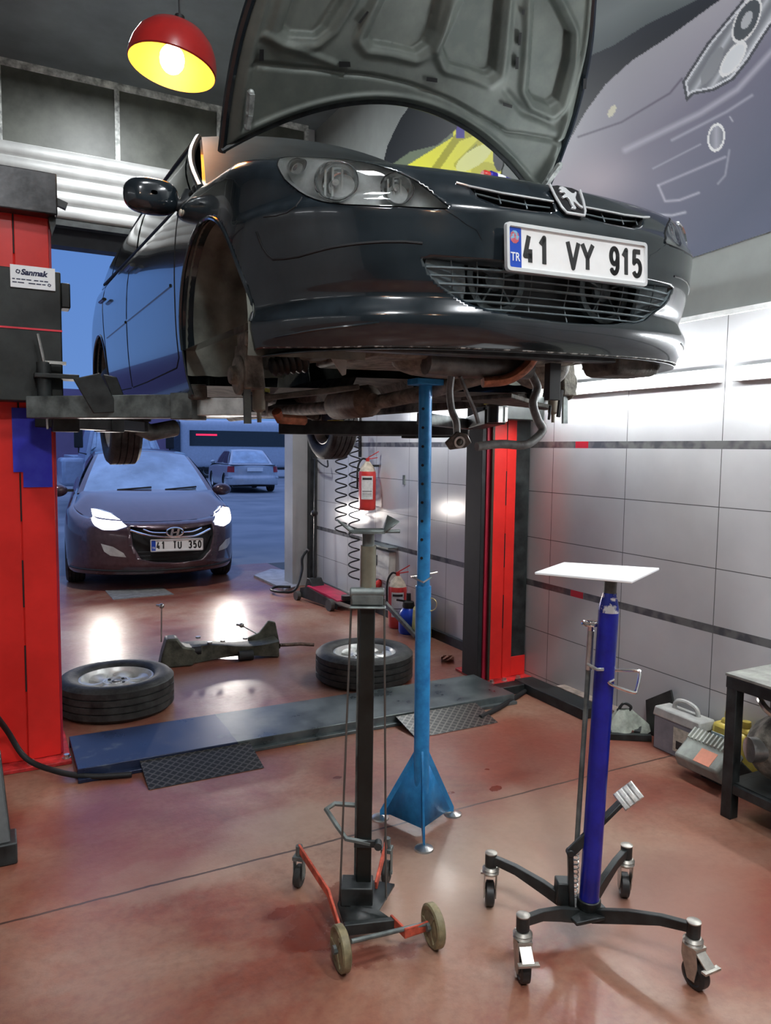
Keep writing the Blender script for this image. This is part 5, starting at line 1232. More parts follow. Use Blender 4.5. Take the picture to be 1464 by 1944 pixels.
car = thing('lifted_car', 'black hatchback raised on the lift with its bonnet open and front wheels off', 'car', (1.5, 3.8, 1.6))
lamp_px = [(525, 298), (534, 291.5), (547, 290), (575, 290), (604, 292), (642, 297), (682, 304), (713, 312), (744, 323), (764, 331), (783, 340), (798, 350), (811, 360), (830, 375), (851, 392), (848, 396), (805, 394), (760, 392), (720, 391), (682, 389), (655, 388), (630, 385), (612, 382), (598, 378), (582, 371), (567, 362), (553, 351), (541, 340), (533, 327), (526, 313)]
lampL = [S.pix(x, y) for x, y in lamp_px]
gr_px = [(801, 490), (822, 487), (845, 488), (905, 491), (967, 496), (1030, 505), (1090, 514)]
gr_pb = [(1085, 613), (1030, 607), (981, 599), (935, 590), (897, 579), (862, 560), (836, 542), (815, 520)]
gT = [S.pix(x, y) for x, y in gr_px]; gB = [S.pix(x, y) for x, y in gr_pb]
gT[-1] = (0, gT[-1][1]); gB[0] = (0, gB[0][1])
grille = gT+mir(gT[:-1])[::-1]+mir(gB[1:])[::-1]+gB[:]
g2 = gT+[(-a, b) for a, b in gT[:-1][::-1]]+[(-a, b) for a, b in gB[1:][::-1]]+gB
ug_px = [(890, 355), (952, 368), (1003, 376), (1050, 384), (1057, 404), (1012, 401), (952, 392), (908, 375)]
ug = [S.pix(x, y) for x, y in ug_px]
arF = circle_sz(S, .88, .335, .35, z0=-.2, rz=.355); arR = circle_sz(S, 3.49, .30, .335, z0=-.2)
holes = [lampL, mir(lampL), g2, ug, mir(ug), arF, mir(arF), arR, mir(arR)]
# widen arches downwards to open at the bottom
def openarch(bc, zc, r, rz, rf=None):
    rf = rf or r
    o = [(S.b2s(bc-rf*1.0), -.2)]
    for k in range(41):
        an = pi-pi*k/40; o.append((S.b2s(bc+(rf if cos(an) < 0 else r)*cos(an)), zc+rz*sin(an)))
    o.append((S.b2s(bc+r*.93), -.2)); return o
arF = openarch(.88, .29, .35, .39, .43); arR = openarch(3.49, .30, .335, .33)
holes[5:] = [arF, mir(arF), arR, mir(arR)]
body = S.build('body_shell', carpaint, car, holes, ns=110, nz=96, ds=.02)
# arch lips
for ar in (arF, mir(arF), arR, mir(arR)):
    MB().tube([S.P(q, max(z, S.zb(abs(q))), .002) for q, z in ar[1:-1]], .008, 8).build('arch_lip', carpaint, car)
# liners
for sg in (1, -1):
    for bc, zc, r, rz, rf in ((.88, .29, .35, .39, .43), (3.49, .30, .335, .33, .335)):
        mb = MB(); rr_ = lambda an: (rf if cos(an) < 0 else r)
        def lin(a, b_, rr=1.0):
            an = pi*1.08-pi*1.16*a
            rip = 1+.012*sin(b_*26)
            return TP @ Vector((sg*lerp(.85, .46, b_), bc+rr_(an)*.995*cos(an)*rip, zc+rz*.995*sin(an)*rip))
        mb.grid(lin, 40, 22)
        A0_, A1_ = (1.08, 1.16) if sg < 0 else (1.0, 1.0)
        mb.grid(lambda a, b_: TP @ Vector((sg*.46, bc+rr_(pi*A0_-pi*A1_*a)*cos(pi*A0_-pi*A1_*a)*b_, zc+rz*sin(pi*A0_-pi*A1_*a)*b_)), 40, 3)
        mb.build('wheel_arch_liner', liner, car)
for ar in (arF, mir(arF), arR, mir(arR)): S.rim(MB(), [(q, max(z, S.zb(abs(q)))) for q, z in ar[1:-1]], .0, .05, 1).build('arch_return', carpaint, car)
for sg in (1, -1): MB().box(TP @ Vector((sg*.44, .88, .31)), (.05, .80, .12), TP.to_3x3()).build('inner_wing', liner, car)
# headlights
lens = M('headlight_lens', (0.86, 0.88, 0.88), .04, 0, .02, trans=1.0, ior=1.35)
refl = M('headlight_reflector', (0.50, 0.52, 0.51), .42, .4, var=.12, scale=22)
refl2 = M('headlight_bowl', (0.66, 0.68, 0.68), .12, .95, var=.1, scale=40)
def headlight(poly, sg, nm):
    h = MB(); S.patch(h, poly, .045); S.rim(h, poly, .002, .045); root = h.build('headlight', refl, car, sharp=60)
    S.patch(MB(), poly, -.002).build('lens', lens, root)
    S.rim(MB(), poly, -.003, .003).build('lens_seal', gap, root)
    for (x, y, r, dp) in ((548, 318, .026, .02), (625, 345, .058, .04), (745, 358, .045, .03)):
        q, z = S.pix(x, y); q *= sg
        e = 1e-3; c = S.P(q, z, .040); n = ((S.P(q+e, z)-S.P(q-e, z)).cross(S.P(q, z+e)-S.P(q, z-e))).normalized()
        if n.dot(c-(TP @ Vector((0, 1, .5)))) < 0: n = -n
        n = (n*.5+(TP.to_3x3() @ Vector((0, -1, .0)))*.7).normalized()
        xx = Vector((0, 0, 1)).cross(n).normalized(); T_ = basis(c, xx, n.cross(xx)); 
        b1 = MB().lathe([(r, .026), (r*.97, .018), (r*.8, .004), (r*.5, -.008), (r*.15, -.012), (.001, -.012)], T_, 32).build('bowl', refl2, root)
        k_ = MB().lathe([(r*1.0, .024), (r*1.05, .028), (r*1.09, .022)], T_, 32).build('bowl_ring', chrome, b1)
        MB().lathe([(.001, .016), (r*.16, .014), (r*.2, -.01)], T_, 14).build('bulb', M('clear_bulb', (0.5, 0.5, 0.48), .1, .3), b1)
        if r > .03:
            f = MB()
            for t_ in (-.5, -.15, .3): f.prism([(r*t_, -r*.75), (r*(t_+.10), -r*.75), (r*(t_+.10), r*.75), (r*t_, r*.75)], T_ @ Matrix.Translation((0, 0, -.002)), .006)
            f.build('bowl_flutes', refl, b1)
    q0, z0 = S.pix(700, 335); 
    return root
headlight(lampL, 1, 'a'); headlight(mir(lampL), -1, 'b')
# lower grille
grm = M('dark_grille_plastic', (0.10, 0.125, 0.135), .5, var=.3, scale=12)
g_ = MB(); S.rim(g_, g2, .004, .075); gro = g_.build('lower_grille', grm, car, sharp=60)
def rng(z, poly):
    xs = []
    for i in range(len(poly)):
        (x0, z0), (x1, z1) = poly[i-1], poly[i]
        if (z0 > z) != (z1 > z): xs.append(x0+(x1-x0)*(z-z0)/(z1-z0))
    return (min(xs), max(xs)) if xs else None
zs = [p[1] for p in g2]; zlo, zhi = min(zs), max(zs)
for k in range(1, 7):
    bars = MB()
    z = lerp(zhi-.004, zlo+.004, k/7); r_ = rng(z, g2)
    if r_ and k != 0:
        pts = [(lerp(r_[0], r_[1], i/20), z) for i in range(21)]
        bars.tube([S.P(q, zz, .014) for q, zz in pts], .0042 if k % 2 else .0028, 6, flat=(1, 1.8)).build('grille_bar', grm, gro)
for k in range(-9, 10):
    vb = MB()
    q = k*.062; zz = [lerp(zlo+.004, zhi-.004, i/6) for i in range(7)]
    seg = [z for z in zz if inpoly((q, z), g2)]
    if len(seg) > 1: vb.tube([S.P(q, z, .020) for z in seg], .0022, 5).build('grille_upright', grm, gro)
rad_ = M('radiator_grey', (0.10, 0.12, 0.125), .6, .2, var=.35, scale=30)
bk_ = MB().box(TP @ Vector((0, .17, .41)), (1.15, .02, .26), TP.to_3x3()).build('radiator', black, gro)
for cx in (-.19, .24):
    T_ = TP @ Matrix.Translation((cx, .135, .41)) @ Matrix.Rotation(pi/2, 4, 'X'); fn = MB(); fn.lathe([(.085, -.008), (.105, -.008), (.105, .012), (.085, .012)], T_, 36, closed=True); fn.lathe([(.001, .006), (.035, .004), (.035, -.01)], T_, 20)
    for k in range(5):
        an = k*2*pi/5+.3; fn.bar(T_ @ Vector((.03*cos(an), .03*sin(an), 0)), T_ @ Vector((.095*cos(an), .095*sin(an), 0)), .006, .03, up=TP.to_3x3() @ Vector((0, 1, 0)))
    fn.build('cooling_fan', rad_, gro)
for sg in (-1, 1):
    e0 = MB()
    pl = [p for p in g2 if sg*p[0] > .18]
    q0 = min(abs(p[0]) for p in pl) if pl else .3
    lo_ = rng(lerp(zlo, zhi, .6), g2)
    mx = max(p[0] for p in g2)
    def ff(a, b_): 
        z = lerp(zlo+.006, zhi-.004, b_); r_ = rng(z, g2) or (0, 0); return S.P(sg*lerp(min(mx*.66, r_[1]), r_[1]-.002, a), z, lerp(.05, .012, a))
    e0.grid(ff, 6, 10); e0.build('grille_end_panel', grm, gro, solid=.003)
# groove around the lower grille
# upper grille
ugm = MB()
for pl in (ug, mir(ug)): S.rim(ugm, pl, .002, .05); S.patch(ugm, pl, .05)
ugo = ugm.build('upper_grille', gap, car)
for sg in (1, -1):
    ln = [(sg*abs(S.pix(x, y)[0]), S.pix(x, y)[1]) for x, y in ((866, 347), (893, 354.5), (952, 367), (1003, 375), (1050, 383))]
    MB().tube(S.linep(ln, -.002), .0035, 6).build('chrome_strip', chromes, ugo)
    ln2 = [(sg*abs(S.pix(x, y)[0]), S.pix(x, y)[1]) for x, y in ((905, 364), (952, 376), (1003, 386), (1050, 392))]
    v_ = MB().tube(S.linep(ln2, .015), .003, 6)
    for f in (.25, .5, .75):
        i = int(f*3); a_, b_ = ln2[i], ln2[min(i+1, 3)]; v_.tube([S.P(a_[0], a_[1]-.014, .014), S.P(a_[0], a_[1]+.014, .014)], .0025, 5)
    v_.build('grille_bar', grm, ugo)
# plate and its recess
Tpl = TP @ Matrix.Translation((0, -.022, .462)) @ Matrix.Rotation(pi/2-.03, 4, 'X')
plate(car, Tpl, .52, .115, '41 VY 915')
# emblem: shield with rearing animal mark
q0, z0 = 0, S.pix(1085, 390)[1]
Te = TP @ Matrix.Translation((0.002, .032, z0+.002)) @ Matrix.Rotation(rad(62), 4, 'X')
shl = [(-.058, .052), (-.03, .060), (.03, .060), (.058, .052), (.054, .01), (.045, -.03), (.034, -.048), (-.034, -.048), (-.045, -.03), (-.054, .01)]
em = MB().prism([(x*.92, y*.92) for x, y in shl], Te, .012).build('emblem', M('emblem_black', (0.01, 0.01, 0.012), .3), car)
MB().tube([Te @ Vector((x, y, .012)) for x, y in [( -.058, .052), (-.054, .01), (-.045, -.03), (-.034, -.048), (.034, -.048), (.045, -.03), (.054, .01), (.058, .052)]], .0042, 8).build('emblem_frame', chromes, em)
lion = [(-.030, .046), (-.018, .050), (-.006, .046), (.002, .036), (.012, .028), (.022, .030), (.030, .038), (.034, .034), (.027, .022), (.020, .012), (.019, .000), (.026, -.014), (.036, -.020), (.034, -.028), (.022, -.024), (.010, -.010), (.004, -.006), (.002, -.018), (.006, -.030), (.000, -.038), (-.014, -.036), (-.012, -.030), (-.006, -.028), (-.010, -.014), (-.010, .000), (-.016, .008), (-.032, .000), (-.036, .006), (-.026, .014), (-.016, .020), (-.020, .026), (-.034, .022), (-.038, .028), (-.026, .034), (-.034, .038)]
MB().prism([(x*.95, y*.95) for x, y in lion], Te @ Matrix.Translation((0, 0, .013)), .006).build('emblem_figure', chromes, em, bevel=.0008)
# panel lines traced on the shell
S.bvh(-3.6, -0.6)
side_pix = {}
def trace(pts, nm, r=.0028, mat=gap, off=.0005, mirror=True, fr=False):
    if not fr: pl = [S.pix(x, y) for x, y in pts]
    else: pl = pts
    for sg in ((1, -1) if mirror else (1,)):
        MB().tube(S.linep([(q*sg, z) for q, z in pl], off, 5), r, 6).build(nm, mat, body)
S.bvh(-1.05, 0.05)
trace([(487, 440), (492, 455), (499, 471), (508, 484), (518, 492), (540, 491), (567, 487), (598, 478), (630, 470), (676, 463), (727, 459), (770, 459), (802, 462)], 'bumper_seam', .004)
trace([(573, 374), (562, 392), (545, 404), (523, 410), (500, 412)], 'bumper_seam', .0022)
trace([(845, 398), (868, 412), (885, 425), (905, 436), (915, 455)], 'bumper_crease', .002, carpaint)
trace([(520, 640), (560, 633), (600, 626), (660, 619), (720, 612)], 'lip_crease', .0035, carpaint)
# door and fender lines by car coordinates: b, z
def bz(l): return [(S.b2s(b), z) for b, z in l]
for l in ([(1.27, .95), (1.27, .80), (1.285, .5), (1.30, .27), (1.36, .235), (2.0, .225), (2.38, .225)], [(2.40, 1.0), (2.40, .6), (2.40, .23)], [(2.44, .225), (2.95, .24), (3.12, .32), (3.2, .55), (3.3, .72), (3.42, .85), (3.44, 1.04)]):
    trace(bz(l), 'door_seam', .0035, gap, .001, True, True)
trace(bz([(1.35, .555), (1.9, .56), (2.37, .565)]), 'rub_strip', .009, carpaint, .002, True, True)
trace(bz([(2.43, .565), (3.1, .57)]), 'rub_strip', .009, carpaint, .002, True, True)
for sg in (1, -1):
    for b0 in (2.24, 3.22):
        MB().tube(S.linep([(sg*q, z) for q, z in bz([(b0-.09, .80), (b0, .805), (b0+.09, .81)])], -.022), .012, 8, flat=(.8, 1.2)).build('door_handle', carpaint, car)
    q, z = S.b2s(1.21), .80; c = S.P(sg*q, z, -.003); MB().sphere(c, .013, (.5, 1.4, 1)).build('side_marker', M('marker_lens', (0.6, 0.55, 0.45), .2), car)
# inner shell rim: flange that closes the top edge inwards
def flange(sh, T, q0, q1, w_, dz, mat, nm, par):
    mb = MB()
    def f(a, b_):
        q = lerp(q0, q1, a); p = sh.loc(q, sh.zt(abs(q))-.0005); c = Vector((p.x*.2, max(1.0, p.y), p.z)); d = (Vector((0, 1.2, p.z))-p); d.z = 0; d.normalize()
        return T @ (p+d*w_*b_-Vector((0, 0, dz*b_*b_)))
    mb.grid(f, 60, 3); return mb.build(nm, mat, par, solid=.004)
flange(S, TP, -1.5, 1.5, .10, .035, carpaint, 'bay_flange', car)
bay = MB(); bay.bb(-.62, .62, .24, 1.0, .30, .66); bay.bb(-.68, .68, .98, 1.14, .6, .86); bay.xf(TP); bay.build('engine_bay', gap, car)
sp_ = MB(); sp_.grid(lambda a, b_: TP @ Vector((lerp(-.62, .62, a), .19+.12*b_+.13*(2*a-1)**2, .700+.012*sin(pi*b_)+.02*(2*a-1)**2)), 24, 6); sp_.build('slam_panel', carplastic, car, solid=.01)
# cabin
CB = Cabin(TP, .785, .585, 1.02, .13, 4.0, 1.80, .12, 3.72, [(0, .885), (.5, .935), (1, .99)], 1.365, .03, .02, .035)
CBo = CB.body('cabin_shell', carpaint, car)
CB.quad(CB.ws, -.985, .985, .01, .97, .004, nu=16).build('windscreen', M('dusty_windscreen', (0.035, 0.042, 0.043), .5, .0, .1), car)  # grey puts the reflected ceiling into the colour; roughness mutes lamp reflections
CB.quad(CB.rw, -.85, .85, .12, .9, .004, nu=16).build('rear_window', glassd, car)
for sg in (1, -1):
    fn = lambda v, t, sg=sg: CB.sd(v, t, sg)
    CB.quad(fn, .055, .475, .04, .90, .004).build('side_window', glassd, car); CB.quad(fn, .505, .82, .04, .90, .004).build('side_window', glassd, car); CB.quad(fn, .84, .94, .06, .8, .004).build('side_window', glassd, car)
    MB().tube([TP @ (CB.sd(v, .93, sg)+Vector((.008*sg, 0, 0))) for v in [k/20 for k in range(21)]], .011, 6).build('drip_rail', black, car)
    MB().tube([TP @ (CB.sd(0.005, t, sg)+Vector((.004*sg, 0, 0))) for t in [k/10 for k in range(11)]], .016, 8).build('pillar_trim', carplastic, car)
    MB().tube([TP @ (CB.sd(v, .02, sg)+Vector((.010*sg, 0, .0))) for v in [.03+.9*k/20 for k in range(21)]], .009, 6).build('window_seal', black, car)
CB_bl = MB().grid(lambda a, b_: TP @ Vector(((a*2-1)*lerp(.87, .70, b_), lerp(1.15, 4.05, .5), 0)), 1, 1); CB_bl.bm.free()
# shoulder deck between belt line and shell
dk = MB()
for sg in (1, -1):
    def f(a, b_, sg=sg):
        b = lerp(1.0, 4.0, a); q = S.b2s(b); p = S.loc(q, S.zt(q)-.001); zz = interp(CB.zb, (b-1.15)/(2.72) if b > 1.15 else 0); c = Vector((.70, b, zz)); r = p.lerp(c, b_); return TP @ Vector((r.x*sg, r.y, r.z))
    dk.grid(f, 40, 3)
dk.build('belt_deck', carpaint, car)
# mirrors
for sg in (1, -1):
    c = Vector((sg*.935, 1.345, .885))
    mm = MB().grid(lambda u, v: TP @ (c+Vector(((.105*cos(2*pi*u)*abs(cos(2*pi*u))**-.25)*max(.02, sin(pi*v))**.55 if abs(cos(2*pi*u)) > 1e-3 else 0, .062*-cos(pi*v)*(1 if cos(pi*v) > 0 else .6), (.068*sin(2*pi*u)*abs(sin(2*pi*u))**-.25)*max(.02, sin(pi*v))**.55 if abs(sin(2*pi*u)) > 1e-3 else 0))), 36, 14, cu=True)
    mo = mm.build('door_mirror', carpaint, car)
    ar_ = MB(); ar_.tube([TP @ Vector((sg*.87, 1.34, .86)), TP @ Vector((sg*.82, 1.33, .865)), TP @ Vector((sg*.78, 1.33, .90))], .022, 10, radii=[.022, .024, .04]); ar_.build('mirror_arm', carplastic, mo)
# open bonnet
SH_w = [(0, .735), (.4, .715), (.8, .68), (1, .64)]
def hood(a, t, d=0.0):
    # a across -1..1, t 0..1 from rear edge to front edge ; returns world
    r = (a+1)/2; al = lerp(rad(47), rad(52), r); w_ = sinterp([(0, .735), (.25, .745), (.5, .735), (.75, .69), (1, .60)], t)
    L_ = .95; t0 = .29*(1-abs(a)**1.9)
    x = t*L_*(1-0)+t0*(1-t)*1.0
    x1 = L_-.10*abs(a)**2.2; x = lerp(t0, x1, t)
    h = -.06*(1-a*a)+.03*sin(pi*t)      # outer skin bulge, away from the camera
    n = Vector((0, -sin(al), -cos(al)))
    p = Vector((a*w_+.012+.035*max(0, a)*(1-t), 1.12-.02*abs(a)-x*cos(al), 1.0+x*sin(al)))
    p = p-n*(h*-1+.0)*.0 + Vector((0, sin(al), cos(al)))*(.045*(1-a*a))
    return TP @ (p+n*d)
HV = []; HP = []
N1, N2 = 60, 50
for i in range(N1+1):
    for j in range(N2+1): HV.append(hood(lerp(-1, 1, i/N1), lerp(0, 1, j/N2))); HP.append((lerp(-1, 1, i/N1), lerp(0, 1, j/N2)))
HF = [(i*(N2+1)+j, (i+1)*(N2+1)+j, (i+1)*(N2+1)+j+1, i*(N2+1)+j+1) for i in range(N1) for j in range(N2)]
HT = BVHTree.FromPolygons(HV, HF)
def hpix(x, y):
    h = HT.ray_cast(EYE, ray(x, y).normalized())
    if h[0] is None:
        d = ray(x, y).normalized(); best = min(range(len(HV)), key=lambda k: ((HV[k]-EYE)-d*(HV[k]-EYE).dot(d)).length); return HP[best]
    f = HF[h[2]]; i = min(f, key=lambda k: (HV[k]-h[0]).length); a, t = HP[i]
    # refine linearly
    for _ in range(3):
        p = hood(a, t); da = (hood(a+.01, t)-p)/.01; dt = (hood(a, t+.01)-p)/.01; r = h[0]-p
        a11, a12, a22 = da.dot(da), da.dot(dt), dt.dot(dt); b1, b2 = r.dot(da), r.dot(dt); det = a11*a22-a12*a12
        a += (b1*a22-b2*a12)/det; t += (a11*b2-a12*b1)/det
    return (a, t)
MB().grid(lambda u, v: hood(u*2-1, v, -.028), 50, 40).build('bonnet_skin', carpaint, car, solid=.0)
pk = [[(549, 11), (536, 54), (548, 66), (598, 69), (618, 52), (644, 11), (690, -70), (585, -90)],
      [(724, 11), (698, 69), (707, 82), (787, 99), (810, 83), (822, 57), (832, 12), (850, -60), (765, -70)],
      [(874, 12), (840, 90), (852, 120), (922, 142), (937, 132), (943, 80), (949, 12), (955, -40), (905, -50)],
      [(1012, 12), (1002, 170), (1012, 188), (1042, 200), (1057, 190), (1077, 115), (1080, 60), (1057, 12), (1040, -15), (1015, -10)]]
PK = [[hpix(x, y) for x, y in q] for q in pk]
rd = [hpix(x, y) for x, y in [(500, 64), (560, 92), (640, 122)]]; rd2 = [hpix(x, y) for x, y in [(480, 120), (560, 128), (650, 138), (740, 150), (820, 175), (900, 215), (960, 250), (1040, 262), (1085, 275)]]
rd3 = [hpix(x, y) for x, y in [(470, 160), (560, 165), (640, 168)]]
rd4 = [hpix(x, y) for x, y in [(1130, 20), (1115, 110), (1085, 200), (1050, 235), (990, 210), (960, 175)]]
K = Vector((.72, .9))
def sd2(p, pl, close=True):
    b = 1e9
    rngs = range(len(pl)) if close else range(1, len(pl))
    for i in rngs:
        a = Vector((pl[i-1][0]*.72, pl[i-1][1]*.9)); c = Vector((pl[i][0]*.72, pl[i][1]*.9)); q = Vector((p[0]*.72, p[1]*.9)); d = c-a
        t = 0 if d.length_squared < 1e-12 else max(0, min(1, (q-a).dot(d)/d.length_squared)); b = min(b, (q-a-d*t).length)
    return b
def ss(x): x = max(0, min(1, x)); return x*x*(3-2*x)
def hh(u, v):
    a = u*2-1; p = (a, v); h = 0.012
    for P_ in PK:
        d = sd2(p, P_); ins = inpoly(p, P_); sdv = -d if ins else d
        h -= .034*ss((.006-sdv)/.018)
        if not ins: h += .012*ss(1-abs(sdv-.035)/.03)
    h -= .012*ss(1-sd2(p, rd2, False)/.018); h += .01*ss(1-sd2(p, rd, False)/.02); h -= .010*ss(1-sd2(p, rd4, False)/.03)
    e = min((1-abs(a))*.72, v*.9, (1-v)*.9); h -= .03*ss(1-e/.035)
    h += .012*ss(1-abs(e-.05)/.02)
    return hood(a, v, h)
MB().grid(hh, 190, 150).build('bonnet_inner_frame', M('dusty_grey_bonnet_underside', (0.085, 0.10, 0.09), .5, .15, var=.22, scale=5, col2=(0.15, 0.165, 0.145), bump=.02), car, sharp=60)
MB().tube([hood(-1+2*k/40, .012, .0) for k in range(41)], .010, 6).build('bonnet_rear_seal', carplastic, car)
for sg in (-1, 1): MB().tube([hood(sg*.995, k/20, -.012) for k in range(21)], .016, 8, flat=(1, 1)).build('bonnet_edge', carpaint, car)
MB().tube([hood(-1+2*k/40, .995, -.012) for k in range(41)], .014, 8).build('bonnet_edge', carpaint, car)
for a_ in ([(639, 111), (660, 112), (661, 122), (639, 122)], [(805, 141), (825, 144), (825, 152), (804, 149)], [(949, 190), (967, 195), (966, 201), (949, 196)], [(985, 14), (990, 14), (989, 24), (984, 24)], [(979, 58), (984, 58), (982, 82), (977, 82)],
           [(973, 104), (979, 104), (978, 127), (972, 127)], [(1101, 145), (1107, 145), (1106, 165), (1100, 165)], [(675, 38), (692, 16), (695, 18), (679, 40)], [(489, 88), (497, 88), (497, 110), (488, 110)]):
    pts = [hood(*hpix(x, y), .028) for x, y in a_]; sl = MB(); sl.mesh([p for p in pts]+[p+(EYE-p).normalized()*-.012 for p in pts], [(0, 1, 2, 3), (0, 4, 5, 1), (1, 5, 6, 2), (2, 6, 7, 3), (3, 7, 4, 0)]); sl.build('bonnet_slot', gap, car)
for (pa, pb, pc) in (((1018, 352), (1030, 335), (1052, 305)), ((463, 230), (467, 205), (470, 165))):
    a_, b_, c_ = [hood(*hpix(*q), .05) for q in (pa, pb, pc)]
    hg = MB(); hg.bar(a_, b_, .016, .04, up=(0, 1, 0)); hg.bar(b_, c_, .018, .032, up=(0, 1, 0)); hg.sphere(b_, .013); hg.sphere(c_, .012); hg.sphere(a_, .012); hg.build('bonnet_hinge', M('dusty_zinc', (0.34, 0.36, 0.35), .5, .5, var=.3, scale=30), car)
a_ = hood(.99, .06, .0); b_ = TP @ Vector((.30, .25, .70)); MB().tube([a_, TP @ Vector((.62, .62, .87)), b_], .005, 6).build('prop_rod', black, car)
# underbody -------------------------------------------------------------
def TPv(l, b, z): return TP @ Vector((l, b, z))
R3 = TP.to_3x3()
u_ = MB(); u_.grid(lambda a, b: TPv(lerp(-.80, .80, a), lerp(1.2, 4.0, b), .155+.02*sin(a*pi*6)*sin(b*9)+(.05 if abs(a-.5) < .09 else 0)), 60, 40)
pass; u_.build('floor_pan', dirt, car)
MB().grid(lambda a, b: TP @ (lambda p: Vector((p.x*lerp(.99, .82, b), p.y+lerp(0, .16, b), S.zb(0)+lerp(.0, .05, b))))(S.loc(lerp(-.86, .86, a), S.zb(0)+.002)), 60, 4).build('bumper_undertray', carplastic, car, solid=.004)
MB().tube([S.P(q, S.zb(abs(q))+.004, .004) for q in [-.84+1.68*k/80 for k in range(81)]], .0045, 6).build('bumper_lower_edge', M('scuffed_edge', (0.02, 0.02, 0.02), .5, col2=(0.4, 0.4, 0.38), scale=40, lo=.5, hi=.6), car)
MB().box(TPv(0, .30, .225), (1.2, .05, .05), R3).build('lower_crossmember', carplastic, car, bevel=.006)
for sg in (1, -1):
    MB().box(TPv(sg*.5, .75, .28), (.09, .95, .11), R3).build('chassis_rail', dirt, car, bevel=.01)
    MB().box(TPv(sg*.80, 2.2, .135), (.07, 1.9, .06), R3).build('sill_flange', dirt, car, bevel=.01)
MB().box(TPv(0, .70, .27), (.9, .5, .12), R3, taper=.9).build('engine_block', dirt2, car, bevel=.03)
MB().grid(lambda u, v: TPv(-.02+.26*cos(2*pi*u)*sin(pi*v)**.6 if 0 < v < 1 else -.02, .60+.14*sin(2*pi*u)*sin(pi*v)**.6 if 0 < v < 1 else .60, .215-.055*cos(pi*v)), 28, 10, cu=True).build('oil_pan', dirt2, car)
MB().tube([TPv(-.22, .48, .20), TPv(.02, .46, .19), TPv(.2, .46, .195)], .045, 14).build('front_cross_tube', M('dark_alloy_tube', (0.09, 0.09, 0.085), .4, .5, var=.4, scale=14), car)
MB().grid(lambda u, v: TPv(.42-.10*cos(2*pi*u)*sin(pi*v)*1.2, .66+.12*sin(2*pi*u)*sin(pi*v), .23+.10*cos(pi*v)), 24, 10, cu=True).build('gearbox', dirt2, car)
MB().tube(smooth_path([TPv(.16, .36, .24), TPv(.13, .38, .185), TPv(.08, .42, .145), TPv(.00, .46, .135)]), .032, 12, flat=(.6, 1.3)).build('rusty_pipe', rust, car)
MB().tube(smooth_path([TPv(.1, .6, .17), TPv(-.05, .9, .11), TPv(-.12, 1.3, .09), TPv(-.10, 2.2, .10), TPv(-.1, 3.2, .10)]), .03, 12).build('exhaust_pipe', dirt2, car)
MB().tube([TPv(-.13, 1.05, .10), TPv(-.13, 1.1, .10), TPv(-.11, 1.45, .10), TPv(-.11, 1.5, .10)], .07, 20, radii=[.03, .068, .068, .03]).build('exhaust_silencer', M('brown_rusted_steel', (0.10, 0.075, 0.055), .7, .2, var=.3, scale=20, bump=.2), car)
MB().tube(smooth_path([TPv(-.6, 1.0, .10), TPv(-.45, 1.4, .11), TPv(-.3, 2.2, .115)]), .018, 8).build('brake_line', dirt, car)
MB().tube([TPv(-.48, 1.25, .06), TPv(-.46, 1.27, .03), TPv(-.33, 1.32, .025)], .022, 8).build('rust_bracket', rust, car)
MB().box(TPv(-.1, 2.9, .14), (.7, .5, .10), R3).build('fuel_tank', black, car, bevel=.03)
# left heat shield fin
pp = [(617, 662), (637, 661), (642, 680), (659, 684), (657, 711), (651, 713)]
v_ = TPv(-.30, .50, .2).y; P_ = [hit(x, y, 1, v_) for x, y in pp]
MB().prism([(p.x, p.z) for p in P_], basis((0, v_, 0), (1, 0, 0), (0, 0, 1)), -.006).build('shield_bracket', M('pale_bracket', (0.3, 0.29, 0.26), .6, .2, var=.2), car)
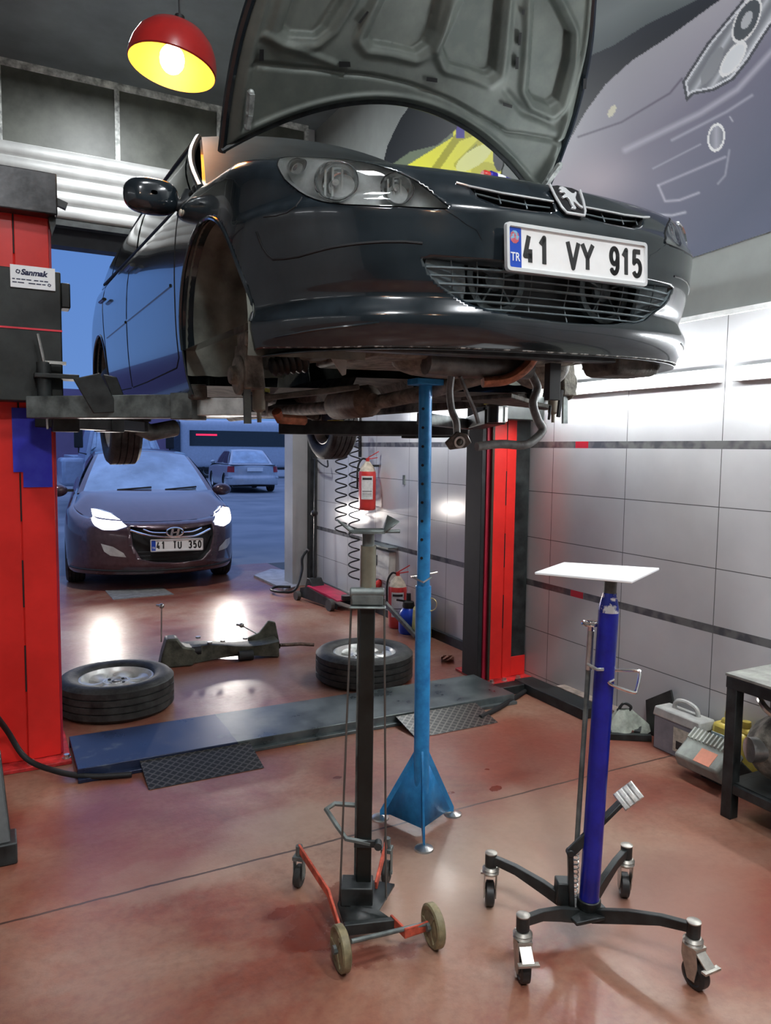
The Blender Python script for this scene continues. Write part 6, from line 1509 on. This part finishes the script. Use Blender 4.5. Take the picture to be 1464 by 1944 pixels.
# suspension both front corners
for sg in (-1, 1):
    h = Vector((sg*.70, .88, .17))
    k = MB(); k.box(TP @ (h+Vector((sg*.015, 0, .03))), (.075, .15, .16), R3, taper=.8); k.box(TP @ (h+Vector((sg*.0, -.02, .12))), (.09, .1, .05), R3)
    T_ = TP @ Matrix.Translation(h+Vector((sg*.05, 0, 0))) @ Matrix.Rotation(sg*pi/2, 4, 'Y'); k.lathe([(.001, .035), (.03, .035), (.035, .01), (.07, .01), (.07, -.005), (.001, -.005)], T_, 24)
    ko = k.build('steering_knuckle', dirt2, car, bevel=.006)
    MB().tube([TP @ (h+Vector((-sg*.02, .02, .1))), TP @ Vector((sg*.58, .95, .62))], .026, 14).build('strut_damper', dirt, car)
    MB().tube([TP @ (h+Vector((-sg*.02, -.0, -.03))), TP @ (h+Vector((-sg*.02, 0, -.12))), TP @ (h+Vector((-sg*.02, 0, -.13))), TP @ (h+Vector((-sg*.02, 0, -.165)))], .02, 12, radii=[.022, .024, .009, .008]).build('ball_joint', M('dusty_joint', (0.2, 0.18, 0.14), .6, .3), ko)
    MB().bar(TP @ (h+Vector((sg*.03, -.02, -.02))), TP @ (h+Vector((sg*.03, -.02, -.17))), .025, .012, up=(0, 1, 0)).build('caliper_bracket', greymetal, ko)
    bt = [(.022+.012*(i % 2)+.018*i/12) for i in range(13)]
    MB().tube([TP @ (h+Vector((-sg*(.06+.011*i), -.02, .03+.003*i))) for i in range(13)], .03, 18, radii=bt).build('cv_boot', M('rubber_boot', (0.015, 0.015, 0.014), .5), ko)
    MB().tube([TP @ (h+Vector((-sg*.18, -.02, .06))), TP @ Vector((sg*.25, .75, .26))], .014, 10).build('drive_shaft', dirt2, ko)
    am = MB(); am.prism([(0, -.03), (.10, -.05), (.34, -.16), (.36, .18), (.12, .05), (0, .03)], TP @ basis(Vector((sg*.68, .9, .08)), Vector((-sg, 0, .12)), Vector((0, 1, 0))), .02)
    am.build('control_arm', dirt, ko, bevel=.004)
    car_wheel_at(car, TP, 3.49, .11, sg*.76)
    MB().tube([TPv(sg*.3, 3.2, .16), TPv(sg*.5, 3.35, .14), TPv(sg*.64, 3.49, .12)], .04, 12).build('trailing_arm', dirt, car)
MB().tube([TPv(-.62, 3.42, .14), TPv(.62, 3.42, .14)], .045, 14).build('rear_axle_tube', dirt, car)
MB().tube([TPv(-.7, 3.2, .04), TPv(-.62, 3.22, .0), TPv(-.45, 3.3, .03)], .055, 12).build('rear_damper', greymetal, car)
# hanging hoses, flange and loose parts on the right
def HX(x, y, l): 
    # point seen at a pixel on the plane a given distance behind the bumper
    return hit(x, y, 1, TPv(0, l, 0).y)
hs = [HX(990, 672, .45), HX(1003, 700, .45), HX(1020, 735, .45), HX(1012, 765, .43), HX(1020, 795, .42), HX(1030, 815, .42), HX(1018, 832, .41), HX(995, 845, .40), HX(950, 843, .40), HX(905, 848, .40)]
pts = smooth_path(hs); MB().tube(pts, .0155, 10).build('coolant_hose', M('dusty_black_hose', (0.10, 0.10, 0.097), .5, var=.4, scale=20), car)
hs = [HX(857, 715, .42), HX(854, 745, .42), HX(858, 780, .41), HX(866, 800, .40), HX(868, 825, .40)]
MB().tube(smooth_path(hs), .0125, 8).build('wiring_loom', M('dusty_black_hose', (0,)*3), car)
hs = [HX(874, 715, .46), HX(884, 740, .46), HX(895, 765, .46), HX(903, 785, .46), HX(908, 803, .46)]
MB().tube(smooth_path(hs), .008, 6, radii=None).build('loose_wiring', M('dusty_black_hose', (0,)*3), car)
c = HX(869, 838, .40); nf = (EYE-c).normalized(); xx = Vector((0, 0, 1)).cross(nf).normalized(); T_ = basis(c, xx, nf.cross(xx)) @ Matrix.Rotation(rad(-20), 4, 'Z') @ Matrix.Rotation(rad(25), 4, 'Y')
fl = MB().prism([(-.046, -.02), (-.02, -.036), (.03, -.012), (.046, .012), (.02, .034), (-.02, .03)], T_, .012).build('flange_bracket', M('dark_worn_metal', (0.07, 0.06, 0.055), .35, .6, var=.4, scale=30), car, bevel=.003)
MB().lathe([(.020, .012), (.020, .018), (.013, .018), (.013, .012)], T_, 24).build('flange_ring', steel, fl); MB().sphere(T_ @ Vector((0, 0, .015)), .010).build('flange_bolt', dirt, fl)
hb = MB(); c = HX(1052, 765, .35); hb.bar(HX(1050, 690, .35), HX(1048, 760, .35), .05, .03, up=(0, 1, 0)); hb.bar(HX(1066, 740, .35), HX(1060, 792, .35), .014, .01, up=(0, 1, 0)); hb.bar(HX(1045, 770, .35), HX(1042, 797, .35), .008, .008, up=(0, 1, 0)); hb.build('horn_bracket', black, car, bevel=.002)
MB().box(TPv(.56, .36, .20), (.22, .16, .08), R3, taper=1.2).build('underside_shield', dirt, car, bevel=.02)
# spray can resting in the engine bay
a_ = hit(921, 333, 1, TPv(0, .75, 0).y); b_ = hit(952, 345, 1, TPv(0, .75, 0).y)
d = (b_-a_).normalized()
t = thing('spray_can', 'red capped blue spray can lying in the engine bay of the lifted car', 'spray can', a_)
MB().tube([a_+d*.01, a_+d*.02, a_+d*.17], .022, 20, radii=[.014, .024, .024]).build('can_body', M('blue_can', (0.03, 0.02, 0.30), .3, .2, var=.05), t)
MB().tube([a_-d*.015, a_-d*.005, a_+d*.015], .02, 20, radii=[.014, .019, .019]).build('can_cap', exred, t)
MB().tube([a_+d*.045, a_+d*.085], .0246, 20).build('can_label', white, t)
# ------------------------------------------------------------------ brown hatchback outside
fl_, fr_ = G(165, 1100), G(424, 1092); xd = (fr_-fl_).normalized(); bd_ = Vector((-xd.y, xd.x, 0)); ctr = (fl_+fr_)/2-bd_*.88-xd*.0
xd = (Matrix.Rotation(rad(7), 3, 'Z') @ xd); bd_ = Vector((-xd.y, xd.x, 0)); ctr += Vector((.04, 0, 0))
TH_ = Matrix.Identity(4)
for i in range(3): TH_[i][0] = xd[i]; TH_[i][1] = bd_[i]; TH_[i][2] = (0, 0, 1)[i]; TH_[i][3] = ctr[i]
H_IC = [(.10, .15), (.16, .06), (.22, .02), (.3, 0), (.55, 0), (.62, .015), (.68, .05), (.74, .12), (.8, .22), (1.0, .5)]
H_IS = [(.14, .05), (.25, .01), (.5, 0), (.65, .0), (.8, .02), (.95, .07), (1.1, .10)]
H_ZT = [(0, .72), (.3, .73), (.55, .765), (.8, .83), (1.0, .875), (1.3, .94), (1.6, .98), (3.0, 1.02), (4.5, 1.06), (6, 1.0)]
H_ZB = [(0, .17), (.8, .18), (1, .2), (1.3, .18), (3, .18), (4, .25), (6, .3)]
Q = Shell(TH_, .89, .72, 2.3, H_IC, H_IS, H_ZT, H_ZB, 4.3)
brown = M('brown_metallic_paint', (0.065, 0.035, 0.045), .24, .35, var=.12, scale=20, coat=.8)
hc = thing('parked_car', 'brown hatchback with lit headlights facing in at the garage door', 'car', ctr)
def popen(sh, bc, zc, r, rz):
    o = [(sh.b2s(bc-r*.95), -.2)]
    for k in range(25):
        an = pi-pi*k/24; o.append((sh.b2s(bc+r*cos(an)), zc+rz*sin(an)))
    return o+[(sh.b2s(bc+r*.95), -.2)]
Q.bvh(-1.2, 1.2)
hl_L = [Q.pix(x, y) for x, y in [(165, 966), (180, 968), (205, 975), (225, 987), (242, 999), (220, 1006), (195, 1006), (180, 998), (170, 985)]]
hl_R = [Q.pix(x, y) for x, y in [(405, 990), (415, 972), (428, 961), (440, 962), (443, 980), (436, 992), (425, 998), (412, 996)]]
gq = [Q.pix(x, y) for x, y in [(247, 1000), (290, 1005), (335, 1006), (380, 1000), (402, 994), (405, 1015), (398, 1045), (382, 1062), (340, 1068), (300, 1068), (268, 1062), (252, 1035)]]
fgL = [Q.pix(x, y) for x, y in [(192, 1032), (215, 1038), (235, 1050), (240, 1058), (210, 1055), (198, 1047)]]
fgR = [Q.pix(x, y) for x, y in [(436, 1020), (428, 1024), (416, 1038), (414, 1046), (430, 1040), (436, 1030)]]
aF = popen(Q, .90, .32, .35, .36); aR = popen(Q, 3.55, .32, .35, .36)
Q.build('body_shell', brown, hc, [hl_L, hl_R, gq, aF, mir(aF), aR, mir(aR)], ns=40, nz=44, ds=.05)
hb_ = MB().grid(lambda a, b: (lambda q: TH_ @ (Q.loc(q, Q.zt(abs(q))-.001).lerp(Vector(((2*a-1)*.66, 1.02, .985)), b)+Vector((0, 0, .03*sin(pi*b)+.05*b*(1-(2*a-1)**2)*(1-b)+.02*(1-(2*a-1)**2)*b))))((2*a-1)*1.25), 40, 14)
hb_.build('bonnet', brown, hc, sharp=60)
dk = MB()
CH = Cabin(TH_, .76, .55, .98, .14, 4.12, 1.85, .13, 3.75, [(0, .965), (.5, 1.0), (1, 1.06)], 1.40, .045, .03, .03)
for sg in (1, -1):
    def f(a, b_, sg=sg):
        b = lerp(1.0, 4.1, a); q = Q.b2s(b); p = Q.loc(q, Q.zt(q)-.001); c = Vector((.68, b, interp(CH.zb, max(0, (b-1.1)/2.9)))); r = p.lerp(c, b_); return TH_ @ Vector((r.x*sg, r.y, r.z))
    dk.grid(f, 30, 3)
dk.build('belt_deck', brown, hc)
CH.body('cabin_shell', brown, hc)
sky_glass = M('sky_reflecting_glass', (0.22, 0.29, 0.36), .12, .6, var=.25, scale=2, coat=1.0)  # reflected sky is put into the pale blue base colour
CH.quad(CH.ws, -.92, .92, .03, .95, .006, nu=16).build('windscreen', sky_glass, hc)
for sg in (1, -1):
    fn = lambda v, t, sg=sg: CH.sd(v, t, sg)
    CH.quad(fn, .05, .46, .05, .9, .006).build('side_window', glassd, hc); CH.quad(fn, .49, .8, .05, .9, .006).build('side_window', glassd, hc)
    c = Vector((sg*(.98 if sg < 0 else .90), 1.38, .98)); mo = MB().sphere(TH_ @ c, .1, (1.2, .6, .75)).build('door_mirror', brown, hc); MB().bar(TH_ @ c, TH_ @ Vector((sg*.8, 1.4, .98)), .05, .03).build('mirror_arm', black, mo)
    for bc in (.90, 3.55):
        MB().grid(lambda a, b_: TH_ @ Vector((sg*lerp(.86, .5, b_), bc+.345*cos(pi*a), .32+.355*sin(pi*a))), 20, 2).build('wheel_arch_liner', black, hc)
        car_wheel_at(hc, TH_, bc, .316, sg*.79)
wp = MB()
for a0 in (-.45, .25): wp.tube([TH_ @ (CH.ws(a0+.5*k/6, .04+.05*k/6)+Vector((0, -.015, .015))) for k in range(7)], .01, 6)
wp.build('wiper', black, hc)
MB().bb(-.5, .5, .35, 3.9, .18, .5).xf(TH_).build('underbody', black, hc)
lit = M('lit_headlight', (1, 1, 1), .3, emit=(1.0, .93, .85), es=8)
for nm_, pl in (('a', hl_L), ('b', hl_R)):
    m_ = MB(); Q.rim(m_, pl, .002, .05); Q.patch(m_, pl, .05); h_ = m_.build('headlight', refl, hc); Q.patch(MB(), pl, .004).build('lit_lens', lit, h_)
    cq = sum(p[0] for p in pl)/len(pl); cz = sum(p[1] for p in pl)/len(pl)
    l = bpy.data.lights.new('headlight_beam', 'SPOT'); l.energy = 85; l.spot_size = rad(100); l.spot_blend = .8; l.color = (1, .92, .84); l.shadow_soft_size = .06
    lo = bpy.data.objects.new('headlight_beam', l); COL.objects.link(lo); lo.location = Q.P(cq, cz, -.03); lo.rotation_euler = (-bd_-Vector((0, 0, .07))).to_track_quat('-Z', 'Y').to_euler()
gm = MB(); Q.rim(gm, gq, .002, .06); Q.patch(gm, gq, .06); go = gm.build('grille', black, hc)
for sg, dzz in ((1, 0), (1, 1)):
    pass
def wing(pts, r, nm): MB().tube(smooth_path([Q.P(*Q.pix(x, y), -.008) for x, y in pts], 5), r, 6).build(nm, chrome, go)
wing([(248, 1007), (275, 1015), (300, 1019), (335, 1020), (370, 1017), (398, 1004)], .012, 'chrome_wing'); wing([(272, 1005), (290, 1011), (318, 1012)], .008, 'chrome_wing'); wing([(344, 1011), (365, 1009), (382, 1002)], .008, 'chrome_wing')
cz = Q.P(*Q.pix(331, 1010), -.02); Tq = basis(cz, xd, (0, 0, 1))
MB().tube([Tq @ Vector((.085*cos(k*pi/12), .045*sin(k*pi/12), 0)) for k in range(24)], .009, 6, closed=True).build('emblem_ring', chrome, go)
hm = MB()
for x0 in (-.03, .03): hm.prism([(x0-.012-.008, -.035), (x0+.012-.008, -.035), (x0+.012+.008, .035), (x0-.012+.008, .035)], Tq, .012)
hm.prism([(-.03, -.012), (.03, -.002), (.03, .012), (-.03, .0)], Tq, .012); hm.build('emblem_letter', chrome, go)
cp_ = Q.P(*Q.pix(335, 1034), -.02); T_ = basis(cp_, xd, (0, 0, 1)); plate(hc, T_ if T_[1][2] < 0 else basis(cp_, xd, (0, 0, 1), -bd_), .52, .112, '41 TU 350')
for nm_, pl in (('a', fgL), ('b', fgR)): Q.patch(MB(), pl, -.004).build('fog_lamp', M('fog_lamp_lens', (0.5, 0.5, 0.48), .25, .3), hc)
gb2 = MB()
for z in (.33, .37, .41): gb2.tube([Q.P(-.3+.6*k/10, z, .02) for k in range(11)], .006, 5)
gb2.build('grille_bar', black, go)
Q.bvh(-2, -.3)
MB().tube([Q.P(q/20*.8, .215+.02*abs(q/20), -.004) for q in range(-20, 21)], .01, 6).build('lip_spoiler', black, hc)
# ------------------------------------------------------------------ silver sedan, rear towards us
sl_, sr_ = G(428, 934), G(512, 932)
xd = (sr_-sl_); wdt = xd.length; xd.normalize(); bd_ = Vector((-xd.y, xd.x, 0))
dist = 1.0; ctr = (sl_+sr_)/2
ang = rad(-12); xd = Vector((xd.x*cos(ang)-xd.y*sin(ang), xd.x*sin(ang)+xd.y*cos(ang), 0))
xd = Vector((cos(rad(-5)), sin(rad(-5)), 0)); bd_ = Vector((-xd.y, xd.x, 0)); ctr = ctr-bd_*.9+xd*.05
TS = Matrix.Identity(4)
for i in range(3): TS[i][0] = xd[i]; TS[i][1] = bd_[i]; TS[i][2] = (0, 0, 1)[i]; TS[i][3] = ctr[i]
silver = M('silver_blue_paint', (0.42, 0.43, 0.46), .3, .3, var=.05, coat=.6)
D_IC = [(.1, .12), (.2, .02), (.4, 0), (.52, .02), (.56, .05), (.8, .08), (1.0, .12)]; D_IS = [(.14, .05), (.3, 0), (.6, 0), (.85, .03), (1.0, .07)]
D_ZT = [(0, .95), (.7, .95), (1, .94), (2, .93), (3, .92), (4.2, .86), (5.2, .72), (6, .7)]; D_ZB = [(0, .28), (1, .24), (3, .2), (6, .2)]
D = Shell(TS, .86, .45, 2.6, D_IC, D_IS, D_ZT, D_ZB, 4.38)
sc = thing('parked_car', 'silver saloon seen from behind in the street, before the white minibus', 'car', ctr)
aF = popen(D, .95, .31, .34, .34); aR = popen(D, 3.46, .31, .34, .34)
D.build('body_shell', silver, sc, [aF, mir(aF), aR, mir(aR)], ns=16, nz=20, ds=.08)
CS = Cabin(TS, .74, .54, .50, .12, 3.35, 1.15, .1, 2.6, [(0, .93), (1, .92)], 1.40, .03, .02, .03); CS.body('cabin_shell', silver, sc)
MB().grid(lambda a, b: TS @ Vector(((2*a-1)*.80, lerp(.08, 3.4, b), .935)), 6, 6).build('body_deck', silver, sc); MB().grid(lambda a, b: TS @ Vector(((2*a-1)*.80, lerp(3.3, 4.3, b), lerp(.92, .72, b*b))), 6, 6).build('bonnet', silver, sc)
CS.quad(CS.ws, -.88, .88, .08, .9, .008).build('rear_window', sky_glass, sc)
for sg in (1, -1):
    fn = lambda v, t, sg=sg: CS.sd(v, t, sg)
    CS.quad(fn, .12, .46, .08, .88, .008).build('side_window', glassd, sc); CS.quad(fn, .5, .88, .08, .88, .008).build('side_window', glassd, sc)
    D.patch(MB(), [(sg*.50, .68), (sg*.92, .68), (sg*.95, .88), (sg*.52, .88)], -.008).build('tail_light', M('red_tail_lamp', (0.35, 0.015, 0.02), .25), sc)
    for bc in (.95, 3.46): car_wheel_at(sc, TS, bc, .31, sg*.74, R=.31)
    MB().sphere(TS @ Vector((sg*.92, 2.75, .98)), .08, (1.1, .7, .8), n=10).build('door_mirror', silver, sc)
    MB().tube(D.linep([(sg*.6, .5), (sg*1.2, .5)], -.01), .02, 6).build('bumper_strip', silver, sc)
MB().bb(-.26, .26, -.012, .04, .72, .84).xf(TS).build('number_plate', M('plate_white', (0,)*3), sc); MB().bb(-.7, .7, .2, 4.1, .2, .5).xf(TS).build('underbody', black, sc)
# ------------------------------------------------------------------ white minibus
a_ = G(338, 905); v_ = 36.5
x0 = hit(342, 850, 1, v_).x; 
bt_ = thing('minibus', 'white minibus parked across the street behind the silver saloon', 'minibus', (x0+3, v_, 0))
TBm = Matrix.Translation((x0, v_, 0)) @ Matrix.Rotation(rad(-6), 4, 'Z')
mb = MB(); 
def bsec(u, v):
    x = lerp(0, 7.0, u); an = v*2*pi; cy, cz = cos(an), sin(an); e = .28
    k = 1-.10*max(0, 1-u*14)**2; k2 = 1-.35*max(0, (u-.84)/.16)**1.5
    y = 1.0+.98*math.copysign(abs(cy)**e, cy)*k; z = .38+(2.85-.38)*.5*(1+math.copysign(abs(cz)**e, cz)); z = .38+(z-.38)*k2
    return TBm @ Vector((x, y, z))
mb.grid(bsec, 40, 48, cv=True); wv = M('white_van_paint', (0.46, 0.49, 0.55), .35, var=.04, coat=.5)
mb.poly([bsec(0, k/48) for k in range(48)]); mb.build('van_body', wv, bt_, sharp=40)
wnd = MB().bb(.45, 6.1, -.004, .03, 1.55, 2.30).xf(TBm).build('window_band', glassd, bt_)
MB().bb(.75, 1.75, -.02, -.006, 2.05, 2.13).xf(TBm).build('red_light_strip', M('red_light_strip', (.8, .02, .05), .4, emit=(1, .02, .08), es=1.5), wnd)  # emissive red strip in front of the window band
MB().bb(5.35, 5.40, -.012, .02, 1.55, 2.3).xf(TBm).build('window_divider', wv, wnd)
MB().bb(-.015, .02, .25, 1.75, 1.2, 2.4).xf(TBm).build('rear_glass', glassd, bt_)
MB().bb(-.5, 0.02, .0, .25, .5, 2.7).xf(TBm).build('open_rear_door', M('dark_door_inside', (0.03, 0.04, 0.06), .5), bt_)
sk_ = MB().bb(.1, 6.9, -.01, .02, .40, .52).xf(TBm).build('lower_sill', black, bt_)
for x in (1.3, 5.6): car_wheel_at(bt_, TBm @ Matrix.Rotation(-pi/2, 4, 'Z') @ Matrix.Identity(4), x, .34, -.18-0, R=.34)
# ------------------------------------------------------------------ pale blue truck behind the brown car
v_ = 17.5; xa = hit(176, 850, 1, v_).x; xb = hit(298, 850, 1, v_).x; w_ = xb-xa
tt = thing('small_truck', 'pale blue truck with black side mirrors, half hidden behind the brown car', 'truck', ((xa+xb)/2, v_, 0))
tb = M('pale_blue_truck_paint', (0.30, 0.36, 0.47), .35, var=.06, coat=.4)
TT = Matrix.Translation(((xa+xb)/2, v_, 0)); hw = w_/2
ck = MB(); ck.mesh([TT @ Vector(p) for p in [(-hw*1.25, 0, .45), (hw*1.25, 0, .45), (hw*1.25, 1.7, .45), (-hw*1.25, 1.7, .45), (-hw*1.22, 0, 1.25), (hw*1.22, 0, 1.25), (hw*1.22, 1.7, 1.25), (-hw*1.22, 1.7, 1.25), (-hw*.9, .5, 2.05), (hw*.9, .5, 2.05), (hw*.9, 1.65, 2.08), (-hw*.9, 1.65, 2.08)]],
    [(0, 3, 2, 1), (0, 1, 5, 4), (1, 2, 6, 5), (2, 3, 7, 6), (3, 0, 4, 7), (4, 5, 9, 8), (5, 6, 10, 9), (6, 7, 11, 10), (7, 4, 8, 11), (8, 9, 10, 11)])
ck.build('cab', tb, tt, bevel=.06)
def wq(u, v): 
    a = Vector((lerp(-hw*1.08, hw*1.08, u), -.02+.03, 1.31)); b = Vector((lerp(-hw*.82, hw*.82, u), .455, 1.98)); return TT @ (a.lerp(b, v)+Vector((0, -.02, .01)))
MB().grid(wq, 6, 4).build('windscreen', sky_glass, tt, solid=.01)
for sg in (-1, 1):
    mo = MB().bb(sg*hw*1.42-.09, sg*hw*1.42+.09, -.05, .03, 1.45, 1.85).xf(TT).build('side_mirror', black, tt, bevel=.02)
    MB().tube([TT @ Vector((sg*hw*1.1, .1, 1.3)), TT @ Vector((sg*hw*1.42, 0, 1.35)), TT @ Vector((sg*hw*1.42, 0, 1.95)), TT @ Vector((sg*hw*.95, .4, 1.98))], .015, 6).build('mirror_arm', black, mo)
    MB().bb(sg*hw-.12, sg*hw+.12, -.03, .02, .75, .95).xf(TT).build('truck_headlight', refl, tt)
    car_wheel_at(tt, TT, .8, .33, sg*hw*1.05, R=.33)
MB().bb(-hw*1.35, hw*1.35, 1.8, 4.6, .75, 1.25).xf(TT).build('load_bed', tb, tt, bevel=.02)
MB().bb(-hw*1.9, -hw*1.15, .2, 1.6, .6, 1.22).xf(TT).build('side_step', tb, tt, bevel=.08)
